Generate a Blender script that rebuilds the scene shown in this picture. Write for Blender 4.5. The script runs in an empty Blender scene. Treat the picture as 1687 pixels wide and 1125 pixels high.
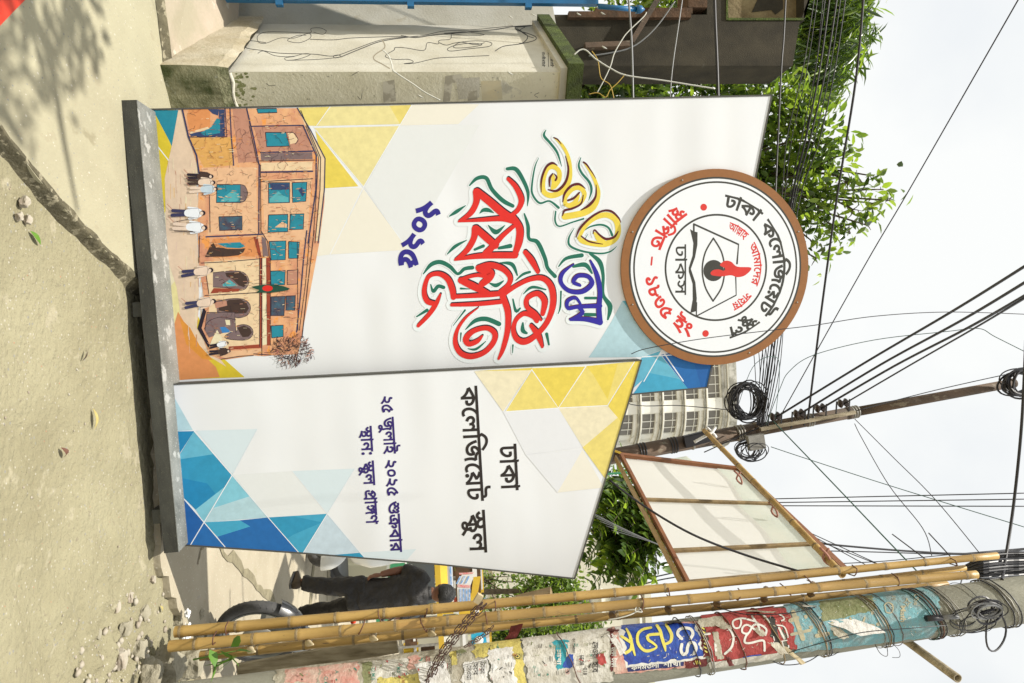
import bpy, bmesh, math, random
import numpy as np
from mathutils import Vector, Matrix, geometry, noise
R_ = random.Random(7)
scene = bpy.context.scene
C = scene.collection
rad = math.radians
# ------------------------------------------------------------------ camera
F_PX, PITCH, ROLL, CAM_H = 1150.0, math.atan(130/1150), 0.043, 1.6
FWD = Vector((0, math.cos(PITCH), math.sin(PITCH)))
R0 = Vector((1, 0, 0)); U0 = Vector((0, -math.sin(PITCH), math.cos(PITCH)))
RT = R0*math.cos(ROLL)-U0*math.sin(ROLL); UP = R0*math.sin(ROLL)+U0*math.cos(ROLL)
EYE = Vector((0, 0, CAM_H))
cam = bpy.data.cameras.new('camera'); camo = bpy.data.objects.new('camera', cam); C.objects.link(camo)
m = Matrix.Identity(4)
for i in range(3):
    m[i][0] = UP[i]; m[i][1] = -RT[i]; m[i][2] = -FWD[i]; m[i][3] = EYE[i]
camo.matrix_world = m                       # the photographer held the camera turned by a quarter
cam.sensor_width = 36; cam.lens = 36*F_PX/1687; cam.clip_start = 0.05; cam.clip_end = 2000
scene.camera = camo
# ------------------------------------------------------------------ light
SUN_EL = rad(69); SUN_DIR = Vector((-0.74, -0.67, 0)).normalized()*math.cos(SUN_EL)+Vector((0, 0, math.sin(SUN_EL)))
sun = bpy.data.lights.new('sun', 'SUN'); suno = bpy.data.objects.new('sun', sun); C.objects.link(suno)
sun.energy = 4.0; sun.angle = rad(0.6); sun.color = (1, .95, .86)
suno.rotation_euler = SUN_DIR.to_track_quat('Z', 'Y').to_euler(); suno.location = (0, 0, 30)
world = bpy.data.worlds.new('World'); scene.world = world; world.use_nodes = True
nt = world.node_tree; bg = nt.nodes['Background']
sky = nt.nodes.new('ShaderNodeTexSky'); sky.sky_type = 'NISHITA'; sky.sun_disc = False
sky.sun_elevation = SUN_EL; sky.sun_rotation = math.atan2(SUN_DIR.x, SUN_DIR.y); sky.air_density = 1.6; sky.dust_density = 3
tcw = nt.nodes.new('ShaderNodeTexCoord'); nz = nt.nodes.new('ShaderNodeTexNoise'); nz.inputs['Scale'].default_value = 2.3; nz.inputs['Detail'].default_value = 6
rmp = nt.nodes.new('ShaderNodeMapRange'); rmp.inputs[1].default_value = .36; rmp.inputs[2].default_value = .56; rmp.inputs[3].default_value = .80; rmp.inputs[4].default_value = 1.0
mx = nt.nodes.new('ShaderNodeMix'); mx.data_type = 'RGBA'
nt.links.new(tcw.outputs['Generated'], nz.inputs['Vector']); nt.links.new(nz.outputs['Fac'], rmp.inputs[0])
nt.links.new(rmp.outputs[0], mx.inputs[0]); nt.links.new(sky.outputs[0], mx.inputs[6]); mx.inputs[7].default_value = (6.35, 6.45, 6.4, 1)   # thin bright cloud
nt.links.new(mx.outputs[2], bg.inputs['Color']); bg.inputs['Strength'].default_value = 0.1
scene.view_settings.view_transform = 'Standard'; scene.view_settings.look = 'None'
scene.view_settings.exposure = 0.62; scene.view_settings.gamma = 1.0; scene.view_settings.use_curve_mapping = False
scene.cycles.max_bounces = 6; scene.cycles.transparent_max_bounces = 8; scene.cycles.caustics_reflective = False; scene.cycles.caustics_refractive = False

# ------------------------------------------------------------------ helpers
def ray(x, y):
    return (FWD*F_PX+RT*(y-562.5)+UP*(x-843.5)).normalized()
def at(x, y, Y):                            # point of the place seen at photo pixel (x,y), Y metres ahead
    d = ray(x, y); return EYE+d*(Y/d.y)
def gr(x, y, z=0.0):                        # point of the ground
    d = ray(x, y); return EYE+d*((z-CAM_H)/d.z)
def onp(x, y, p0, n):
    d = ray(x, y); return EYE+d*((p0-EYE).dot(n)/d.dot(n))
def lin(c):
    return tuple(((v/255)/12.92 if v/255 <= .04045 else ((v/255+.055)/1.055)**2.4) for v in c)
def V(*a): return Vector(a)
class MB:
    def __init__(s): s.v = []; s.f = []; s.mi = []; s.sm = []
    def face(s, idx, mi=0, smooth=False): s.f.append(tuple(idx)); s.mi.append(mi); s.sm.append(smooth)
    def poly(s, pts, mi=0):
        b = len(s.v); s.v += [tuple(p) for p in pts]; s.face(range(b, b+len(pts)), mi)
    def box(s, c, size, rot=None, mi=0, taper=1.0):
        c = Vector(c); hx, hy, hz = size[0]/2, size[1]/2, size[2]/2
        b = len(s.v)
        for z in (-1, 1):
            t = taper if z > 0 else 1
            for x, y in ((-1, -1), (1, -1), (1, 1), (-1, 1)):
                p = Vector((x*hx*t, y*hy*t, z*hz))
                if rot is not None: p = rot @ p
                s.v.append(tuple(c+p))
        for f in ((3, 2, 1, 0), (4, 5, 6, 7), (0, 1, 5, 4), (1, 2, 6, 5), (2, 3, 7, 6), (3, 0, 4, 7)):
            s.face([b+i for i in f], mi)
    def beam(s, a, b, w, h, up=V(0, 0, 1), mi=0):
        a = Vector(a); b = Vector(b); d = (b-a); L = d.length; d.normalize()
        sd = d.cross(up).normalized(); u = sd.cross(d)
        s.box((a+b)/2, (w, L, h), Matrix((sd, d, u)).transposed(), mi)
    def prism(s, bot, top, mi=0):           # two loops of equal length
        b = len(s.v); n = len(bot); s.v += [tuple(p) for p in bot]+[tuple(p) for p in top]
        for i in range(n): s.face((b+i, b+(i+1) % n, b+n+(i+1) % n, b+n+i), mi)
        for off, lp, flip in ((0, bot, True), (n, top, False)):
            tris = geometry.tessellate_polygon([[Vector(p) for p in lp]])
            for t in tris: s.face([b+off+i for i in t], mi)
    def tube(s, pts, r, n=8, mi=0, caps=True, flat=1.0):
        pts = [Vector(p) for p in pts]; k = len(pts)
        rs = r if isinstance(r, (list, tuple)) else [r]*k
        b = len(s.v); prev = None
        for i, p in enumerate(pts):
            d = (pts[min(i+1, k-1)]-pts[max(i-1, 0)])
            if d.length < 1e-9: d = V(0, 0, 1)
            d.normalize()
            if prev is None: a = d.orthogonal().normalized()
            else:
                a = prev-d*prev.dot(d)
                a = a.normalized() if a.length > 1e-6 else d.orthogonal().normalized()
            prev = a; c = d.cross(a)
            for j in range(n):
                t = 2*math.pi*j/n; s.v.append(tuple(p+(a*math.cos(t)+c*math.sin(t)*flat)*rs[i]))
        for i in range(k-1):
            for j in range(n):
                s.face((b+i*n+j, b+i*n+(j+1) % n, b+(i+1)*n+(j+1) % n, b+(i+1)*n+j), mi, n > 4)
        if caps:
            s.face([b+j for j in range(n)][::-1], mi); s.face([b+(k-1)*n+j for j in range(n)], mi)
    def loft(s, rings, mi=0, caps=True):    # rings: lists of points
        b = len(s.v); n = len(rings[0])
        for r in rings: s.v += [tuple(p) for p in r]
        for i in range(len(rings)-1):
            for j in range(n): s.face((b+i*n+j, b+i*n+(j+1) % n, b+(i+1)*n+(j+1) % n, b+(i+1)*n+j), mi, True)
        if caps:
            s.face([b+j for j in range(n)][::-1], mi, True); s.face([b+(len(rings)-1)*n+j for j in range(n)], mi, True)
    def ell(s, c, r, seg=12, rings=8, rot=None, mi=0):
        c = Vector(c); L = []
        for i in range(rings+1):
            ph = math.pi*i/rings; k = max(math.sin(ph), .02)
            ring = []
            for j in range(seg):
                t = 2*math.pi*j/seg; p = Vector((r[0]*k*math.cos(t), r[1]*k*math.sin(t), -r[2]*math.cos(ph)))
                if rot is not None: p = rot @ p
                ring.append(c+p)
            L.append(ring)
        s.loft(L, mi)
    def lathe(s, prof, c, ax=V(0, 0, 1), seg=24, mi=0):   # prof: (radius, along)
        ax = Vector(ax).normalized(); a = ax.orthogonal().normalized(); d = ax.cross(a); c = Vector(c)
        s.loft([[c+ax*h+(a*math.cos(2*math.pi*j/seg)+d*math.sin(2*math.pi*j/seg))*r for j in range(seg)] for r, h in prof], mi, False)
    def grid(s, P, mi=0, smooth=True):      # P[i][j] points
        b = len(s.v); ni, nj = len(P), len(P[0])
        for row in P: s.v += [tuple(p) for p in row]
        for i in range(ni-1):
            for j in range(nj-1): s.face((b+i*nj+j, b+(i+1)*nj+j, b+(i+1)*nj+j+1, b+i*nj+j+1), mi, smooth)
ORG = {}
def link(name, me, parent=None):
    o = bpy.data.objects.new(name, me); C.objects.link(o)
    if parent is not None: o.parent = parent
    return o
def build(mb, name, mats, parent=None, org=None, mesh_only=False):
    """one mesh object; top-level ones get their origin at org, parts share their thing's origin"""
    if not isinstance(mats, (list, tuple)): mats = [mats]
    if org is None: org = ORG.get(parent.name, V(0, 0, 0)) if parent is not None else V(0, 0, 0)
    org = Vector(org); me = bpy.data.meshes.new(name)
    if len(mb.v):
        arr = np.array(mb.v, dtype=np.float64)-np.array(org)
        me.from_pydata(arr.tolist(), [], mb.f)
        me.polygons.foreach_set('material_index', mb.mi); me.polygons.foreach_set('use_smooth', mb.sm)
    for mm in mats: me.materials.append(mm)
    me.update()
    if mesh_only: return me
    o = link(name, me, parent)
    if parent is None: o.location = org
    ORG[o.name] = org
    return o
def thing(name, label, cat, loc, group=None):
    o = bpy.data.objects.new(name, None); C.objects.link(o); o.location = Vector(loc); o.empty_display_size = .2
    ORG[o.name] = Vector(loc); return tag(o, label, cat, group)
def tag(o, label=None, cat=None, group=None, kind=None):
    if label: o['label'] = label
    if cat: o['category'] = cat
    if group: o['group'] = group
    if kind: o['kind'] = kind
    return o
# ------------------------------------------------------------------ materials
MATS = {}
def mat(name, col, rough=.7, col2=None, scale=8, amt=.5, bump=0, bscale=None, metal=0, spots=None, spot_scale=30, spot_amt=.62, detail=6, stretch=(1, 1, 1), trans=0, spec=.5, lo=.35, hi=.65, coat=0, bdist=.02, stones=None, bdet=8):
    if name in MATS: return MATS[name]
    mt = bpy.data.materials.new(name); mt.use_nodes = True; N = mt.node_tree; L = N.links
    p = N.nodes['Principled BSDF']; p.inputs['Roughness'].default_value = rough; p.inputs['Metallic'].default_value = metal
    p.inputs['Specular IOR Level'].default_value = spec; p.inputs['Coat Weight'].default_value = coat
    tc = N.nodes.new('ShaderNodeTexCoord'); mp = N.nodes.new('ShaderNodeMapping'); mp.inputs['Scale'].default_value = stretch
    L.new(tc.outputs['Object'], mp.inputs['Vector'])
    def noi(sc, det=detail):
        n = N.nodes.new('ShaderNodeTexNoise'); n.inputs['Scale'].default_value = sc; n.inputs['Detail'].default_value = det; n.inputs['Roughness'].default_value = .6
        L.new(mp.outputs[0], n.inputs['Vector']); return n
    def ramp(src, a, b, o0=0, o1=1):
        r = N.nodes.new('ShaderNodeMapRange'); r.inputs[1].default_value = a; r.inputs[2].default_value = b; r.inputs[3].default_value = o0; r.inputs[4].default_value = o1
        L.new(src, r.inputs[0]); return r.outputs[0]
    def mixc(f, a, b):
        q = N.nodes.new('ShaderNodeMix'); q.data_type = 'RGBA'; L.new(f, q.inputs[0])
        for v, i in ((a, 6), (b, 7)):
            if isinstance(v, tuple): q.inputs[i].default_value = (*v[:3], 1)
            else: L.new(v, q.inputs[i])
        return q.outputs[2]
    cur = tuple(col)
    if col2 is not None:
        cur = mixc(ramp(noi(scale).outputs['Fac'], lo, hi, 0, amt), cur, tuple(col2))
    if spots:
        for sc_, thr, cc in (spots if isinstance(spots, list) else [(spot_scale, spot_amt, spots)]):
            cur = mixc(ramp(noi(sc_, 4).outputs['Fac'], thr, thr+.05), cur, tuple(cc))
    for sc_, thr, keep, cc in (stones or []):
        vo = N.nodes.new('ShaderNodeTexVoronoi'); vo.inputs['Scale'].default_value = sc_; L.new(mp.outputs[0], vo.inputs['Vector'])
        sx = N.nodes.new('ShaderNodeSeparateColor'); L.new(vo.outputs['Color'], sx.inputs[0])
        ka = ramp(vo.outputs['Distance'], thr, thr-.08); kb = ramp(sx.outputs[0], keep, keep+.02)
        mu = N.nodes.new('ShaderNodeMath'); mu.operation = 'MULTIPLY'; L.new(ka, mu.inputs[0]); L.new(kb, mu.inputs[1])
        cur = mixc(mu.outputs[0], cur, tuple(cc))
    if isinstance(cur, tuple): p.inputs['Base Color'].default_value = (*cur[:3], 1)
    else: L.new(cur, p.inputs['Base Color'])
    if bump:
        b = N.nodes.new('ShaderNodeBump'); b.inputs['Strength'].default_value = bump; b.inputs['Distance'].default_value = bdist
        L.new(noi(bscale or scale*3, bdet).outputs['Fac'], b.inputs['Height']); L.new(b.outputs[0], p.inputs['Normal'])
    if trans:
        t = N.nodes.new('ShaderNodeBsdfTranslucent'); ms = N.nodes.new('ShaderNodeMixShader'); ms.inputs[0].default_value = trans
        if isinstance(cur, tuple): t.inputs['Color'].default_value = (min(1, cur[0]*1.6), min(1, cur[1]*1.7), cur[2], 1)
        else:
            g = N.nodes.new('ShaderNodeMix'); g.data_type = 'RGBA'; g.blend_type = 'MULTIPLY'; g.inputs[0].default_value = 1; L.new(cur, g.inputs[6]); g.inputs[7].default_value = (1.9, 1.9, 1.0, 1) if name.startswith('leaf') else (1, 1, 1, 1); g.clamp_result = False
            L.new(g.outputs[2], t.inputs['Color'])
        L.new(p.outputs[0], ms.inputs[1]); L.new(t.outputs[0], ms.inputs[2]); L.new(ms.outputs[0], N.nodes['Material Output'].inputs['Surface'])
    MATS[name] = mt; return mt
WL = lin((236, 236, 236))[0]
def ink(c, k=.74):                          # print colour -> surface albedo
    l = lin(c); return tuple(min(.85, v/WL*k*t) for v, t in zip(l, (.985, 1.0, 1.06)))
def pm(name, c, rough=.55, var=.06):        # printed ink, slight mottling
    pale = min(c) > 205; a = ink(c); b = tuple(v*(1-(var*.4 if pale else var*3)) for v in a)
    return mat('print_'+name, a, rough, b, 26, .6, bump=.04, bscale=6, spec=.3)
M = {}
M['concrete_slab'] = mat('concrete_slab', (.375, .35, .24), .85, (.27, .245, .165), 1.5, .75, bump=.4, bscale=60, spots=[(9, .62, (.31, .28, .19)), (140, .66, (.22, .20, .15)), (4, .66, (.25, .225, .145))], bdist=.012, stones=[(80, .26, .90, (.46, .43, .345)), (60, .24, .90, (.24, .235, .20)), (38, .22, .93, (.45, .425, .345)), (44, .20, .95, (.22, .22, .20)), (70, .20, .96, (.33, .24, .17))], stretch=(1, .6, 1))
M['dirt'] = mat('dirt', (.32, .292, .185), .95, (.235, .21, .125), 1.8, .8, bump=1, bscale=26, spots=[(5, .60, (.36, .325, .22)), (30, .64, (.25, .22, .145)), (90, .66, (.17, .145, .09)), (55, .70, (.42, .39, .30))], bdist=.03, stones=[(60, .30, .84, (.42, .39, .31)), (38, .26, .88, (.26, .25, .21)), (110, .25, .9, (.15, .12, .08)), (50, .2, .96, (.40, .17, .10))])
M['wet_dirt'] = mat('wet_dirt', (.065, .058, .035), .8, (.10, .088, .05), 12, .8, bump=.9, bscale=40)
M['road'] = mat('road', (.40, .355, .265), .9, (.30, .26, .185), 1.2, .8, bump=.4, bscale=50, spots=[(6, .62, (.34, .30, .21)), (60, .68, (.27, .24, .18))], bdist=.012, stones=[(60, .30, .86, (.50, .47, .39)), (45, .28, .86, (.42, .30, .23))])
M['rubble'] = mat('rubble', (.34, .31, .23), .95, (.20, .18, .125), 7, .8, bump=.9, bscale=30)
M['pebble'] = mat('pebble', (.40, .37, .30), .8, (.25, .20, .15), 9, .9)
M['plaster'] = mat('plaster', (.62, .60, .52), .85, (.42, .385, .29), 2.0, .7, bump=.2, bscale=60, spots=[(5, .64, (.50, .46, .36)), (14, .70, (.38, .35, .27)), (60, .72, (.20, .18, .14))])
M['plaster_shade_lift'] = mat('plaster_side_lift', (.80, .765, .61), .9, (.62, .58, .42), 3.0, .8, bump=.3, bscale=50, spots=[(4, .64, (.54, .52, .43)), (24, .68, (.24, .235, .18)), (80, .70, (.16, .15, .12))])  # paler copy of the plaster, light put in to lift the shaded face
M['edge_dark'] = mat('edge_dark', (.135, .118, .07), .9, (.065, .057, .033), 9, .9, bump=.8, bscale=45, spots=[(22, .55, (.28, .25, .17)), (60, .64, (.17, .15, .095))])
M['mossy'] = mat('mossy', (.30, .29, .18), .95, (.055, .07, .018), 5, 1, bump=.8, bscale=45, lo=.40, hi=.60, spots=[(18, .66, (.30, .30, .22))])
M['moss'] = mat('moss', (.085, .12, .018), .98, (.035, .045, .012), 9, .9, bump=1, bscale=80, spots=[(40, .64, (.17, .21, .045))])
M['dark_wall_shade'] = mat('dark_wall_shade', (.050, .042, .026), .95, (.018, .015, .009), 3, .9, bump=.25, bscale=90, spots=[(16, .68, (.07, .065, .05)), (50, .72, (.085, .08, .06))])  # brown concrete; the tower's shade is put into this dark colour
M['brown_wall'] = mat('brown_wall', (.12, .062, .030), .95, (.045, .028, .015), 5, .9, bump=.5, bscale=30)
M['cream_wall'] = mat('cream_wall', (.24, .19, .10), .9, (.12, .085, .04), 6, .8, bump=.5, bscale=30)
M['blue_paint'] = mat('blue_paint', (.008, .125, .30), .4, (.012, .09, .21), 6, .7, spots=[(60, .73, (.10, .07, .05))])
M['black_paint'] = mat('black_paint', (.024, .025, .022), .6, (.06, .062, .052), 5, .8, bump=.3, bscale=120, spots=[(12, .66, (.08, .08, .065)), (150, .63, (.17, .165, .11))], stretch=(1, 1, 3))
M['black_top_lit'] = mat('black_top_lit', (.10, .105, .095), .7, (.22, .225, .21), 4, .9, bump=.2, bscale=120, spots=[(9, .6, (.33, .335, .32)), (110, .62, (.42, .42, .39)), (60, .68, (.08, .08, .07))])  # black paint with the sunlit grey of the ledge top put into its colour
M['edge_cloth'] = mat('edge_cloth', (.055, .055, .05), .8, (.09, .09, .08), 8, .7)
M['vinyl'] = mat('vinyl', (.72, .745, .79), .5, (.68, .71, .76), .9, .7, bump=.4, bscale=1.0, bdet=1, spec=.3, stretch=(1, 1, 2.2), bdist=.05, detail=2)
M['bamboo'] = mat('bamboo', (.46, .30, .095), .42, (.27, .165, .05), 3, .85, bump=.15, bscale=70, spots=[(5, .60, (.36, .215, .065)), (16, .67, (.17, .11, .05)), (60, .68, (.15, .10, .05))], stretch=(3, 3, .4))
M['bamboo_node'] = mat('bamboo_node', (.17, .115, .055), .8, (.33, .25, .13), 40, .9, bump=.5)
M['bamboo_dark'] = mat('bamboo_dark', (.15, .085, .028), .6, (.08, .045, .02), 5, .85, bump=.1, bscale=90, stretch=(3, 3, .5))
M['bamboo_grey'] = mat('bamboo_grey', (.44, .38, .27), .8, (.14, .11, .06), 6, .9, bump=.3, bscale=60, stretch=(4, 4, .6))
M['wood_cut'] = mat('wood_cut', (.50, .42, .27), .8, (.36, .29, .17), 14, .8)
M['wood_red'] = mat('wood_red', (.24, .095, .035), .6, (.15, .055, .02), 6, .9, stretch=(1, 1, 1), bump=.1)
M['wood_old'] = mat('wood_old', (.30, .21, .10), .75, (.15, .10, .045), 9, .9, bump=.2)
M['rust'] = mat('rust', (.125, .080, .050), .8, (.055, .042, .030), 3.5, .9, bump=.3, bscale=40, spots=[(6, .62, (.19, .155, .11)), (22, .69, (.18, .085, .035)), (12, .70, (.10, .11, .08))], stretch=(2, 2, .7))
M['rust_chain'] = mat('rust_chain', (.085, .040, .026), .75, (.035, .018, .014), 40, .9)
M['steel'] = mat('steel', (.32, .31, .28), .55, (.17, .16, .14), 9, .8, metal=.4)
M['pole_concrete'] = mat('pole_concrete', (.33, .325, .27), .9, (.19, .19, .15), 2.2, .8, bump=.35, bscale=40, spots=[(30, .68, (.13, .125, .09)), (5, .66, (.42, .42, .36))], stretch=(2, 2, .6))
M['pole_paper'] = mat('pole_paper', (.58, .56, .48), .85, (.36, .34, .26), 5, .85, bump=.45, bscale=22, spots=[(13, .64, (.24, .22, .15)), (38, .68, (.12, .11, .08)), (6, .66, (.64, .64, .58))])
M['cable'] = mat('cable', (.012, .011, .014), .45)
M['cable_grey'] = mat('cable_grey', (.16, .165, .17), .4)
M['cable_white'] = mat('cable_white', (.55, .55, .50), .5)
M['cable_green'] = mat('cable_green', (.03, .09, .07), .5)
M['cable_yellow'] = mat('cable_yellow', (.50, .33, .05), .5)
M['wire_brown'] = mat('wire_brown', (.11, .045, .026), .6)
M['insulator'] = mat('insulator', (.035, .022, .018), .3)
M['rubber'] = mat('rubber', (.060, .060, .062), .75, (.10, .10, .098), 12, .8, bump=.1)
M['alloy'] = mat('alloy', (.17, .18, .18), .45, metal=.6)
M['chrome'] = mat('chrome', (.6, .6, .6), .18, metal=1)
M['bike_black'] = mat('bike_black', (.012, .012, .014), .25, coat=.5)
M['concrete_edge'] = mat('concrete_edge', (.30, .27, .19), .9, (.2, .18, .12), 12, .8, bump=.7)
M['red_lens'] = mat('red_lens', (.6, .05, .01), .3)
M['white_car'] = mat('white_car', (.62, .63, .60), .25, coat=.6)
M['cream_car'] = mat('cream_car', (.50, .49, .36), .3, coat=.4)
M['dark_glass'] = mat('dark_glass', (.04, .05, .055), .08, spec=.8)
M['lamp_glass'] = mat('lamp_glass', (.55, .56, .55), .1, spec=.9)
M['yellow_paint'] = mat('yellow_paint', (.62, .42, .03), .4, (.50, .30, .02), 4, .6)
M['green_paint'] = mat('green_paint', (.03, .22, .10), .4)
M['skin'] = mat('skin', (.20, .085, .045), .55, (.15, .062, .032), 9, .7)
M['hair'] = mat('hair', (.005, .0045, .004), .45, bump=.6, bscale=90)
M['shirt'] = mat('shirt', (.020, .017, .0155), .6, (.012, .011, .010), 5, .8, bump=1, bscale=9, bdist=.03)
M['trouser'] = mat('trouser', (.009, .008, .008), .6, (.015, .014, .014), 6, .8, bump=1, bscale=8, bdist=.03)
M['shoe'] = mat('shoe', (.055, .036, .018), .7, (.035, .024, .012), 14, .8)
M['bark'] = mat('bark', (.10, .08, .05), .9, (.05, .04, .025), 8, .9, bump=.6)
M['leaf_bright'] = mat('leaf_bright', (.21, .29, .045), .30, (.09, .16, .025), 3, .9, trans=.50, lo=.4, hi=.6)
M['leaf_mid'] = mat('leaf_mid', (.095, .155, .030), .28, (.045, .085, .02), 3, .9, trans=.42, lo=.4, hi=.6)
M['leaf_dark'] = mat('leaf_dark', (.055, .095, .028), .25, (.030, .055, .018), 2.5, .9, trans=.32, lo=.4, hi=.6)
M['leaf_far'] = mat('leaf_far', (.19, .27, .05), .6, (.09, .15, .035), 2, .95, trans=.45, lo=.4, hi=.6)
M['leaf_dry'] = mat('leaf_dry', (.40, .34, .12), .7, (.27, .20, .07), 20, .8)
M['bld_white'] = mat('bld_white', (.80, .79, .73), .85, (.66, .65, .58), .6, .8, spots=[(1.2, .64, (.46, .45, .39))])
M['bld_stain'] = mat('bld_stain', (.50, .49, .44), .9, (.22, .215, .18), .9, .9, lo=.42, hi=.58, bump=.1)
M['bld_glass'] = mat('bld_glass', (.20, .185, .155), .35, (.14, .13, .115), .4, .9)
M['bld_cream'] = mat('bld_cream', (.62, .60, .50), .85, (.50, .48, .39), .4, .7)
M['white_paper'] = mat('white_paper', (.78, .78, .77), .8, (.66, .66, .64), 20, .7, bump=.5)
M['plastic_film'] = mat('plastic_film', (.93, .93, .91), .5, (.88, .885, .86), 1.2, .7, trans=.68)
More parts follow.
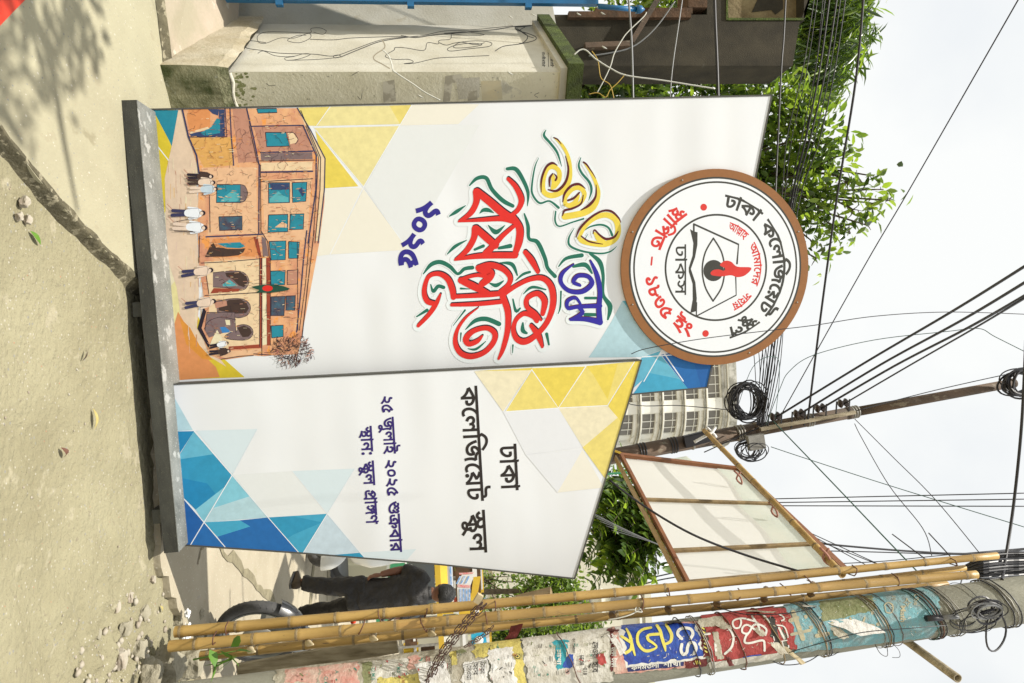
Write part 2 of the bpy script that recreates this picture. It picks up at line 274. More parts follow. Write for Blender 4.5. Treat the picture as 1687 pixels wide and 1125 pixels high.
GL={6:'123,314 186,276c 299,171c 392,51c 424,-8 359,-41 318,22c 237,123c 140,209c 73,250;78,486 78,527c 115,588c 179,622c 219,622 259,622c 323,588c 360,527c 360,486 360,445c 323,383c 259,349c 219,349 179,349c 115,383c 78,444c;147,486 147,452c 188,414c 219,414 251,414c 291,453c 291,486 291,520c 251,557c 219,557 188,557c 147,518c',9:'898,622 898,551 798,551 798,0 721,0 692,59c 606,148c 557,180 582,246 620,224c 702,148c 724,109 723,124c 722,150c 721,178c 721,194 721,551 -10,551 -10,622;376,91 308,91c 184,155c 75,308c 29,442 102,466 138,362c 217,229c 315,167c 378,167 433,167c 500,202c 530,262c 530,300 530,358c 467,430c 420,430 387,430c 353,401c 353,372 353,365c 357,341c 361,331 285,316 278,337c 271,372c 271,388 271,425c 312,475c 377,500c 413,500 472,500c 558,447c 606,355c 606,294 606,240c 556,147c 454,91c;344,465 339,497c 290,546c 243,556 267,601 312,589 369,567c 419,511c 423,468;1168,622 1168,551 1063,551 1063,0 986,0 986,479 969,518c 926,551c 897,551 887,551 887,622 897,622 925,622c 974,591c 990,559 989,564c 986,600c 986,613 986,688 1039,688 1062,622',10:'358,622 357,663c 320,699c 278,699 206,699 140,699c 69,717c 44,736 17,756c -10,819c -10,859 -10,872c -7,898c -5,912 69,907 67,895c 65,877c 65,869 65,847c 74,813c 84,802 98,786c 151,771c 200,771 257,771 310,771c 372,755c 394,734 411,718c 429,663c 430,622;242,500 321,500c 418,447c 464,366c 464,325 464,243c 349,147c 236,141 246,152 291,139c 391,91c 493,28c 540,-10 494,-63 432,-17c 329,50c 229,100c 117,138c 46,154 61,223 96,213c 161,204c 207,204 278,204c 355,238c 385,292c 385,320 385,373c 307,430c 247,430 211,430c 167,416c 148,389c 148,370 148,362c 152,345c 154,338 81,323 76,338c 70,371c 70,384 70,421c 114,473c 191,500c;175,465 170,497c 120,546c 73,556 97,601 143,589 199,567c 250,511c 254,468;540,622 540,551 -10,551 -10,622',18:'509,629 586,629c 671,551c 671,483 671,435c 622,359c 536,303c 480,282 449,354 516,376c 591,435c 591,482 591,519c 549,558c 509,558 473,558c 409,534c 359,497c 331,456c 331,439 331,423c 351,400c 386,395 365,321 308,332c 251,388c 251,431 251,465c 292,534c 364,593c 457,629c;681,225 681,142c 558,42c 453,42 383,42c 257,92c 150,202c 61,380c 28,507 103,529 143,386c 242,204c 371,118c 455,118 518,118c 600,171c 600,228 600,267c 549,321c 509,338 589,373 633,349c 681,273c',20:'817,622 817,551 492,551 492,489 492,473 492,0 415,0 386,59c 282,163c 149,234c 76,243 37,339 134,395c 328,483c 437,517 415,475 415,551 -10,551 -10,622;415,467 436,438 385,424c 276,378c 173,328c 130,304 186,293c 305,231c 404,142c 428,90 420,88 418,111c 415,157c 415,189;761,288 761,255c 735,196c 675,158c 625,158 609,158c 580,160c 566,163 572,235 578,234c 595,233c 606,233 654,233c 683,270c 683,296 683,349c 580,424c 479,438 482,513 559,505c 685,444c 761,349c',21:'706,622 706,551 601,551 601,0 524,0 496,41c 424,117c 336,181c 230,227c 166,238 142,331 190,296 283,280c 412,215c 499,135c 526,97 525,120c 524,166c 524,193 524,688 577,688 600,622;450,470 450,412c 387,331c 278,284c 209,276 162,285 142,331 223,337c 326,372c 375,429c 375,466 375,497c 347,547c 316,571 371,625 405,594c 450,515c;182,430 121,430c 49,493c 49,548 49,571c 62,613c 71,628 147,607 140,597c 130,568c 130,552 130,526c 159,501c 182,501 202,501c 246,517c 293,565c 316,612 371,625 373,575 353,531c 297,466c 226,430c',27:'401,63 342,63c 234,105c 139,198c 60,353c 29,465 105,485 139,362c 223,209c 333,139c 404,139 478,139c 554,203c 554,268 554,299c 538,343c 530,358 590,358 562,329c 501,283c 432,257c 391,257 352,257c 292,287c 258,344c 258,384 258,428c 320,519c 394,553 374,552c 323,551c 298,551 -10,551 -10,622 927,622 927,551 614,551 590,551c 552,553c 535,554 451,516c 365,454c 335,403c 335,380 335,352c 367,328c 387,328 425,328c 485,363c 523,396 609,365 618,345c 630,286c 630,254 630,204c 585,117c 484,63c;801,205 801,156c 817,66c 836,10 761,-7 743,51c 723,162c 723,222 723,275c 742,359c 755,388 679,389c 572,426c 500,495c 475,543 551,559 567,530c 616,485c 694,459c 751,459 765,459c 791,461c 806,462 845,392 821,347c 801,261c',413:'741,622 741,551 636,551 636,212 559,212 559,365 565,334 543,366c 494,404c 465,404 450,404c 419,393c 398,363c 398,332 398,321c 399,304c 400,296 335,292 329,352c 256,419c 210,419 170,419c 128,382c 128,352 128,313c 181,273c 225,256 198,182 155,196c 86,241c 46,309c 46,358 46,396c 87,456c 158,491c 201,491 261,491c 337,452c 370,408 354,408 364,441c 421,476c 452,476 488,476c 540,448c 571,422 562,407 561,427c 559,470c 559,492 559,551 -10,551 -10,622;286,198 327,198c 396,165c 415,134 426,157c 463,178c 488,178 518,178c 570,149c 598,124 560,139 559,150c 559,175c 559,194 559,238 636,238 636,-43 559,-43 559,134 592,48 567,76c 524,110c 500,110 479,110c 451,85c 451,56 451,49c 452,31c 453,24 392,21 385,73c 332,130c 293,130 263,130c 233,100c 233,79 233,51c 272,16c 317,-1 288,-69 228,-47c 155,24c 155,82 155,132c 229,198c',30:'577,622 577,551 172,551 172,205 172,161c 182,125c 189,117 207,96c 244,96 283,96c 353,134c 379,162 408,193c 439,263c 439,299 439,331c 407,364c 370,364 358,364c 330,360c 317,357 306,428 325,433c 366,439c 389,439 426,439c 484,411c 517,351c 517,303 517,244c 459,133c 415,95 378,63c 291,24c 239,24 202,24c 149,46c 132,63 116,82c 95,136c 95,191 95,551 -10,551 -10,622;395,622 394,663c 357,699c 315,699 221,699 156,699c 85,717c 60,736 33,756c 6,819c 6,859 6,872c 9,897c 11,912 85,907 83,896c 81,879c 81,869 81,847c 90,813c 100,802 114,786c 167,771c 216,771 294,771 347,771c 409,755c 431,734 448,718c 466,663c 467,622',33:'577,622 577,551 172,551 172,205 172,161c 182,125c 189,117 207,96c 244,96 283,96c 353,134c 379,162 408,193c 439,263c 439,299 439,331c 407,364c 370,364 358,364c 330,360c 317,357 306,428 325,433c 366,439c 389,439 426,439c 484,411c 517,351c 517,303 517,244c 459,133c 415,95 378,63c 291,24c 239,24 202,24c 149,46c 132,63 116,82c 95,136c 95,191 95,551 -10,551 -10,622',34:'630,622 630,551 525,551 525,0 448,0 448,425 468,363 422,430c 340,515c 262,556c 222,556 191,556c 146,532c 122,491c 122,463 122,431c 153,387c 220,361c 275,355 269,272 203,278c 100,323c 40,404c 40,462 40,516c 88,591c 166,629c 211,629 263,629c 348,593c 428,524c 470,473 454,477 451,494c 448,551c 448,576 448,688 501,688 524,622',35:'407,50 325,50c 183,131c 70,313c 29,466 105,486 140,362c 223,202c 332,126c 405,126 452,126c 516,149c 555,191c 573,246c 573,278 573,320c 541,389c 483,429c 444,429 404,429c 369,395c 369,367 369,357c 373,335c 378,321 301,306 295,325c 288,361c 288,380 288,419c 327,472c 396,500c 440,500 502,500c 596,443c 650,341c 650,274 650,211c 597,110c 489,50c;717,622 717,551 -10,551 -10,622',37:'613,622 613,551 159,551 159,253 145,273 185,318c 287,396c 407,461c 475,486 540,422 521,387c 498,321c 487,249c 487,205 487,156c 503,66c 522,10 447,-7 429,51c 409,162c 409,222 409,263c 421,335c 442,392c 453,410 465,405 408,382c 300,316c 196,230c 141,175 82,215 82,551 -10,551 -10,622',39:'614,622 614,551 509,551 509,0 432,0 432,243 448,187 415,233c 337,307c 255,351c 216,351 179,351c 128,312c 128,274 128,244c 170,201c 214,184 176,113 115,138c 46,223c 46,277 46,326c 93,391c 166,423c 204,423 256,423c 342,387c 417,325c 451,284 437,280 434,303c 432,348c 432,371 432,551 -10,551 -10,622',40:'726,622 726,551 621,551 621,0 544,0 544,396 566,332 525,392c 457,477c 396,531c 334,556c 298,556 258,556c 193,526c 139,476c 116,447 108,445 124,455c 155,465c 174,465 232,465c 286,402c 286,356 286,345c 284,325c 282,320 265,326 277,339c 299,363c 324,387c 337,400 461,516 510,463 226,195 167,250 249,328 213,285 183,262 198,279c 219,318c 219,343 219,368c 189,398c 160,398 144,398c 114,390c 98,380 22,452 62,505c 146,584c 238,629c 291,629 347,629c 437,587c 521,504c 567,441 549,446 546,470c 544,526c 544,558 544,688 597,688 620,622',42:'606,622 606,551 501,551 501,0 424,0 394,60c 289,161c 153,231c 76,243 37,339 133,397c 338,491c 447,524 424,482 424,551 -10,551 -10,622;424,474 445,446 369,421c 201,348c 130,304 184,292c 306,234c 410,146c 438,88 429,88 427,111c 424,157c 424,189',43:'422,43 357,43c 243,85c 144,183c 62,345c 29,465 105,485 141,353c 232,192c 347,119c 420,119 473,119c 548,157c 588,224c 588,267 588,297c 576,345c 555,384c 542,398 590,476 628,421c 664,317c 664,266 664,203c 608,102c 501,43c;384,284 321,284c 249,347c 249,402 249,425c 263,470c 271,486 351,462 344,452c 332,422c 332,406 332,379c 362,355c 386,355 407,355c 449,371c 498,418c 527,466 590,476 582,422 555,377c 496,316c 427,284c;731,622 731,551 -10,551 -10,622',44:'632,622 632,551 527,551 527,0 450,0 450,135 468,82 433,135c 362,225c 283,281c 236,281 199,281c 148,243c 148,205 148,172c 196,127c 243,111 218,34 164,53c 97,107c 66,172c 66,208 66,256c 113,320c 186,353c 223,353 283,353c 374,309c 443,235c 471,189 454,186 452,209c 450,256c 450,281 450,551 -10,551 -10,622;299,323 299,317c 298,305c 297,299 221,322 219,380c 183,450c 105,487c 38,494 51,566 97,553 145,549c 220,518c 272,462c 299,379c',46:'606,622 606,551 501,551 501,0 424,0 394,60c 289,161c 153,231c 76,243 37,339 133,397c 338,491c 447,524 424,482 424,551 -10,551 -10,622;424,474 445,446 369,421c 201,348c 130,304 184,292c 306,234c 410,146c 438,88 429,88 427,111c 424,157c 424,189;185,-6 160,-6c 125,26c 125,52 125,78c 160,112c 185,112 210,112c 245,78c 245,52 245,26c 210,-6c',47:'741,622 741,551 636,551 636,0 559,0 559,335 565,309 543,341c 494,379c 465,379 450,379c 419,368c 398,338c 398,307 398,296c 399,279c 400,271 335,266 331,307c 295,364c 243,394c 213,394 186,394c 148,373c 128,338c 128,316 128,276c 187,220c 241,201 214,127 166,142c 90,194c 46,270c 46,320 46,365c 90,430c 164,466c 208,466 261,466c 337,427c 369,384 354,383 364,416c 421,451c 452,451 488,451c 540,423c 571,397 562,382 561,403c 559,445c 559,467 559,551 -10,551 -10,622',431:'500,310 430,310c 337,373c 312,437 324,439 317,407c 286,343c 235,300c 197,300 168,300c 117,321c 66,372c 37,417 98,453 127,404c 164,376c 186,376 210,376c 247,408c 269,484c 271,551 340,551 348,514c 374,449c 413,399c 466,371c 501,371 536,371c 573,408c 573,442 573,480c 532,549c 503,575 583,591 599,577c 630,532c 650,475c 650,442 650,375c 570,310c;823,622 823,551 -10,551 -10,622;546,352 546,318 544,323 607,314c 714,268c 780,191c 780,136 780,88c 718,20c 656,20 643,20c 616,23c 604,25 608,95 613,94c 628,93c 637,93 678,93c 703,123c 703,143 703,182c 624,243c 545,256 546,263 546,-43 469,-43 439,1c 353,64c 248,103c 191,109 154,199 234,239c 406,307c 489,323 469,286 469,342;469,285 493,256 429,240c 289,185c 233,159 227,172 307,160c 430,92c 473,50 472,67c 469,111c 469,125',48:'687,622 687,551 582,551 582,0 505,0 505,512 510,532 507,549c 505,585c 505,607 505,688 558,688 582,622;361,629 400,629c 466,599c 518,545c 534,509 530,404 499,476c 415,556c 363,556 324,556c 276,513c 276,471 276,431c 341,380c 413,377 406,300 340,304c 255,350c 215,425c 215,474 215,527c 257,596c 324,629c;77,629 119,629c 194,595c 242,521c 242,461 242,420c 202,346c 119,300c 54,300 48,377 99,378c 157,405c 181,447c 181,468 181,509c 129,556c 76,556 58,556c 23,551c -1,545 -9,620 16,625c 55,629c',50:'692,622 692,551 587,551 587,0 510,0 510,353 533,290 502,331c 457,375c 436,375 422,375c 398,359c 368,314c 343,268 316,219c 272,156c 223,127c 188,127 161,127c 112,149c 63,200c 35,244 96,281 123,233c 159,203c 180,203 197,203c 228,224c 265,276c 289,321 312,354 338,408c 386,449c 415,449 448,449c 501,412c 536,374 516,373 512,396c 510,437c 510,458 510,551 -10,551 -10,622;271,271 261,339c 240,419c 214,441 189,464c 103,487c 38,495 53,571 107,551 164,542c 240,514c 287,469c 311,403c 315,356',307:'224,87 188,87c 124,133c 94,181 152,218 172,187c 201,163c 220,163 240,163c 270,188c 295,219 310,239c 320,273c 320,289 320,331c 292,393c 240,427c 204,427 173,427c 142,400c 142,377 142,366c 148,344c 152,333 80,316 70,337c 63,375c 63,389 63,427c 103,474c 167,496c 202,496 260,496c 344,446c 389,349c 389,280 389,269c 388,248c 387,240 339,268 365,309c 438,374c 540,422c 609,436 662,379 637,336c 609,241c 609,192 609,146c 628,57c 644,10 569,-7 552,46c 531,151c 531,206 531,245c 552,329c 572,368 599,362 562,356c 485,323c 410,261c 374,209 343,164c 299,110c 255,87c;70,601 116,589 172,567c 223,511c 227,468 148,465 143,497c 93,546c 46,556;482,431 415,431c 320,507c 292,574 374,588 387,548c 423,508c 463,494c 481,494 517,494c 549,527c 549,549 549,566c 532,591c 521,597 608,606 616,594c 624,565c 624,548 624,508c 586,457c 521,431c;736,622 736,551 592,551 581,551 357,551 345,551 -10,551 -10,622',51:'242,500 321,500c 418,447c 464,366c 464,325 464,243c 349,147c 236,141 246,152 291,139c 391,91c 493,28c 540,-10 494,-63 432,-17c 329,50c 229,100c 117,138c 46,154 61,223 96,213c 161,204c 207,204 278,204c 355,238c 385,292c 385,320 385,373c 307,430c 247,430 211,430c 167,416c 148,389c 148,370 148,362c 152,345c 154,338 81,323 76,338c 70,371c 70,384 70,421c 114,473c 191,500c;175,465 170,497c 120,546c 73,556 97,601 143,589 199,567c 250,511c 254,468;540,622 540,551 -10,551 -10,622',437:'500,305 430,305c 337,373c 312,437 324,439 317,407c 286,343c 235,300c 197,300 168,300c 117,321c 66,372c 37,417 98,453 127,404c 164,376c 186,376 210,376c 247,408c 269,484c 271,551 340,551 348,514c 374,449c 413,399c 466,371c 501,371 536,371c 573,408c 573,442 573,480c 532,549c 503,575 583,591 599,577c 630,532c 650,475c 650,442 650,372c 570,305c;731,622 731,551 -10,551 -10,622;455,319 509,319c 585,291c 631,246c 652,194c 652,169 652,135c 627,83c 578,46c 510,23c 466,18 469,43 507,34c 585,4c 664,-35c 703,-60 667,-117 619,-85c 527,-38c 434,-4c 336,21c 282,30 295,100 328,90c 388,81c 425,81 507,81c 575,128c 575,168 575,210c 514,255c 464,255 421,255c 385,226c 385,200 385,192c 389,175c 391,169 318,154 314,168c 307,200c 307,213 307,247c 344,294c 411,319c',54:'276,622 276,551 171,551 171,0 94,0 94,469 82,503c 35,551c -2,551 -10,551 -10,622 5,622 29,622c 81,591c 97,559 96,564c 94,600c 94,613 94,688 148,688 170,622',55:'276,622 276,551 171,551 171,0 94,0 94,551 -10,551 -10,622 82,622 66,641c 33,683c 20,704 54,763c 132,860c 238,917c 313,917 366,917c 463,891c 557,842c 653,773c 705,731 663,677 594,733c 483,807c 382,844c 325,844 270,844c 189,806c 130,738c 106,693 114,678c 142,642c 160,622',57:'-286,-266 -313,-266c -377,-243c -422,-193c -422,-151 -422,-100c -344,-39c -274,-39 -212,-39c -97,-84c 22,-164c 89,-217 44,-271 -23,-215c -133,-141c -231,-103c -279,-103 -315,-103c -351,-131c -351,-153 -351,-181c -312,-204c -286,-204 -249,-204c -204,-173c -180,-127c -172,-78c -172,-59 -172,8 -95,8 -95,-45 -95,-73c -108,-148c -147,-219c -223,-266c',58:'-177,-241 -207,-241c -268,-220c -308,-174c -308,-137 -308,-87c -228,-37c -172,-36 -172,8 -95,8 -95,-56 -128,-102 -135,-101c -154,-100c -165,-100 -199,-100c -235,-120c -235,-140 -235,-159c -203,-179c -179,-179 -137,-179c -69,-139c -38,-102 7,-122c 118,-186c 163,-218 121,-271 84,-243c 8,-197c -22,-183 -42,-201c -90,-227c -145,-241c',61:'356,622 356,551 336,551 305,544c 233,497c 169,422c 128,322c 128,262 128,190c 171,105c 235,69c 267,69 292,69c 326,79c 348,92 383,31 357,11c 295,-5c 264,-5 201,-5c 104,61c 49,180c 49,260 49,342c 111,475c 216,567c 280,588 216,555 198,553c 156,551c 130,551 -10,551 -10,622',70:'636,622 636,551 531,551 531,0 454,0 412,56c 310,141c 176,199c 84,212 48,303 79,324c 147,362c 218,398c 252,414 214,443c 115,488c 48,502 79,570 81,551 -10,551 -10,622;454,551 135,551 114,560 156,550c 241,506c 314,455c 336,432 341,376 305,360c 226,322c 153,284c 125,265 113,280 199,268c 328,212c 428,132c 470,83 457,79 456,100c 454,149c 454,171;180,-6 155,-6c 120,26c 120,52 120,78c 155,112c 180,112 205,112c 240,78c 240,52 240,26c 205,-6c',456:'440,629 480,629c 537,591c 562,542 616,608 677,622 709,597c 757,522c 757,471 757,418c 708,334c 622,272c 566,250 535,323 602,348c 681,415c 681,470 681,495c 659,542c 633,559 682,581 582,459 521,457 512,509c 471,556c 439,556 421,556c 391,541c 374,512c 374,490 374,458c 422,418c 476,416 471,339 416,343c 347,384c 315,451c 315,493 315,540c 350,600c 407,629c;207,629 243,629c 307,598c 348,532c 348,480 348,444c 316,378c 249,337c 196,337 189,414 247,415c 289,461c 289,486 289,519c 246,556c 203,556 185,556c 158,550c 141,545 133,620 154,625c 188,629c;519,32 410,32c 221,118c 75,308c 28,464 102,487 146,353c 264,186c 419,108c 517,108 594,108c 687,161c 687,218 687,259c 635,314c 596,330 677,363 722,338c 768,262c 768,212 768,158c 708,77c 597,32c',75:'290,91 227,91c 128,139c 72,238c 72,313 72,372c 120,477c 221,544c 300,544 381,544c 477,482c 520,381c 520,320 520,261c 471,156c 370,91c;301,473 259,473c 192,435c 153,362c 153,311 153,270c 180,202c 241,162c 291,162 336,162c 403,203c 439,276c 439,324 439,370c 408,437c 347,473c',203:'940,622 940,551 -10,551 -10,622;471,528 509,528c 559,514c 577,500 598,484c 620,435c 620,389 620,379 620,366c 619,338c 617,324 620,306 620,0 543,0 534,45c 488,87c 450,87 416,87c 358,79c 295,70c 252,70 221,70c 149,84c 86,123c 46,199c 46,262 46,284c 52,334c 56,353 133,341 129,325c 124,291c 124,265 124,211c 164,159c 223,144c 251,144 288,144c 346,153c 401,161c 432,161 469,161c 524,136c 543,106 543,382 543,408c 534,435c 524,443 516,450c 491,457c 471,457 441,457c 390,434c 370,417 350,400c 326,359c 326,340 326,325c 344,301c 377,301 391,301c 412,303c 422,305 429,234 419,231c 386,226c 362,226 317,226c 247,276c 247,333 247,366c 282,435c 314,464 345,492c 425,528c;759,425 820,425c 894,356c 894,301 894,270c 869,208c 801,154c 738,135 714,207 763,220c 819,262c 819,293 819,328c 779,356c 753,356 716,356c 649,296c 620,242 577,279 615,354c 704,425c',77:'127,539 127,561c 148,605c 170,631 233,596 221,583c 211,560c 211,549 211,535c 227,517c 272,504c 316,495 420,476c 500,397c 500,335 500,269c 389,175c 289,168 279,168c 259,172c 249,175 289,184 333,169c 423,122c 511,63c 553,28 507,-26 448,23c 347,90c 248,135c 136,169c 65,185 80,256 115,246c 187,233c 241,233 342,233c 421,287c 421,332 421,357c 398,392c 342,417c 290,427 232,439c 160,469c 127,511c',76:'287,0 202,0c 123,73c 123,122 123,161c 173,227c 234,244 263,167 232,160c 205,138c 205,120 205,100c 246,75c 286,75 348,75c 416,135c 416,181 416,211c 392,258c 336,310c 287,344 225,388c 154,448c 125,499c 125,529 125,552c 152,607c 177,631 243,596 229,581c 211,551c 211,536 211,523c 219,499c 245,471c 296,432c 338,403 396,364c 464,298c 493,229c 493,182 493,126c 440,44c 347,0c',78:'553,295 553,223c 512,107c 421,39c 347,39 293,39c 199,76c 120,173c 54,350c 29,490 105,510 135,360c 201,188c 286,115c 342,115 393,115c 451,163c 475,244c 475,295 475,356c 441,452c 383,508c 347,508 321,508c 292,482c 292,458 292,442c 301,410c 311,390 231,369 219,394c 207,445c 207,467 207,509c 248,558c 309,579c 337,579 407,579c 503,502c 553,373c',80:'313,0 237,0c 117,58c 49,169c 49,248 49,328c 138,461c 302,576c 414,629 453,575 443,562c 434,534c 434,519 434,490c 481,455c 518,455 521,455c 529,455c 533,456 566,400 510,369c 432,313c 392,255c 392,221 392,193c 434,144c 492,144 502,144c 521,145c 528,146 561,61 511,32c 384,0c;320,71 352,71c 396,76c 436,85c 460,91 458,89 385,98c 316,170c 316,222 316,261c 351,328c 422,392c 475,426 473,401 438,405c 391,436c 367,482c 367,507 367,518c 371,538c 375,547 384,533 309,496c 195,405c 130,299c 130,238 130,176c 186,102c 273,71c',83:'237,0 198,0c 147,22c 132,38 114,56c 91,110c 91,164 91,481 91,506c 81,534c 52,546c 22,547 31,624 69,623c 120,609c 136,595 153,580c 167,533c 167,501 167,355 198,366c 253,375c 269,375 280,375c 308,372c 318,370 347,363c 386,360c 408,360 446,360c 495,382c 514,418 586,383 573,350c 529,310c 473,292c 442,292 433,292c 410,294c 398,297 418,312 433,292c 448,241c 448,213 448,147c 391,51c 296,0c;238,71 271,71c 320,96c 353,137c 369,187c 369,212 369,249c 340,289c 297,304c 274,304 241,304c 190,292c 167,281 167,168 167,135c 177,100c 184,92 192,84c 215,71c',224:'765,622 765,551 660,551 660,0 583,0 583,396 605,332 564,392c 496,477c 435,531c 373,556c 337,556 297,556c 232,526c 178,476c 155,447 147,445 163,455c 194,465c 213,465 272,465c 325,402c 325,356 325,345c 323,325c 321,320 304,326 316,339c 338,363c 363,387c 376,400 500,516 549,463 265,195 206,250 288,328 252,285 222,262 237,279c 258,318c 258,343 258,368c 228,398c 199,398 183,398c 153,390c 137,380 61,452 101,505c 185,584c 277,629c 330,629 386,629c 475,587c 560,504c 606,441 588,446 585,470c 583,526c 583,558 583,688 636,688 659,622;660,-43 585,-43 575,-13c 544,25c 502,43c 475,43 423,43c 326,26c 269,26 233,26c 155,40c 87,78c 45,152c 45,212 45,228c 49,268c 54,287 131,277 127,265c 123,230c 123,211 123,170c 158,120c 224,98c 269,98 316,98c 408,115c 458,115 496,115c 560,90c 583,61 583,151 660,151',611:'147,414 121,414c 85,446c 85,482 85,520c 121,550c 147,550 173,550c 209,520c 209,482 209,446c 173,414c;147,-14 121,-14c 85,18c 85,54 85,92c 121,122c 147,122 173,122c 209,92c 209,54 209,18c 173,-14c'}
WD={'dhaka':(1906,[(33,0),(54,567),(20,833),(54,1640)]),'coll':(4606,[(20,0),(61,807),(47,1153),(55,1884),(27,2150),(61,3067),(70,3413),(30,4039)]),'school':(1544,[(431,0),(57,813),(47,813)]),'d25':(1184,[(77,0),(80,592)]),'july':(2444,[(27,0),(57,917),(47,917),(54,1648),(10,1914)]),'y2025':(2368,[(77,0),(75,592),(77,1184),(80,1776)]),'fri':(3213,[(456,0),(203,825),(42,1755),(54,2351),(46,2617)]),'sthan':(1885,[(437,0),(54,721),(39,987),(611,1591)]),'prang':(2367,[(224,0),(54,755),(307,1021),(34,1747)]),'estd':(2676,[(437,0),(54,721),(55,987),(40,1253),(35,1969)]),'yr':(2368,[(76,0),(83,592),(78,1184),(80,1776)]),'ing':(968,[(10,0),(6,530)]),'allah':(2685,[(9,0),(413,1158),(54,1889),(51,2155)]),'amader':(3591,[(9,0),(44,1158),(54,1780),(61,2046),(37,2392),(46,2995)]),'sohay':(2104,[(50,0),(51,682),(54,1212),(70,1478)]),'dhakos':(2322,[(33,0),(54,567),(20,833),(50,1640)]),'kadam':(3736,[(20,0),(37,807),(44,1410),(35,2032),(47,2739),(54,3470)]),'shakha':(1905,[(48,0),(54,677),(21,943),(54,1639)]),'taka':(1906,[(30,0),(54,567),(20,833),(54,1640)]),'deoa':(2579,[(61,0),(37,346),(18,949),(70,1687),(54,2313)]),'hobe':(1472,[(51,0),(61,530),(42,876)]),'bhumi':(1609,[(43,0),(58,721),(55,721),(44,987)])}
# ------------------------------------------------------------------ ground
def smooth(pts, n=6):                       # Catmull-Rom through 2d/3d points
    P = [Vector(p) for p in pts]; out = []
    if len(P) < 3:
        return [P[0].lerp(P[-1], i/n) for i in range(n+1)]
    for i in range(len(P)-1):
        p0 = P[max(i-1, 0)]; p1 = P[i]; p2 = P[i+1]; p3 = P[min(i+2, len(P)-1)]
        for k in range(n):
            t = k/n
            out.append(.5*((2*p1)+(p2-p0)*t+(2*p0-5*p1+4*p2-p3)*t*t+(3*p1-p0-3*p2+p3)*t**3))
    out.append(P[-1]); return out
def jag(pts, amp, step, seed=1):            # uneven broken line along ground points
    r = random.Random(seed); out = []
    for a, b in zip(pts[:-1], pts[1:]):
        a = Vector(a); b = Vector(b); n = max(2, int((b-a).length/step)); d = (b-a).normalized(); s = V(-d.y, d.x, 0)
        for i in range(n): out.append(a.lerp(b, i/n)+s*r.uniform(-amp, amp))
    out.append(Vector(pts[-1])); return out
mb = MB(); mb.poly([(-300, -60, -.30), (300, -60, -.30), (300, 700, -.30), (-300, 700, -.30)])
tag(build(mb, 'ground', M['road']), kind='structure')
# the dirt verge: a height field a hand below the slab
def dirt_h(x, y):
    k = max(0, 1-math.hypot(x-1.75, y-3.6)/.95)
    h = -.055+.018*noise.noise(V(x*1.1, y*1.1, 3))+.010*noise.noise(V(x*5, y*5, 1))+.005*noise.noise(V(x*17, y*17, 5))+.10*k*abs(noise.noise(V(x*7, y*7, 9)))+.05*k*noise.noise(V(x*19, y*19, 2))
    return h
mb = MB(); NX, NY = 260, 230
P = [[(x, y, dirt_h(x, y)) for y in [0.2+i*6.2/(NY-1) for i in range(NY)]] for x in [-2.6+i*7.4/(NX-1) for i in range(NX)]]
mb.grid(P); tag(build(mb, 'dirt_ground', M['dirt']), kind='structure')
# the cast slab, broken along its near right edge
edge_px = [(-60, 130), (0, 212), (40, 262), (85, 318), (130, 368), (175, 412), (215, 448), (248, 476), (262, 560), (272, 640)]
edge = jag([gr(x, y, 0) for x, y in edge_px], .012, .035, 4)
mb = MB()
top = edge+[V(edge[-1].x+.1, edge[-1].y+.35, 0), V(-.2, 5.6, 0), V(-6, 5.6, 0), V(-6, .3, 0), V(edge[0].x-.5, .3, 0)]
bot = [V(p.x, p.y, -.2) for p in top]; mb.prism(bot, top)
slab = tag(build(mb, 'concrete_slab', M['concrete_slab']), kind='structure')
# dark groove under the broken edge
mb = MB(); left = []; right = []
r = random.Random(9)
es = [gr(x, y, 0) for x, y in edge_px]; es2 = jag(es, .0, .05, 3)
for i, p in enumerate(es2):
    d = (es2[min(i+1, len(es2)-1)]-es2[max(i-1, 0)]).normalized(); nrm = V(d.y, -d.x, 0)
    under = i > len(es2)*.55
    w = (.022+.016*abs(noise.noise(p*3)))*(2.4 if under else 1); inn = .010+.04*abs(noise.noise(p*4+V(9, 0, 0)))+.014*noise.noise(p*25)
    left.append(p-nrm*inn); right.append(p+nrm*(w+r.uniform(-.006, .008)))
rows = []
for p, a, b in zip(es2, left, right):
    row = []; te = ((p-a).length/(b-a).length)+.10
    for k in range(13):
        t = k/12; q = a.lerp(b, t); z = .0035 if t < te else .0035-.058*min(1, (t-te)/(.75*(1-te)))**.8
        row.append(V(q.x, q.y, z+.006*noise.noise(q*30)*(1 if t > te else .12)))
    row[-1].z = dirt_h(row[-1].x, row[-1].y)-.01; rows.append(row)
mb.grid(rows); tag(build(mb, 'dark_groove', M['edge_dark']), kind='structure')
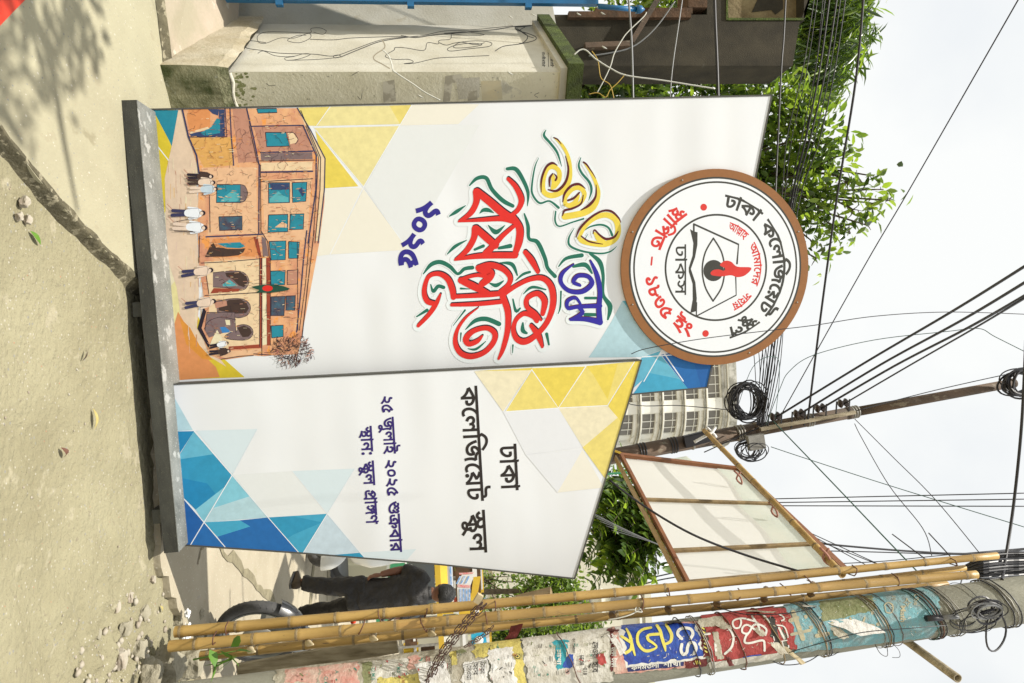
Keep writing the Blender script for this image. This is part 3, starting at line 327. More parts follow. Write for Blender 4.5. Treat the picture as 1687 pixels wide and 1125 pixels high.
# concrete road beyond the board, and towards the street
mb = MB(); rp = [V(-.9, 4.32, 0), V(.5, 4.30, 0), V(1.15, 4.22, 0), V(1.7, 4.55, 0), V(2.25, 4.85, 0), V(3.0, 5.1, 0), V(9, 6.0, 0), V(40, 8, 0), V(40, 160, 0), V(-40, 160, 0), V(-40, 5.8, 0), V(-1.1, 5.8, 0)]
rp2 = jag(rp[:7], .03, .06, 8)+rp[7:]
mb.prism([V(p.x, p.y, -.28) for p in rp2], [V(p.x, p.y, -.012) for p in rp2]); road = tag(build(mb, 'road', M['road']), kind='structure')
def crack(px, w, seed, parent, m='wet_dirt'):
    pts = jag([gr(x, y, 0) for x, y in px], w*.8, w*2.2, seed); mb = MB(); r = random.Random(seed); rows = []
    for i, p in enumerate(pts):
        d = (pts[min(i+1, len(pts)-1)]-pts[max(i-1, 0)]).normalized(); s = V(-d.y, d.x, 0); ww = w*r.uniform(.35, 1.1)
        rows.append([V(p.x, p.y, -.006)-s*ww, V(p.x, p.y, -.004), V(p.x, p.y, -.006)+s*ww])
    mb.grid(rows, smooth=False); build(mb, 'joint_crack', M[m], parent)
M['crack_fill'] = mat('crack_fill', (.25, .22, .14), .95, (.15, .13, .08), 12, .8, bump=.6)
crack([(355, 885), (385, 922), (425, 962), (455, 1000), (470, 1035)], .05, 2, road, 'crack_fill')
crack([(520, 915), (516, 950), (511, 1010)], .09, 3, road, 'crack_fill')
crack([(541, 925), (540, 990)], .03, 5, road, 'crack_fill')
crack([(355, 880), (333, 905), (328, 930)], .010, 6, road, 'crack_fill')
# loose stones, gravel
def stone(mb, c, r, rnd, flat=.6):
    rings = []; n = 6; ph = rnd.random()*6
    rot = Matrix.Rotation(rnd.random()*6.28, 3, 'Z')
    for i, (k, h) in enumerate(((.45, -1), (1, -.3), (.85, .45), (.3, 1))):
        rings.append([Vector(c)+rot @ V(math.cos(ph+6.283*j/n)*r*k*rnd.uniform(.75, 1.2)*1.2, math.sin(ph+6.283*j/n)*r*k*rnd.uniform(.7, 1.2), h*r*flat) for j in range(n)])
    mb.loft(rings)
mb = MB(); rnd = random.Random(11)
for i in range(420):
    x = rnd.uniform(-.9, 2.6); y = rnd.uniform(1.15, 4.3)
    e = gr(248, 476); 
    if x < -0.05+(.0 if y > 2.6 else (2.6-y)*-.35) and y < 3: continue
    s = rnd.choice((.002, .003, .003, .004, .006)); stone(mb, (x, y, dirt_h(x, y)+s*.3), s, rnd)
for i in range(420):                        # rubble belt by the pole
    x = rnd.gauss(1.75, .28); y = rnd.gauss(3.75, .33); s = rnd.choice((.004, .006, .008, .012, .018)); stone(mb, (x, y, dirt_h(x, y)+s*.3), s, rnd)
tag(build(mb, 'gravel', M['pebble']), kind='stuff', label='loose gravel and grit scattered over the dirt')
def rock(px, r, seed, label, m='rubble', group='broken concrete lumps by the pole', z=None):
    rnd = random.Random(seed); p = gr(*px, -.05); mb = MB()
    bm = bmesh.new(); bmesh.ops.create_icosphere(bm, subdivisions=3, radius=1)
    for v in bm.verts:
        q = v.co.copy(); k = 1+.28*noise.noise(q*1.3+V(seed, 0, 0))+.12*noise.noise(q*4+V(seed, 3, 0))+.05*noise.noise(q*11)
        q = Vector([max(-.72, min(.72, c)) for c in q])*k
        v.co = V(q.x*r[0], q.y*r[1], q.z*r[2])
    me = bpy.data.meshes.new('concrete_lump'); bmesh.ops.rotate(bm, verts=bm.verts, matrix=Matrix.Rotation(rnd.uniform(0, 3), 3, 'Z') @ Matrix.Rotation(rnd.uniform(-.3, .3), 3, 'X'))
    bm.to_mesh(me); bm.free(); me.materials.append(M[m])
    o = link('concrete_lump', me); o.location = p+V(0, 0, r[2]*.45 if z is None else z); tag(o, label, 'rubble', group)
rock((262, 1098), (.17, .10, .10), 3, 'large broken concrete lump at the lower right below the bamboo feet')
rock((305, 1085), (.14, .13, .09), 5, 'flat broken slab piece leaning under the bamboo ladder feet')
rock((238, 1112), (.10, .09, .07), 6, 'rough grey lump nearest the camera below the papered pole')
rock((330, 1055), (.09, .07, .05), 8, 'small grey lump just behind the bamboo feet')
rock((290, 1020), (.045, .04, .03), 9, 'fist sized lump left of the bamboo feet beside white paper')
rock((345, 1095), (.09, .08, .07), 12, 'earthy lump between the bamboo feet and the papered pole')
for i, (px, rr) in enumerate((((35, 333), .030), ((28, 357), .022), ((42, 362), .024))):
    rock(px, (rr, rr*.8, rr*.7), 20+i, ('grey pebble nearest the slab edge of three in the lower left', 'middle grey pebble of three in the lower left', 'third grey pebble beside the green leaf')[i], 'pebble', 'pebbles beside the slab edge', rr*.4)
for i, (px_, rr_) in enumerate((((205, 1035), (.07, .05, .02)), ((215, 985), (.05, .035, .015)), ((235, 1010), (.06, .04, .02)), ((190, 1000), (.035, .03, .015)), ((225, 1070), (.08, .06, .03)), ((250, 955), (.03, .025, .015)), ((160, 1045), (.03, .02, .012)), ((318, 985), (.05, .03, .03)), ((322, 1012), (.05, .04, .04)), ((195, 1085), (.06, .05, .03)))):
    rock(px_, rr_, 40+i, ('flat flake of dirt left of the large concrete lump', 'thin pale chip on the dirt left of the bamboo feet', 'curved crust piece between the board and the large lump', 'small crust chip nearest the middle of the dirt', 'broad flat crust beside the large concrete lump', 'tiny pale chip near the right end of the board base', 'lone little chip far left of the rubble', 'small lump right of the white paper scrap', 'round lump against the bamboo feet', 'flat crust piece nearest the camera')[i], ('rubble', 'pebble')[i % 2], 'crust and chips by the rubble', rr_[2]*.5)
# litter
def leaf_mesh(L, W, n=6, curl=.15):
    mb = MB(); rows = []
    for i in range(n+1):
        t = i/n; w = W*math.sin(math.pi*min(1, t*.96+.03))**.8/2
        z = curl*L*math.sin(t*math.pi); rows.append([V(t*L-L/2, -w, z+w*.35), V(t*L-L/2, 0, z), V(t*L-L/2, w, z+w*.35)])
    mb.grid(rows); return mb
def litter(px, L, W, rot, m, name, label, cat='leaf', curl=.12):
    mb = leaf_mesh(L, W, curl=curl); o = build(mb, name, M[m]); p = gr(*px, -.04); o.location = V(p.x, p.y, dirt_h(p.x, p.y)+.012 if px[0] > 0 else 0); o.rotation_euler = (0, 0, rot)
    tag(o, label, cat)
M['leaf_green'] = mat('leaf_green', (.10, .22, .02), .5, (.05, .13, .01), 9, .8)
litter((62, 392), .085, .026, 1.0, 'leaf_green', 'fallen_leaf', 'fresh green leaf lying on the slab edge', curl=.05)
litter((156, 690), .10, .028, .05, 'leaf_dry', 'fallen_leaf', 'pale yellow leaf on the bare dirt in front of the board')
litter((140, 585), .07, .012, -.7, 'shoe', 'dead_twig', 'dark curled dry twig on the dirt', 'twig')
litter((110, 745), .05, .03, .4, 'wire_brown', 'fallen_leaf', 'small brown leaf at the middle of the dirt', curl=.3)
litter((268, 1003), .05, .02, .4, 'leaf_dry', 'fallen_leaf', 'yellow green leaf beside the motorbike wheel')
litter((290, 930), .06, .03, 1.4, 'shoe', 'dead_twig', 'dark scrap lying right of the board base', 'twig', .3)
def crumple(px, r, seed, label, z=.03):
    bm = bmesh.new(); bmesh.ops.create_icosphere(bm, subdivisions=3, radius=r)
    for v in bm.verts:
        q = v.co/r; v.co = v.co*(1+.45*noise.cell(q*2.2+V(seed, 0, 0))-.3+.4*noise.noise(q*3+V(seed, 1, 1))); v.co.z *= .6
    me = bpy.data.meshes.new('crumpled_paper'); bm.to_mesh(me); bm.free(); me.materials.append(M['white_paper'])
    o = link('crumpled_paper', me); p = gr(*px, -.03); o.location = V(p.x, p.y, z); tag(o, label, 'paper', 'white paper scraps near the bamboo feet')
crumple((292, 1012), .028, 1, 'small white paper scrap farther from the bamboo feet'); crumple((282, 1040), .04, 5, 'white crumpled paper touching the bamboo feet', .06); crumple((268, 1052), .036, 9, 'largest bright white paper ball on top of the rubble', .10)
# red plastic sheet at the very edge of the slab view
mb = MB(); q = [gr(-30, -40), gr(-8, 45), gr(18, 18), gr(42, -6), gr(30, -45)]
mb.prism([V(p.x, p.y, .006) for p in q], [V(p.x, p.y, .012) for p in q]); M['red_sheet'] = mat('red_sheet', (.62, .045, .02), .5)
tag(build(mb, 'plastic_sheet', M['red_sheet'], org=q[0]), 'red plastic sheet lying on the slab at its far left edge', 'sheet')

# ------------------------------------------------------------------ banner board
BA = gr(200, 165, 0.0); BB = gr(270, 910, .05)
bx = (BB-BA).normalized(); bn = V(bx.y, -bx.x, 0).normalized()      # bn points to the camera side
bz = bx.cross(bn)*-1 if bx.cross(bn).z < 0 else bx.cross(bn)
bz = bz.normalized()
P_BASE = BA; P_FRONT = BA-bn*.15; P_BACK = BA-bn*.25; P_DISC = P_BACK+bn*.022
board = thing('banner_board', 'tall white event banner board with printed school painting, black base ledge and round emblem', 'banner board', (BA+BB)/2)
def PB(x, y): return onp(x, y, P_BACK, bn)
def PF(x, y): return onp(x, y, P_FRONT, bn)
def PD(x, y): return onp(x, y, P_DISC, bn)
def C1(X, Y): return (180+X/2.296, 150+Y/2.296)
def C2(X, Y): return (620+X/2.557, 180+Y/2.557)
def C4(X, Y): return (240+X/2.96, 580+Y/2.96)
def C5(X, Y): return (680+X/2.96, 580+Y/2.96)
def E3(X, Y): return (1000+X/2.961, 250+Y/2.961)
def E5(X, Y): return (1060+X/3.879, 300+Y/3.879)
def K1(X, Y): return (960+X/2.557, 560+Y/2.557)
def G3(X, Y): return (240+X/4.89, 170+Y/4.89)
def G4(X, Y): return (240+X/4.5, 380+Y/4.5)
def Q1(X, Y): return (680+X/3.309, 260+Y/3.309)
def Q2(X, Y): return (860+X/4.689, 200+Y/4.689)
def dense(pts, n=1):
    return pts
def panel(px, proj, thick, name, mface, medge):
    fr = [proj(*p) for p in px]; bk = [p-bn*thick for p in fr]; mb = MB()
    b = 0; mb.v += [tuple(p) for p in fr]+[tuple(p) for p in bk]; n = len(fr)
    for t in geometry.tessellate_polygon([fr]): mb.face(t, 0); mb.face([n+i for i in t][::-1], 1)
    for i in range(n): mb.face((i, (i+1) % n, n+(i+1) % n, n+i), 1)
    o = build(mb, name, [mface, medge], board)
    # slim dark hem round the face
    mb = MB(); cen = sum(fr, V(0, 0, 0))/n
    for i in range(n):
        a, c = fr[i], fr[(i+1) % n]; d = (c-a).normalized(); ins = d.cross(bn).normalized()
        if ins.dot(cen-a) < 0: ins = -ins
        mb.prism([a+bn*.0005+ins*-.003, c+bn*.0005+ins*-.003, c+bn*.0005+ins*.006, a+bn*.0005+ins*.006], [a+bn*.004+ins*-.003, c+bn*.004+ins*-.003, c+bn*.004+ins*.006, a+bn*.004+ins*.006])
    build(mb, 'hem', medge, o); return o
back_px = [(244, 180), (1271.7, 156.6), (1245, 292), (1212, 440), (1173, 603), (1165.5, 638.5), (1040, 650), (290, 730)]
back_px = back_px[:1]+back_px[1:]
front_px = [(276, 633), (1056.8, 592.8), (1003, 772), (947, 953.3), (720, 929.6), (500, 911.5), (299.5, 898)]
panel_back = panel(back_px, PB, .05, 'back_panel', M['vinyl'], M['edge_cloth'])
panel_front = panel(front_px, PF, .095, 'front_panel', M['vinyl'], M['edge_cloth'])
# base ledge
mb = MB(); h = .075; dpt = .33
a, c = BA, BB+bx*.005
f0 = [a, c, c+bz*h, a+bz*h]; mb.prism([p for p in (a, c, c-bn*dpt, a-bn*dpt)], [p+bz*h for p in (a, c, c-bn*dpt, a-bn*dpt)])
build(mb, 'base_ledge', M['black_paint'], board)
mb = MB(); u = [a+bz*(h+.001)+bn*.001, c+bz*(h+.001)+bn*.001, c+bz*(h+.001)-bn*dpt, a+bz*(h+.001)-bn*dpt]
mb.prism(u, [p+bz*.004 for p in u]); build(mb, 'ledge_top', M['black_top_lit'], board)
for t in (.08, .45, .92):
    mb = MB(); p = a.lerp(c, t)-bn*.16; mb.beam(p+bn*.12+V(0, 0, -.03), p-bn*.12+V(0, 0, -.03), .08, .06+abs(p.z)*0); build(mb, 'packing_block', M['black_paint'], board)
# struts behind, so the board stands
for t in (.15, .6):
    p = a.lerp(c, t)-bn*.33; mb = MB(); mb.beam(p+bz*2.2, p-bn*.62+V(0, 0, .0), .04, .04); mb.beam(p+bz*.05, p+bz*2.6, .04, .04, up=bn); build(mb, 'rear_strut', M['bamboo_grey'], board)

# ---- printed artwork: thin films a fraction of a millimetre apart
def n_small(W): return max(W) < 1.4
class Print:
    def __init__(s, proj, off0): s.mb = MB(); s.mats = []; s.proj = proj; s.off = off0; s.step = 8e-6
    def mi(s, m):
        if m not in s.mats: s.mats.append(m)
        return s.mats.index(m)
    def pt(s, x, y, o): return s.proj(x, y)+bn*o
    def poly(s, pts, m):
        s.off += s.step; mi = s.mi(m); P = [s.pt(x, y, s.off) for x, y in pts]; b = len(s.mb.v); s.mb.v += [tuple(p) for p in P]
        for t in geometry.tessellate_polygon([P]): s.mb.face([b+i for i in t], mi)
    def line(s, pts, w, m, smoothn=0, taper=False, close=False):
        if close: pts = list(pts)+[pts[0]]
        W = list(w) if isinstance(w, (list, tuple)) else [w]*len(pts)
        if len(W) != len(pts): W = [W[min(len(W)-1, int(i/(len(pts)-1)*(len(W)-1)+.5))] for i in range(len(pts))]
        if smoothn and len(pts) > 2:
            q = smooth([(p[0], p[1], ww) for p, ww in zip(pts, W)], smoothn); pts = [(p.x, p.y) for p in q]; W = [abs(p.z) for p in q]
        s.off += s.step*(.4 if n_small(W) else 1); mi = s.mi(m); n = len(pts); b = len(s.mb.v)
        for i in range(n):
            x0, y0 = pts[max(i-1, 0)]; x1, y1 = pts[min(i+1, n-1)]; dx, dy = x1-x0, y1-y0; l = math.hypot(dx, dy) or 1
            nx, ny = -dy/l, dx/l; o = s.off+i*5e-8; ww = W[i]/2
            s.mb.v.append(tuple(s.pt(pts[i][0]+nx*ww, pts[i][1]+ny*ww, o))); s.mb.v.append(tuple(s.pt(pts[i][0]-nx*ww, pts[i][1]-ny*ww, o)))
        for i in range(n-1): s.mb.face((b+2*i, b+2*i+1, b+2*i+3, b+2*i+2), mi)
        if not close:
            for e, sg in ((0, -1), (n-1, 1)):
                if W[e] < 1.2: continue
                x, y = pts[e]; x0, y0 = pts[e-sg]; ang = math.atan2(y-y0, x-x0); k = len(s.mb.v); o = s.off+4e-6
                rr = W[e]/2; q = [(x+rr*math.cos(ang+t), y+rr*math.sin(ang+t)) for t in (-1.57, -1, -.5, 0, .5, 1, 1.57)]
                s.mb.v += [tuple(s.pt(px, py, o)) for px, py in q]; s.mb.face(range(k, k+7), mi)
    def dot(s, x, y, rx, ry, m, n=24):
        s.poly([(x+rx*math.cos(6.2832*i/n), y+ry*math.sin(6.2832*i/n)) for i in range(n)], m)
    def mesh2(s, verts, tris, f, m):        # verts already 2d text units, f -> pixel
        s.off += s.step; mi = s.mi(m); b = len(s.mb.v)
        s.mb.v += [tuple(s.pt(*f(x, y), s.off)) for x, y in verts]
        for t in tris: s.mb.face([b+i for i in t], mi)
    def done(s, name, parent): return build(s.mb, name, s.mats, parent)
def tri_part(proj, off, pts, m, parent):
    q = Print(proj, off); q.poly(pts, m); return build(q.mb, 'printed_triangle', q.mats, parent)
# ---- Bengali letter shapes
_TC = {}
def glyph_mesh(gid, bold=0, sub=0):
    key = (gid, bold, sub)
    if key in _TC: return _TC[key]
    conts = []
    for cs in GL[gid].split(';'):
        if not cs.strip(): continue
        c = []
        for tk in cs.split():
            off = tk.endswith('c'); x, y = tk.rstrip('c').split(','); c.append((float(x), float(y), not off))
        e = []; mlen = len(c)
        for i in range(mlen):
            e.append(c[i]); nx = c[(i+1) % mlen]
            if not c[i][2] and not nx[2]: e.append(((c[i][0]+nx[0])/2, (c[i][1]+nx[1])/2, True))
        while not e[0][2]: e = e[1:]+e[:1]
        pts = []
        for i, p in enumerate(e):
            if p[2]:
                if sub and pts:
                    q = pts[-1]; L = math.hypot(p[0]-q[0], p[1]-q[1]); k = int(L/sub)
                    for j in range(1, k+1): pts.append((q[0]+(p[0]-q[0])*j/(k+1), q[1]+(p[1]-q[1])*j/(k+1)))
                pts.append(p[:2])
            else:
                a = e[i-1]; b = e[(i+1) % len(e)]
                for t in (.25, .5, .75): pts.append(tuple((1-t)**2*a[q]+2*t*(1-t)*p[q]+t*t*b[q] for q in (0, 1)))
        if bold:
            P = [p for i, p in enumerate(pts) if math.dist(p, pts[i-1]) > .5]; n = len(P); Q = []
            for i in range(n):
                ax, ay = P[i][0]-P[i-1][0], P[i][1]-P[i-1][1]; cx_, cy_ = P[(i+1) % n][0]-P[i][0], P[(i+1) % n][1]-P[i][1]
                la = math.hypot(ax, ay); lc = math.hypot(cx_, cy_); nx = -ay/la-cy_/lc; ny = ax/la+cx_/lc; l = math.hypot(nx, ny) or 1
                k = bold*1000/max(.6, l/2); Q.append((P[i][0]+nx/l*k, P[i][1]+ny/l*k))
            pts = Q
        conts.append(pts)
    vs = []; ed = []
    for pts in conts:
        b0 = len(vs); vs += [Vector(p) for p in pts]; ed += [(b0+i, b0+(i+1) % len(pts)) for i in range(len(pts))]
    if not vs: _TC[key] = []; return []
    ov, oe, of, _, _, _ = geometry.delaunay_2d_cdt(vs, ed, [], 0, 1e-3)
    fs = []
    for t in of:
        cx_ = sum(ov[i][0] for i in t)/3; cy_ = sum(ov[i][1] for i in t)/3; wn = 0
        for pts in conts:
            for i in range(len(pts)):
                x0, y0 = pts[i-1]; x1, y1 = pts[i]
                if (y0 <= cy_) != (y1 <= cy_) and x0+(cy_-y0)/(y1-y0)*(x1-x0) > cx_: wn += 1 if y1 > y0 else -1
        if wn: fs.append(tuple(t))
    _TC[key] = [([(v[0]/1000, v[1]/1000) for v in ov], fs)]; return _TC[key]
def latin_mesh(text, bold=0):
    key = ('L', text, bold)
    if key in _TC: return _TC[key]
    cu = bpy.data.curves.new('lettering', 'FONT'); cu.body = text; cu.offset = bold; cu.resolution_u = 3
    ob = bpy.data.objects.new('lettering', cu); C.objects.link(ob); bpy.context.view_layer.update()
    me = bpy.data.meshes.new_from_object(ob.evaluated_get(bpy.context.evaluated_depsgraph_get()))
    vs = [(v.co.x, v.co.y) for v in me.vertices]; fs = [tuple(p.vertices) for p in me.polygons]
    bpy.data.objects.remove(ob); bpy.data.curves.remove(cu); bpy.data.meshes.remove(me)
    _TC[key] = (vs, fs); return vs, fs
def word(pr, key, f, m, bold=0, sub=0):     # f maps (u 0..1 along the word, h in em) to a pixel
    w, gl = WD[key]
    for g, x in gl:
        for vs, fs in glyph_mesh(g, bold, sub): pr.mesh2([((vx*1000+x)/w, vy) for vx, vy in vs], fs, f, m)
def straight(x_matra, y0, x_base, y1, slope, xm1=None):
    """word from y0 to y1; x_matra at y0; the head line is at .635 em, the foot at 0"""
    def f(u, h):
        y = y0+u*(y1-y0); xm = x_matra+slope*(y-y0); xb = x_base+slope*(y-y0); return (xb+(xm-xb)*h/.635, y-.046*(xm-xb)*h/.635)
    return f
# ------------------------------------------------------------------ artwork on the front panel
INK = {k: pm(k, c) for k, c in dict(
 blue1=(34, 138, 186), blue2=(104, 184, 208), blue3=(50, 152, 190), deep=(36, 108, 176), deep2=(32, 98, 168), cy_lt=(135, 203, 220), cy_pale=(184, 217, 225), cy_mid=(70, 168, 202),
 grey_bl=(200, 218, 228), pale_bl=(214, 228, 232), vpale=(228, 231, 229), white=(238, 242, 248), ylw=(234, 212, 92), ylw2=(236, 218, 124), ylw3=(238, 226, 160), ylw_d=(226, 202, 56), pale_y=(238, 229, 196), vpale_y=(236, 232, 216), pale_g=(229, 231, 233),
 black=(44, 38, 34), navy=(52, 36, 112), navy2=(48, 40, 140), red=(226, 44, 36), shade=(40, 30, 44), green=(30, 112, 90), halo=(233, 240, 240), calY=(236, 212, 78), maroon=(92, 26, 32), calB=(48, 40, 160), brown=(152, 102, 58), grey_ink=(66, 66, 60), redink=(222, 60, 52),
 teal=(36, 140, 160), teal2=(90, 178, 184), dkblue=(52, 70, 110), orange=(226, 150, 92), peach=(236, 190, 148), peach2=(240, 212, 170), pinkbr=(196, 142, 118), ochre=(226, 172, 96), inkline=(52, 40, 52), navyl=(58, 58, 92), arch=(70, 52, 46), redbr=(158, 70, 48), greybr=(128, 108, 108), flag=(26, 78, 62), orange_d=(214, 104, 36), amber=(224, 150, 60), wash=(232, 206, 176), wash2=(226, 196, 176), cream=(240, 228, 190), skinp=(238, 214, 190), bluecar=(60, 130, 190), bush=(92, 58, 52)).items()}
INK['wall_paint'] = mat('print_wall', ink((236, 182, 132)), .55, ink((208, 142, 112)), 7, .95, spots=[(11, .60, ink((240, 160, 84))), (17, .66, ink((196, 128, 110)))], bump=.04, spec=.3, stretch=(1, 1, 1.6))
INK['ground_wash'] = mat('print_wash', ink((238, 214, 178)), .55, ink((222, 178, 148)), 9, .9, spots=[(8, .64, ink((236, 190, 120)))], spec=.3, stretch=(.5, .5, 4))
INK['orange_wash'] = mat('print_orange', ink((214, 108, 40)), .55, ink((232, 172, 90)), 4, .95, spec=.3)
INK['teal_paint'] = mat('print_teal', ink((40, 150, 165)), .5, ink((120, 200, 190)), 20, .9, spots=[(30, .60, ink((50, 84, 110)))], spec=.3)
INK['dark_paint'] = mat('print_dark', ink((74, 66, 82)), .5, ink((60, 110, 130)), 18, .8, spec=.3)
for k in ('blue1', 'blue3', 'deep', 'deep2', 'cy_mid'):
    pass
def L(pts, f): return [f(*p) for p in pts]
pf = Print(PF, .0004)
for pts, m in [
 ([(108, 165), (230, 380), (128, 387)], 'cy_pale'), ([(245, 383), (545, 375), (425, 598)], 'pale_bl'), ([(425, 598), (715, 580), (886, 788), (597, 806)], 'vpale'), ([(715, 580), (1020, 568), (886, 788)], 'pale_bl'),
 ([(130, 387), (236, 385), (148, 522)], 'blue1'), ([(236, 385), (335, 497), (150, 525)], 'blue2'), ([(150, 525), (335, 497), (422, 600), (388, 655), (243, 768), (156, 680)], 'blue3'),
 ([(156, 610), (300, 640), (340, 690), (243, 768), (156, 680)], 'blue1'),
 ([(156, 680), (285, 830), (218, 940), (177, 940)], 'deep2'), ([(243, 768), (388, 655), (285, 830)], 'cy_lt'), ([(422, 600), (597, 806), (285, 830)], 'cy_pale'), ([(422, 600), (510, 702), (330, 760)], 'cy_lt'),
 ([(218, 940), (285, 830), (390, 955), (300, 948)], 'deep'), ([(285, 830), (460, 820), (510, 850), (350, 900)], 'cy_mid'), ([(350, 900), (510, 850), (460, 820), (597, 806), (748, 980), (390, 955)], 'deep'),
 ([(597, 806), (886, 788), (765, 985), (748, 980)], 'cy_mid'), ([(597, 806), (720, 800), (860, 830), (720, 890), (690, 910)], 'blue3'), ([(886, 788), (1042, 975), (880, 992), (765, 985)], 'grey_bl'), ([(880, 992), (1042, 978), (1068, 1002)], 'blue3'), ([(1042, 978), (1320, 960), (1275, 1012), (1068, 1002)], 'pale_bl')]:
    pf.off += 8e-6; tri_part(PF, pf.off, L(pts, C4), INK[m], panel_front)
for pts, w in [([(156, 680), (285, 830), (390, 953)], 1.5), ([(220, 938), (422, 600)], 1.5), ([(422, 600), (545, 376)], .5), ([(236, 385), (422, 600), (597, 806), (748, 979)], 1.3), ([(765, 984), (886, 788)], 1.2), ([(886, 788), (1020, 568)], .5), ([(886, 788), (1066, 1000)], 1.0), ([(715, 580), (886, 788)], .5)]:
    pf.off += 4e-4 if pf.off < 7e-4 else 0; pf.line(L(pts, C4), w, INK['white'])
for pts, m in [
 ([(300, 94), (580, 85), (440, 290)], 'pale_y'), ([(440, 290), (710, 272), (828, 465), (550, 500)], 'pale_g'), ([(582, 88), (582, 77), (845, 68), (710, 272)], 'ylw'), ([(300, 92), (582, 77), (582, 88)], 'ylw'),
 ([(582, 88), (710, 272), (452, 290)], 'ylw2'), ([(845, 68), (1085, 45), (950, 260), (710, 272)], 'ylw2'), ([(845, 68), (1000, 55), (950, 230), (880, 110)], 'ylw'), ([(1085, 45), (1112, 42), (1016, 350), (952, 262)], 'ylw'),
 ([(710, 272), (950, 262), (1000, 320), (830, 465)], 'pale_y'), ([(1000, 318), (1018, 345), (940, 620), (828, 465)], 'ylw2'), ([(828, 475), (932, 660), (705, 685)], 'vpale_y'), ([(550, 500), (828, 475), (705, 685)], 'pale_g')]:
    pf.off += 8e-6; tri_part(PF, pf.off, L(pts, C5), INK[m], panel_front)
for pts, w in [([(845, 68), (710, 272), (582, 88)], 1.5), ([(452, 290), (582, 82)], 1.0), ([(452, 290), (710, 272), (950, 260), (1082, 45)], 1.2), ([(582, 76), (845, 68)], 1.2)]:
    pf.line(L(pts, C5), w, INK['white'])
pf.done('printed_white_lines', panel_front)['kind'] = 'stuff'
pt = Print(PF, .0009)
B = INK['black']
word(pt, 'coll', straight(786, 637.5, 759, 825, .059), B, .019)
word(pt, 'school', straight(798.5, 842, 771, 910, .059), B, .019)
word(pt, 'dhaka', straight(850.5, 733, 823, 807.5, .05), B, .019)
pt.done('school_name_lettering', panel_front)
pt = Print(PF, .0010); B = INK['navy']
def dl(k, y0, y1, head=True): word(pt, k, straight(646+.063*(y0-652)+(0 if head else 0), y0, 628+.063*(y0-652), y1, .063), B, .026)
dl('d25', 652, 680); dl('july', 688, 747); dl('y2025', 757, 817); dl('fri', 826, 909)
dl2 = lambda k, y0, y1: word(pt, k, straight(612+.063*(y0-703), y0, 594+.063*(y0-703), y1, .063), B, .026)
dl2('sthan', 703, 751); dl2('school', 760, 799); dl2('prang', 807, 863)
pt.done('date_and_venue_lettering', panel_front)

# ------------------------------------------------------------------ artwork on the back panel
pb = Print(PB, .0004)
for f, pts, m in [
 (C1, [(715, 63), (835, 59), (788, 132), (745, 130)], 'ylw2'), (C1, [(835, 59), (1060, 55), (1100, 125), (788, 132)], 'ylw3'), (C1, [(1060, 55), (1145, 52), (1100, 125)], 'ylw2'), (C1, [(1145, 52), (1300, 48), (1400, 50), (1320, 125), (1100, 130)], 'vpale_y'),
 (C1, [(775, 140), (1098, 132), (962, 362)], 'ylw3'), (C1, [(780, 150), (942, 360), (808, 368), (800, 250)], 'ylw'), (C1, [(808, 370), (962, 365), (835, 618), (740, 630)], 'vpale_y'), (C1, [(962, 370), (1130, 600), (835, 618)], 'vpale_y'), (C1, [(1098, 132), (1400, 128), (1200, 480), (1130, 600), (965, 362)], 'vpale'),
 (C1, [(149, 72), (245, 70), (300, 260), (330, 500), (300, 800), (240, 930), (225, 900)], 'ylw_d'),
 (C1, [(166, 72), (262, 72), (245, 230), (228, 190)], 'teal'),
 (C1, [(235, 1092), (225, 900), (236, 900), (290, 760), (360, 900), (420, 1000), (512, 1082)], 'ylw_d'),
 (C1, [(215, 700), (300, 640), (300, 790), (232, 935)], 'ylw3'), (C1, [(190, 515), (240, 380), (310, 640), (215, 760)], 'cream'),
 (E3, [(75, 727), (20, 830), (-60, 960), (-90, 1003), (10, 1003), (170, 1001), (270, 965), (130, 800), (128, 790)], 'cy_pale'), (E3, [(75, 727), (108, 727), (130, 797)], 'blue2'), (E3, [(128, 790), (200, 820), (330, 925), (268, 968)], 'cy_lt'),
 (E3, [(170, 1003), (268, 968), (200, 1090), (120, 1160), (110, 1110)], 'blue2'), (K1, [(325, 65), (445, 207), (232, 226), (213, 227)], 'cy_mid'), (K1, [(240, 100), (330, 65), (410, 165), (240, 130)], 'blue2'), (K1, [(330, 62), (560, 20), (545, 112), (528, 203), (446, 209)], 'deep'), (K1, [(470, 100), (560, 60), (527, 203), (500, 205)], 'deep2')]:
    pb.off += 8e-6; tri_part(PB, pb.off, L(pts, f), INK[m], panel_back)
for f, pts, w in [(C1, [(775, 135), (1100, 128), (1145, 52)], 1.4), (C1, [(1098, 130), (962, 362), (835, 618)], 1.2), (C1, [(780, 145), (962, 362), (1130, 600)], 1.0), (C1, [(785, 130), (835, 60)], 1.2), (C1, [(160, 180), (235, 275)], 1.6), (E3, [(170, 1001), (330, 990)], 1.6), (E3, [(268, 966), (180, 1120)], 1.5), (E3, [(268, 968), (372, 1118)], 1.8)]:
    pb.line(L(pts, f), w, INK['white'])
pb.done('printed_white_lines', panel_back)['kind'] = 'stuff'
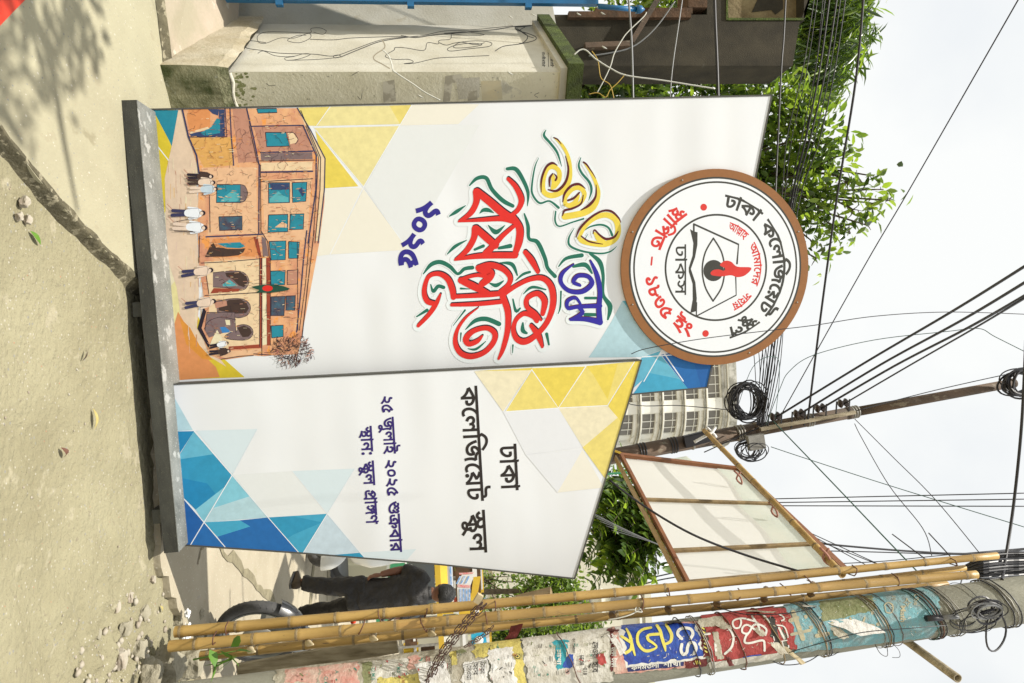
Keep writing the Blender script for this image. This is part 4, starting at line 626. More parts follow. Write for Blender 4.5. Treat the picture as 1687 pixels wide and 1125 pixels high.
# ---- the painted school building
a = Print(PB, .0007); rr = random.Random(5)
a.poly(L([(215, 520), (210, 330), (240, 190), (262, 68), (310, 68), (360, 240), (380, 320)], C1)+L([(400, 560), (430, 900), (410, 1050)], G3)+L([(395, 240), (395, 560), (380, 720), (470, 880), (560, 960), (600, 1010), (420, 900), (330, 860), (270, 760), (250, 560), (230, 420), (160, 200), (110, 40)], G4), INK['ground_wash'])
a.poly(L([(215, 1110), (190, 900), (190, 770), (240, 600), (300, 700), (360, 860), (470, 960), (520, 1010), (550, 1085)], G4), INK['orange_wash'])
a.poly(L([(250, 640), (330, 720), (400, 850), (500, 960), (420, 950), (300, 840)], G4), INK['amber'])
for i in range(260):
    x = rr.uniform(250, 335); y = rr.uniform(190, 570)
    if y < 260 or x < 268+(y-190)*.11: continue
    a.line([(x, y), (x+rr.uniform(-1.5, 1.5), y+rr.uniform(6, 26))], rr.uniform(.4, 1.3), INK[rr.choice(('wash', 'wash2', 'peach2', 'pinkbr', 'cream', 'ochre', 'cream', 'skinp'))])
wall = L([(295, 47), (1222, 40), (1448, 445), (1440, 800), (1400, 1120)], G3)+L([(1165, 740), (1130, 915), (930, 925), (880, 930), (800, 925), (600, 955), (560, 955), (470, 920), (400, 720), (440, 560), (395, 240), (385, 0)], G4)+L([(420, 900), (430, 545), (345, 270)], G3)
a.poly(wall, INK['wall_paint'])
for f, pts, m in [
 (G3, [(345, 275), (700, 270), (700, 500), (470, 520), (430, 440)], 'ochre'), (G3, [(350, 45), (520, 45), (520, 200), (360, 240), (330, 110)], 'orange'), (G3, [(700, 45), (820, 45), (905, 470), (745, 480)], 'pinkbr'), (G3, [(870, 185), (1265, 182), (1340, 380), (925, 385)], 'pinkbr'),
 (G3, [(925, 405), (1340, 395), (1345, 450), (930, 460)], 'greybr'), (G3, [(930, 480), (1345, 470), (1340, 540), (930, 545)], 'peach2'), (G3, [(450, 520), (890, 515), (900, 1050), (500, 1060), (520, 760)], 'peach'), (G3, [(940, 620), (1340, 600), (1300, 1100), (960, 1110)], 'peach'),
 (G4, [(435, 230), (845, 205), (845, 840), (620, 860), (560, 930), (470, 700), (470, 480)], 'peach2'), (G4, [(500, 60), (800, 45), (845, 190), (500, 200), (460, 150)], 'orange'), (G4, [(865, 205), (895, 200), (905, 840), (865, 850)], 'cream'), (G4, [(470, 905), (640, 890), (860, 875), (860, 900), (600, 945)], 'peach'),
 (G3, [(1285, 180), (1225, 40), (1450, 445), (1440, 700), (1400, 1110), (1370, 1110), (1400, 700), (1390, 450)], 'peach2')]:
    a.poly(L(pts, f), INK[m])
def win(f, q, m, fr='inkline', w=1.0, mull=0):
    a.poly(L(q, f), INK[m]); a.line(L(q, f), w*1.5, INK[fr], close=True)
T_ = 'teal_paint'; D_ = 'dark_paint'
for f, q, m in [
 (G3, [(895, 45), (1055, 43), (1060, 75), (905, 80)], T_), (G3, [(965, 235), (1130, 235), (1160, 345), (975, 350)], T_), (G3, [(990, 640), (1160, 640), (1160, 800), (990, 805)], T_), (G3, [(1180, 640), (1300, 635), (1290, 790), (1185, 800)], T_),
 (G3, [(990, 900), (1145, 895), (1145, 1035), (985, 1040)], T_), (G3, [(1165, 895), (1275, 890), (1270, 1015), (1160, 1020)], T_), (G3, [(575, 655), (765, 655), (765, 800), (570, 800)], T_), (G3, [(590, 915), (778, 910), (778, 1020), (595, 1025)], D_),
 (G4, [(915, 80), (1040, 75), (1035, 215), (930, 218)], T_), (G4, [(1060, 80), (1140, 85), (1130, 205), (1060, 205)], T_), (G4, [(925, 300), (1035, 295), (1030, 400), (930, 405)], T_), (G4, [(1050, 295), (1130, 290), (1125, 395), (1050, 400)], 'pinkbr'),
 (G4, [(930, 490), (1035, 485), (1025, 630), (930, 630)], D_), (G4, [(1042, 485), (1110, 480), (1105, 590), (1040, 590)], D_), (G4, [(930, 705), (1020, 700), (1020, 785), (935, 795)], T_)]:
    win(f, q, m)
for q in ([(1000, 645), (1155, 645), (1155, 695), (1010, 700)],): a.poly(L(q, G3), INK['dkblue'])
a.poly(L([(1230, 700), (1255, 675), (1285, 720), (1265, 755)], G3), INK['dkblue'])
a.poly(L([(1040, 1000), (1100, 955), (1140, 975), (1135, 1000)], G3), INK['peach']); a.poly(L([(1000, 770), (1070, 710), (1110, 745), (1150, 760), (1150, 795), (1000, 800)], G3), INK['teal2'])
a.poly(L([(640, 750), (700, 700), (755, 740), (755, 790), (600, 795)], G3), INK['teal2'])
a.poly(L([(765, 655), (800, 668), (822, 725), (800, 785), (765, 800)], G3), INK['greybr']); a.line(L([(765, 655), (800, 668), (822, 725), (800, 785), (765, 800)], G3), 1, INK['inkline'], 4)
a.poly(L([(590, 50), (635, 50), (640, 265), (370, 270), (350, 245), (520, 215), (590, 130)], G3), INK['dkblue']); a.poly(L([(440, 240), (530, 190), (575, 120), (600, 130), (600, 240), (480, 262)], G3), INK[T_])
a.poly(L([(500, 48), (590, 48), (585, 100), (540, 85)], G3), INK['dkblue']); a.poly(L([(360, 230), (500, 190), (515, 205), (360, 248)], G3), INK['peach2'])
a.poly(L([(1145, 240), (1190, 240), (1225, 290), (1210, 320), (1165, 330)], G3), INK['peach2']); a.line(L([(1135, 235), (1190, 238), (1228, 292), (1205, 330)], G3), 1, INK['inkline'], 4)
a.poly(L([(440, 195), (470, 130), (500, 85), (520, 120), (610, 135), (700, 135), (740, 130), (725, 160), (690, 182), (600, 192)], G4), INK['arch']); a.poly(L([(530, 95), (640, 88), (700, 85), (738, 115), (700, 130), (600, 125)], G4), INK[T_])
def arch(q, dark, f=G4):
    a.poly(L(q, f), INK['greybr']); a.poly(L(dark, f), INK['arch']); a.line(L(q, f), 1.0, INK['inkline'], 3)
arch([(500, 312), (600, 300), (690, 300), (740, 320), (767, 372), (745, 425), (700, 442), (620, 425), (500, 418)], [(590, 312), (700, 305), (745, 335), (758, 375), (730, 420), (690, 405), (640, 355), (600, 340)])
a.poly(L([(570, 400), (620, 362), (680, 405), (680, 412), (575, 412)], G4), INK['teal2']); a.line(L([(545, 370), (570, 360), (590, 378), (560, 392)], G4), .9, INK['arch'])
arch([(520, 525), (620, 505), (710, 505), (760, 530), (778, 575), (755, 625), (700, 645), (660, 640), (530, 600)], [(545, 550), (620, 512), (705, 508), (748, 535), (766, 575), (745, 610), (670, 615), (540, 590)])
arch([(675, 705), (730, 695), (780, 715), (797, 755), (775, 795), (720, 812), (600, 800), (600, 770), (680, 740)], [(680, 720), (730, 702), (775, 725), (788, 755), (765, 785), (720, 790), (700, 760)])
a.poly(L([(510, 530), (600, 520), (605, 555), (520, 575)], G4), INK['pinkbr']); a.poly(L([(505, 425), (700, 430), (690, 450), (480, 465)], G4), INK['redbr'])
for pts, m in [([(845, 200), (866, 200), (866, 850), (845, 850)], 'redbr'), ([(893, 200), (922, 200), (926, 850), (900, 850)], 'redbr'), ([(620, 858), (860, 842), (862, 868), (620, 882)], 'redbr'), ([(800, 45), (830, 45), (860, 195), (840, 198)], 'redbr'), ([(860, 40), (890, 60), (912, 190), (870, 195)], 'greybr')]: a.poly(L(pts, G4), INK[m])
# car and ramp
a.poly(L([(440, 740), (455, 605), (660, 605), (670, 760), (600, 750), (470, 792)], G4), INK['greybr']); a.line(L([(440, 740), (455, 605), (660, 605), (670, 760)], G4), 1, INK['inkline'])
a.line(L([(435, 730), (470, 670), (560, 640), (670, 660)], G4), .9, INK['inkline'], 4); a.poly(L([(590, 660), (625, 662), (628, 700), (598, 698)], G4), INK['cream'])
a.poly(L([(430, 565), (385, 725), (465, 868), (478, 850), (415, 722), (450, 600)], G4), INK['shade']); a.poly(L([(550, 715), (590, 712), (638, 752), (570, 758)], G4), INK['bluecar'])
a.poly(L([(470, 860), (500, 790), (530, 735), (545, 760), (570, 800), (560, 830)], G4), INK['cream'])
# heavy lines
for f, pts, w in [
 (G3, [(680, 47), (690, 260), (710, 500)], 2.4), (G3, [(815, 45), (870, 280), (915, 500), (912, 1050)], 2.8), (G3, [(835, 180), (900, 480)], 1.0), (G3, [(850, 186), (1270, 178)], 2.4), (G3, [(928, 397), (1345, 386)], 3.4), (G3, [(930, 556), (1345, 548)], 3.4), (G3, [(930, 632), (1345, 608)], 1.6), (G3, [(920, 465), (1360, 458)], 1.4),
 (G3, [(488, 1076), (950, 1055)], 2.8), (G3, [(1268, 180), (1375, 420), (1372, 700), (1310, 1125)], 3.0), (G3, [(1222, 40), (1330, 220), (1446, 445), (1440, 700), (1390, 1125)], 2.2), (G3, [(1250, 60), (1410, 440), (1405, 700), (1365, 1125)], 1.4), (G3, [(1290, 180), (1395, 440), (1350, 1100)], 1),
 (G3, [(295, 47), (345, 270), (410, 420), (430, 560), (470, 620)], 4), (G3, [(640, 47), (655, 270), (350, 272)], 2.2), (G3, [(515, 740), (520, 1040)], 1.1), (G3, [(905, 480), (925, 500), (930, 1050)], 1.2),
 (G4, [(855, 0), (905, 80), (918, 200)], 1.4), (G4, [(1195, 0), (1170, 220), (1150, 460), (1120, 750)], 2.6), (G4, [(1250, 0), (1200, 420), (1160, 790)], 1.6), (G4, [(1215, 60), (1185, 400), (1140, 740)], 1.0), (G4, [(410, 240), (600, 230), (850, 208)], 1.2), (G4, [(395, 240), (400, 40)], 1.2), (G4, [(440, 480), (640, 470), (840, 458)], 1.3), (G4, [(450, 330), (470, 470)], 1.0), (G4, [(860, 200), (862, 925)], 1.2), (G4, [(845, 200), (845, 860)], .9), (G4, [(925, 200), (925, 850)], .9), (G4, [(560, 952), (700, 930), (800, 925), (800, 912), (930, 922)], 1.3), (G4, [(1125, 80), (1130, 740)], .8)]:
    a.line(L(pts, f), w*.62+.45, INK['navyl'] if w > 2 else INK['inkline'])
# pen cracks inside the walls
def inside(p, q):
    c = False
    for i in range(len(q)):
        (x0, y0), (x1, y1) = q[i-1], q[i]
        if (y0 > p[1]) != (y1 > p[1]) and p[0] < (x1-x0)*(p[1]-y0)/(y1-y0)+x0: c = not c
    return c
n = 0
while n < 480:
    x = rr.uniform(300, 530); y = rr.uniform(180, 585)
    if not inside((x, y), wall): continue
    if y > 400 and rr.random() < .45: n += 1; continue
    k = rr.choice((2, 3, 3, 4, 5)); pts = [(x, y)]; ang = rr.uniform(0, 6.28)
    for j in range(k):
        ang += rr.uniform(-1.1, 1.1); pts.append((pts[-1][0]+math.cos(ang)*rr.uniform(1.5, 6), pts[-1][1]+math.sin(ang)*rr.uniform(1.5, 6)))
    if all(inside(p, wall) for p in pts): a.line(pts, rr.choice((.22, .28, .35, .5)), INK[rr.choice(('inkline', 'inkline', 'redbr', 'arch'))])
    n += 1
for q in range(620):                         # colour pencil hatching
    x = rr.uniform(310, 520); y = rr.uniform(185, 580); 
    if inside((x, y), wall) and inside((x+9, y), wall): a.line([(x, y), (x+rr.uniform(3, 8), y+rr.uniform(-1, 1))], rr.uniform(.3, .9), INK[rr.choice(('orange', 'ochre', 'pinkbr', 'peach2', 'cream', 'peach', 'redbr', 'pinkbr'))])
# little figures
def figure(f, ft, hd, wd, body, legs, k=1.0):
    x0, y0 = f(*ft); x1, y1 = f(*hd); Lx = x1-x0; s = Lx/22
    P = lambda u, v: (x0+(x1-x0)*u, y0+(y1-y0)*u+v*s)
    a.line([P(.02, -1.6), P(.5, -1.0)], 2.2*s, INK[legs]); a.line([P(.0, 1.5), P(.5, 1.0)], 2.2*s, INK[legs])
    a.line([P(.48, 0), P(.80, 0)], [5.0*s, 6.0*s], INK[body]); a.line([P(.78, -2.8), P(.5, -3.6)], 1.5*s, INK[body]); a.line([P(.78, 2.8), P(.52, 3.8)], 1.5*s, INK[body])
    a.dot(*P(.93, 0), 1.9*s, 1.7*s, INK['shade']); a.dot(*P(.90, .2), 1.1*s, 1.2*s, INK['skinp'])
    a.line([P(.48, -2.9), P(.80, -3.2), P(.84, 0), P(.80, 3.2), P(.48, 2.9)], .55, INK['shade']); a.line([P(0, -2.6), P(-.15, -6)], .9, INK['pinkbr'])
for args in [((340, 590), (545, 590), 1, 'arch', 'shade'), ((345, 635), (560, 640), 1, 'skinp', 'arch'), ((362, 700), (580, 690), 1, 'grey_bl', 'skinp'), ((215, 885), (480, 885), 1, 'white', 'navyl'), ((228, 990), (495, 1005), 1, 'white', 'skinp')]: figure(G3, *args)
a.line(L([(235, 1030), (400, 1040)], G3), 1.2, INK['shade']); a.line(L([(225, 960), (390, 925)], G3), .7, INK['shade'])
for args in [((275, 320), (500, 290), 1, 'skinp', 'navyl'), ((300, 555), (520, 520), 1, 'skinp', 'navyl'), ((480, 860), (615, 830), 1, 'white', 'shade'), ((478, 905), (630, 890), 1, 'arch', 'shade')]: figure(G4, *args)
# flag and shrub
a.poly(L([(785, 415), (870, 400), (920, 398), (1020, 410), (1070, 428), (1055, 442), (930, 460), (820, 458), (845, 440), (800, 425)], G4), INK['flag']); x, y = G4(905, 427); a.dot(x, y, 8.6, 4.9, INK['red'])
cx, cy = G4(1090, 890)
for i in range(300):
    t = rr.uniform(0, 6.283); r0 = 30*rr.random()**.5*(1+.12*math.sin(4*t)); x, y = cx+r0*math.cos(t)*1.05, cy+r0*math.sin(t)*.82; an = t+rr.gauss(0, .8); ll = rr.uniform(3, 8)
    a.line([(x, y), (x+ll*.5*math.cos(an), y+ll*.5*math.sin(an)), (x+ll*math.cos(an+.3), y+ll*math.sin(an+.3))], rr.uniform(.4, 1.3), INK[rr.choice(('bush', 'bush', 'shade', 'arch', 'arch', 'pinkbr'))])
a.done('painted_school_picture', panel_back)

# ---- lettering by brush
c = Print(PB, .0009); s1 = 1/3.309; s2 = 1/4.689; s3 = 1/2.557
red = [
 ([(520, 115), (562, 160), (592, 230), (572, 285), (535, 315)], [20, 28, 32, 26, 20]), ([(350, 185), (420, 240), (490, 300), (555, 340)], [40, 42, 44, 40]), ([(345, 185), (345, 245), (312, 305), (252, 346)], [36, 34, 30, 12]), ([(250, 347), (380, 338), (490, 332), (560, 345)], [10, 22, 30, 40]),
 ([(545, 325), (582, 385), (578, 460), (555, 530)], [36, 40, 40, 30]), ([(345, 385), (395, 430), (450, 478)], [36, 40, 38]), ([(338, 385), (332, 440), (292, 508), (232, 555)], [34, 34, 30, 14]), ([(230, 556), (340, 538), (450, 532), (558, 532)], [12, 28, 34, 34]), ([(548, 375), (490, 425), (440, 480), (395, 525)], [22, 26, 34, 36]),
 ([(613, 515), (648, 560), (682, 622)], [26, 34, 22]), ([(30, 915), (85, 858), (125, 800), (150, 745)], [20, 24, 26, 12]), ([(118, 795), (78, 780), (62, 725), (85, 650), (140, 632), (190, 660), (215, 715), (222, 760)], [26, 30, 26, 24, 26, 32, 34, 30]), ([(222, 757), (330, 752), (420, 745), (505, 738)], [22, 24, 30, 26]),
 ([(262, 668), (330, 700), (410, 740)], [34, 40, 30]), ([(262, 665), (320, 645), (370, 640), (420, 655)], [22, 20, 22, 30]), ([(355, 600), (420, 585), (490, 605), (530, 650), (520, 695), (475, 732)], [28, 34, 32, 28, 28, 24]), ([(360, 608), (420, 625), (415, 655), (375, 690)], [30, 44, 42, 34]), ([(212, 802), (350, 797), (480, 785)], [18, 24, 24]),
 ([(490, 755), (518, 840), (516, 940), (492, 1040), (468, 1095)], [34, 34, 30, 26, 14]), ([(490, 750), (560, 700), (640, 662), (710, 658), (755, 705), (765, 790), (740, 880), (690, 950), (620, 1000), (570, 990), (548, 940), (562, 885), (605, 850), (655, 862), (676, 890)], [22, 24, 26, 30, 34, 34, 30, 28, 34, 32, 26, 24, 26, 30, 24]),
 ([(700, 885), (668, 850), (622, 812), (625, 765), (680, 740), (718, 780), (708, 850)], [12, 24, 26, 28, 30, 34, 26]), ([(645, 915), (682, 965), (706, 1030)], [22, 34, 16]), ([(357, 818), (290, 870), (242, 940), (232, 1010), (262, 1065), (320, 1083), (390, 1060), (440, 1005), (445, 955), (400, 928), (330, 945), (290, 985), (305, 1015), (350, 1000), (378, 972)], [5, 14, 20, 26, 30, 30, 28, 30, 30, 26, 28, 34, 28, 26, 12])]
yel = [
 ([(248, 128), (302, 175), (352, 260), (372, 360), (362, 460), (310, 540), (230, 572), (170, 545), (160, 470), (190, 375), (240, 350), (285, 385), (285, 450), (250, 505)], [5, 24, 26, 30, 38, 44, 44, 40, 40, 34, 36, 36, 36, 34]), ([(235, 420), (245, 470), (235, 515)], [30, 34, 28]),
 ([(480, 322), (532, 392), (572, 480), (588, 560), (555, 650), (480, 705), (330, 735)], [8, 26, 28, 36, 50, 50, 50]), ([(335, 640), (335, 590), (390, 525), (450, 515), (482, 565), (445, 635), (380, 655), (340, 640)], [32, 30, 32, 36, 36, 32, 34, 34]), ([(430, 575), (410, 625), (370, 645)], [34, 36, 30]),
 ([(440, 900), (485, 815), (560, 748), (650, 722), (722, 760), (742, 840), (720, 905), (650, 945), (560, 945), (470, 925), (438, 900)], [26, 30, 36, 44, 46, 44, 44, 46, 42, 40, 26]), ([(560, 862), (590, 905), (625, 925)], [18, 40, 40])]
mar = [
 ([(245, 125), (275, 140), (302, 175)], [10, 12, 6]), ([(335, 265), (358, 370), (335, 470), (270, 535), (203, 527)], [5, 16, 20, 20, 10]), ([(148, 545), (150, 450), (185, 355), (232, 322), (272, 340)], [6, 16, 18, 20, 6]), ([(214, 502), (214, 440), (237, 403)], [10, 18, 10]), ([(246, 402), (268, 430), (258, 455)], [5, 14, 16]),
 ([(475, 315), (500, 335), (545, 400), (570, 440)], [14, 14, 8, 4]), ([(572, 490), (568, 580), (520, 645), (455, 685)], [6, 16, 22, 8]), ([(315, 620), (330, 555), (380, 498), (440, 485), (488, 518)], [8, 18, 20, 20, 6]), ([(355, 610), (400, 592), (442, 550)], [16, 18, 14]), ([(472, 570), (455, 635), (390, 672), (330, 688), (312, 728)], [8, 14, 18, 18, 8]),
 ([(418, 892), (450, 822), (530, 742), (620, 692), (690, 695), (745, 745), (763, 782)], [8, 18, 18, 16, 18, 14, 5]), ([(548, 870), (560, 838), (600, 878), (650, 908), (710, 893), (742, 850)], [5, 12, 16, 20, 18, 8]), ([(456, 885), (520, 928), (622, 948)], [10, 14, 6])]
blu = [([(903, 640), (930, 700), (942, 770), (938, 840), (942, 898)], [10, 20, 20, 22, 24]), ([(832, 652), (785, 690), (778, 730), (812, 765), (868, 768), (908, 735), (892, 705), (850, 702), (830, 728), (858, 742)], [5, 16, 18, 18, 20, 20, 18, 18, 16, 12]), ([(865, 830), (840, 795), (806, 808), (808, 838), (850, 832), (942, 828)], [10, 14, 16, 16, 16, 20]), ([(818, 886), (880, 884), (942, 896)], [12, 20, 26]), ([(850, 832), (868, 858), (822, 884)], [14, 18, 10])]
gre1 = [
 ([(310, 150), (350, 112), (400, 110), (432, 172), (490, 232), (545, 262)], [8, 20, 22, 22, 24, 20]), ([(515, 60), (562, 62), (602, 122), (628, 190), (625, 262)], [18, 24, 22, 18, 4]), ([(200, 318), (240, 292), (288, 260)], [6, 20, 4]), ([(365, 302), (385, 285), (412, 285), (442, 300)], [4, 20, 22, 4]), ([(608, 305), (628, 370), (634, 440), (680, 460), (720, 545), (735, 600), (775, 645)], [8, 20, 18, 24, 22, 20, 22]),
 ([(412, 368), (440, 398), (462, 402), (502, 368)], [5, 24, 24, 4]), ([(338, 500), (385, 480)], [14, 18]), ([(470, 492), (532, 480)], [16, 24]), ([(188, 525), (232, 482), (295, 448)], [5, 18, 4]), ([(58, 632), (100, 582), (150, 568), (202, 592), (245, 632), (282, 605), (325, 598)], [6, 22, 24, 22, 16, 20, 22]), ([(470, 572), (540, 580), (570, 640)], [4, 22, 8]), ([(562, 668), (600, 635), (638, 622)], [5, 14, 14]),
 ([(418, 682), (455, 695), (495, 670)], [6, 22, 6]), ([(98, 690), (112, 728), (138, 700), (168, 706)], [6, 18, 20, 20]), ([(262, 712), (312, 715)], [12, 4]), ([(603, 742), (650, 705), (725, 718)], [4, 16, 8]), ([(288, 935), (340, 888), (400, 878), (470, 905)], [5, 22, 26, 26]), ([(220, 915), (285, 830)], [3, 10]), ([(22, 865), (78, 830)], [8, 18]), ([(546, 770), (562, 835), (585, 820)], [8, 16, 10]),
 ([(808, 728), (804, 800), (793, 850)], [10, 8, 2]), ([(600, 900), (600, 940), (620, 955)], [10, 24, 14]), ([(730, 960), (742, 1018)], [18, 10]), ([(300, 1040), (345, 1042), (398, 1000)], [4, 14, 4]), ([(546, 1020), (544, 1065)], [9, 3]), ([(263, 955), (260, 1000)], [9, 4])]
gre2 = [
 ([(186, 65), (170, 110), (222, 172), (272, 242), (306, 348)], [5, 20, 20, 18, 4]), ([(130, 280), (100, 350), (78, 480), (80, 560), (135, 630), (212, 615), (282, 666)], [3, 10, 14, 16, 16, 14, 20]), ([(455, 278), (438, 340), (462, 400), (520, 470), (536, 535), (514, 612)], [5, 16, 18, 20, 18, 4]), ([(260, 695), (256, 770), (290, 810), (390, 778), (475, 752)], [12, 14, 12, 12, 14]), ([(468, 852), (530, 812), (610, 798), (668, 822), (696, 878)], [4, 12, 16, 16, 20]), ([(404, 822), (362, 900), (372, 962), (470, 1003), (600, 1020), (680, 1005), (732, 964)], [3, 14, 18, 16, 14, 12, 3]), ([(488, 905), (510, 868)], [6, 3])]
gre3 = [([(768, 662), (800, 628), (865, 615)], [5, 14, 18]), ([(830, 662), (880, 655), (908, 690)], [12, 20, 8]), ([(900, 608), (940, 642), (955, 700), (955, 780), (984, 830), (975, 885)], [10, 20, 14, 14, 22, 8]), ([(880, 795), (925, 795)], [12, 12]), ([(880, 865), (922, 865)], [16, 14]), ([(776, 768), (776, 830), (765, 862)], [5, 6, 3])]
def strokes(S, f, sc, m, k=1.0, dx=0, dy=0, add=0):
    for pts, w in S: c.line([f(x+dx, y+dy) for x, y in pts], [(ww*k+add)*sc for ww in w], INK[m], 6)
for S, f, sc, ad in ((red, Q1, s1, 44), (gre1, Q1, s1, 12), (yel, Q2, s2, 40), (gre2, Q2, s2, 14), (blu, C2, s3, 30), (gre3, C2, s3, 12)): strokes(S, f, sc, 'halo', 1, add=ad)
strokes(gre1, Q1, s1, 'green'); strokes(gre2, Q2, s2, 'green'); strokes(gre3, C2, s3, 'green')
strokes(red, Q1, s1, 'shade', 1, 3, -7); strokes(red, Q1, s1, 'red'); strokes(yel, Q2, s2, 'calY'); strokes(mar, Q2, s2, 'maroon'); strokes(blu, C2, s3, 'maroon', 1, -2, -3); strokes(blu, C2, s3, 'calB')
c.done('brush_lettering', panel_back)
c = Print(PB, .0012)
for g, (cx, cy), ang, hh in ((77, (706.5, 346), 36, 32), (75, (690.5, 369), 32, 30), (77, (681, 398), 22, 30), (80, (673, 425), 12, 31)):
    t = rad(ang); k = hh/.64
    def f(x, y):
        u = (x-.29)*k*1.0; v = (y-.30)*k      # u to the right of upright text, v up
        uu = u*math.cos(t)+v*math.sin(t); vv = -u*math.sin(t)+v*math.cos(t); return (cx+vv, cy+uu)
    for vs, fs in glyph_mesh(g, .045): c.mesh2(vs, fs, f, INK['navy2'])
c.done('year_numerals', panel_back)

# ------------------------------------------------------------------ round emblem fixed to the board
ec = PD(1180, 441); ux = bx; uz = bz
ER = ((PD(1180, 603)-PD(1180, 280)).length)/2
def PE(u, v, o=0): return ec+ux*u+uz*v+bn*o           # metres on the emblem plane
mb = MB(); n = 96; ring = [(math.cos(6.28319*i/n)*ER, math.sin(6.28319*i/n)*ER) for i in range(n)]
mb.prism([PE(u, v, -.018) for u, v in ring], [PE(u, v, 0) for u, v in ring])
emblem = build(mb, 'round_emblem', INK['brown'], board)
class PrintE(Print):
    def __init__(s, off): Print.__init__(s, None, off)
    def pt(s, x, y, o): return s.proj2(x, y, o)
EK = ER/161.0                                # emblem pixel units (outer radius 161)
pe = PrintE(.0003); pe.proj2 = lambda u, v, o: PE(u*EK, v*EK, o)
pe.dot(0, 0, 148, 148, INK['grey_ink'], 96); pe.dot(0, 0, 145, 145, INK['white'], 96)
def ringl(r, w, m, seg=128):
    pe.line([(r*math.cos(6.28319*i/seg), r*math.sin(6.28319*i/seg)) for i in range(seg+1)], w, m)
ringl(139.5, 3.0, INK['grey_ink']); ringl(86.5, 3.2, INK['grey_ink'])
def e5(X, Y):                                # crop pixel -> emblem units through the board plane
    p = PD(*E5(X, Y))-ec; return (p.dot(ux)/EK, p.dot(uz)/EK)
def arcw(key, a0, a1, rb, rm, m, bold, inner=False):
    w, gl = WD[key]
    def f(u, h):
        t = rad(a0+(a1-a0)*u); r = rb+(rm-rb)*h/.635; return (r*math.sin(t), r*math.cos(t))
    word(pe, key, f, m, bold, 60)
GI = INK['grey_ink']; RI = INK['redink']
arcw('dhaka', -80, -46, 100, 120, GI, .03); arcw('coll', -39, 45, 99, 120, GI, .03); arcw('school', 53, 80, 102, 120, GI, .03)
arcw('estd', -118, -160, 120, 100, RI, .03)
pe.line([(e5(55, 480)), (e5(50, 528))], 3, RI)
for key, a0, a1 in (('yr', -183, -222), ('ing', -228, -246)): arcw(key, a0, a1, 121, 101, RI, .03)
arcw('allah', -70, -42, 66, 78, RI, .022); arcw('amader', -30, 26, 66, 78, RI, .022); arcw('sohay', 40, 68, 66, 78, RI, .022)
def fdk(u, h):
    q = e5(205+(273-205)*h/.635, 400+318*u); return q
word(pe, 'dhakos', fdk, GI, .012)
q = lambda pts: [e5(*p) for p in pts]
pe.poly(q([(298, 300), (322, 315), (346, 320), (345, 400), (330, 480), (303, 555), (332, 640), (341, 740), (336, 825), (300, 836), (315, 750), (314, 650), (290, 572), (290, 545), (314, 470), (319, 390)]), GI)
for pts, w in (([(322, 268), (608, 398), (598, 520)], 3.0), ([(590, 605), (593, 722), (340, 855)], 2.2), ([(322, 268), (322, 318)], 3), ([(340, 770), (338, 858)], 2)): pe.line(q(pts), w, GI)
for pts in ([(447, 358), (395, 450), (376, 560), (395, 670), (445, 760)], [(447, 358), (500, 450), (518, 560), (500, 670), (445, 760)]): pe.line(q(pts), 2.6, GI, 8)
x, y = e5(448, 565); pe.dot(x, y, 17.5, 17.5, GI)
fl = smooth([(p[0], p[1], 0) for p in q([(428, 580), (445, 563), (480, 557), (512, 566), (522, 550), (488, 530), (520, 503), (560, 508), (600, 540), (690, 547), (650, 595), (600, 607), (560, 595), (500, 602), (440, 595), (428, 580)])], 4)
pe.poly([(p.x, p.y) for p in fl[:-1]], RI)
for X, Y in ((385, 160), (397, 967)): x, y = e5(X, Y); pe.dot(x, y, 5.6, 5.6, RI)
pe.done('emblem_print', emblem)
for t in (20, 110, 200, 290, 65, 245):
    mb = MB(); p = PE(ER*.955*math.cos(rad(t)), ER*.955*math.sin(rad(t))); mb.lathe([(.0, .004), (.005, .003), (.006, 0)], p, bn, 8); build(mb, 'fixing_nail', M['steel'], emblem)
# ------------------------------------------------------------------ gate pillar left of the board
PC = gr(272, 118, 0); da = V(-.60, .80, 0); db = V(.80, .60, 0); dz = V(0, 0, 1)
def zat(x, y, p):                           # height on the vertical line through p seen at pixel row x
    d = ray(x, y); t = math.hypot(p.x, p.y)/math.hypot(d.x, d.y); return CAM_H+d.z*t
pil = thing('gate_pillar', 'pale plaster gate pillar with mossy cap and black scribbles left of the banner board', 'pillar', PC)
zc0 = zat(922, 112, PC); zc1 = zc0+.115; z_pl = zat(376, 118, PC)
LA, LB = 1.30, .62
def quadbox(o, la, lb, z0, z1, oa=0, ob=0, mi=0, mb=None):
    q = [o+da*-oa+db*-ob, o+da*-oa+db*(lb+ob), o+da*(la+oa)+db*(lb+ob), o+da*(la+oa)+db*-ob]
    q = [V(p.x, p.y, 0) for p in q]; mb.prism([p+dz*z0 for p in q], [p+dz*z1 for p in q], mi)
mb = MB(); quadbox(PC, LA, LB, z_pl, zc0, mb=mb)
shaft = build(mb, 'shaft', M['plaster'], pil)
me = shaft.data; me.materials.append(M['plaster_shade_lift'])
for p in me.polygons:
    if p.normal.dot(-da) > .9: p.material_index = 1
mb = MB(); rr = random.Random(4)
rows = []
q = [V(0, 0, 0)+db*(LB+.05)-da*.05, PC*0-da*.05-db*.05, PC*0+da*(LA+.02)-db*.05]
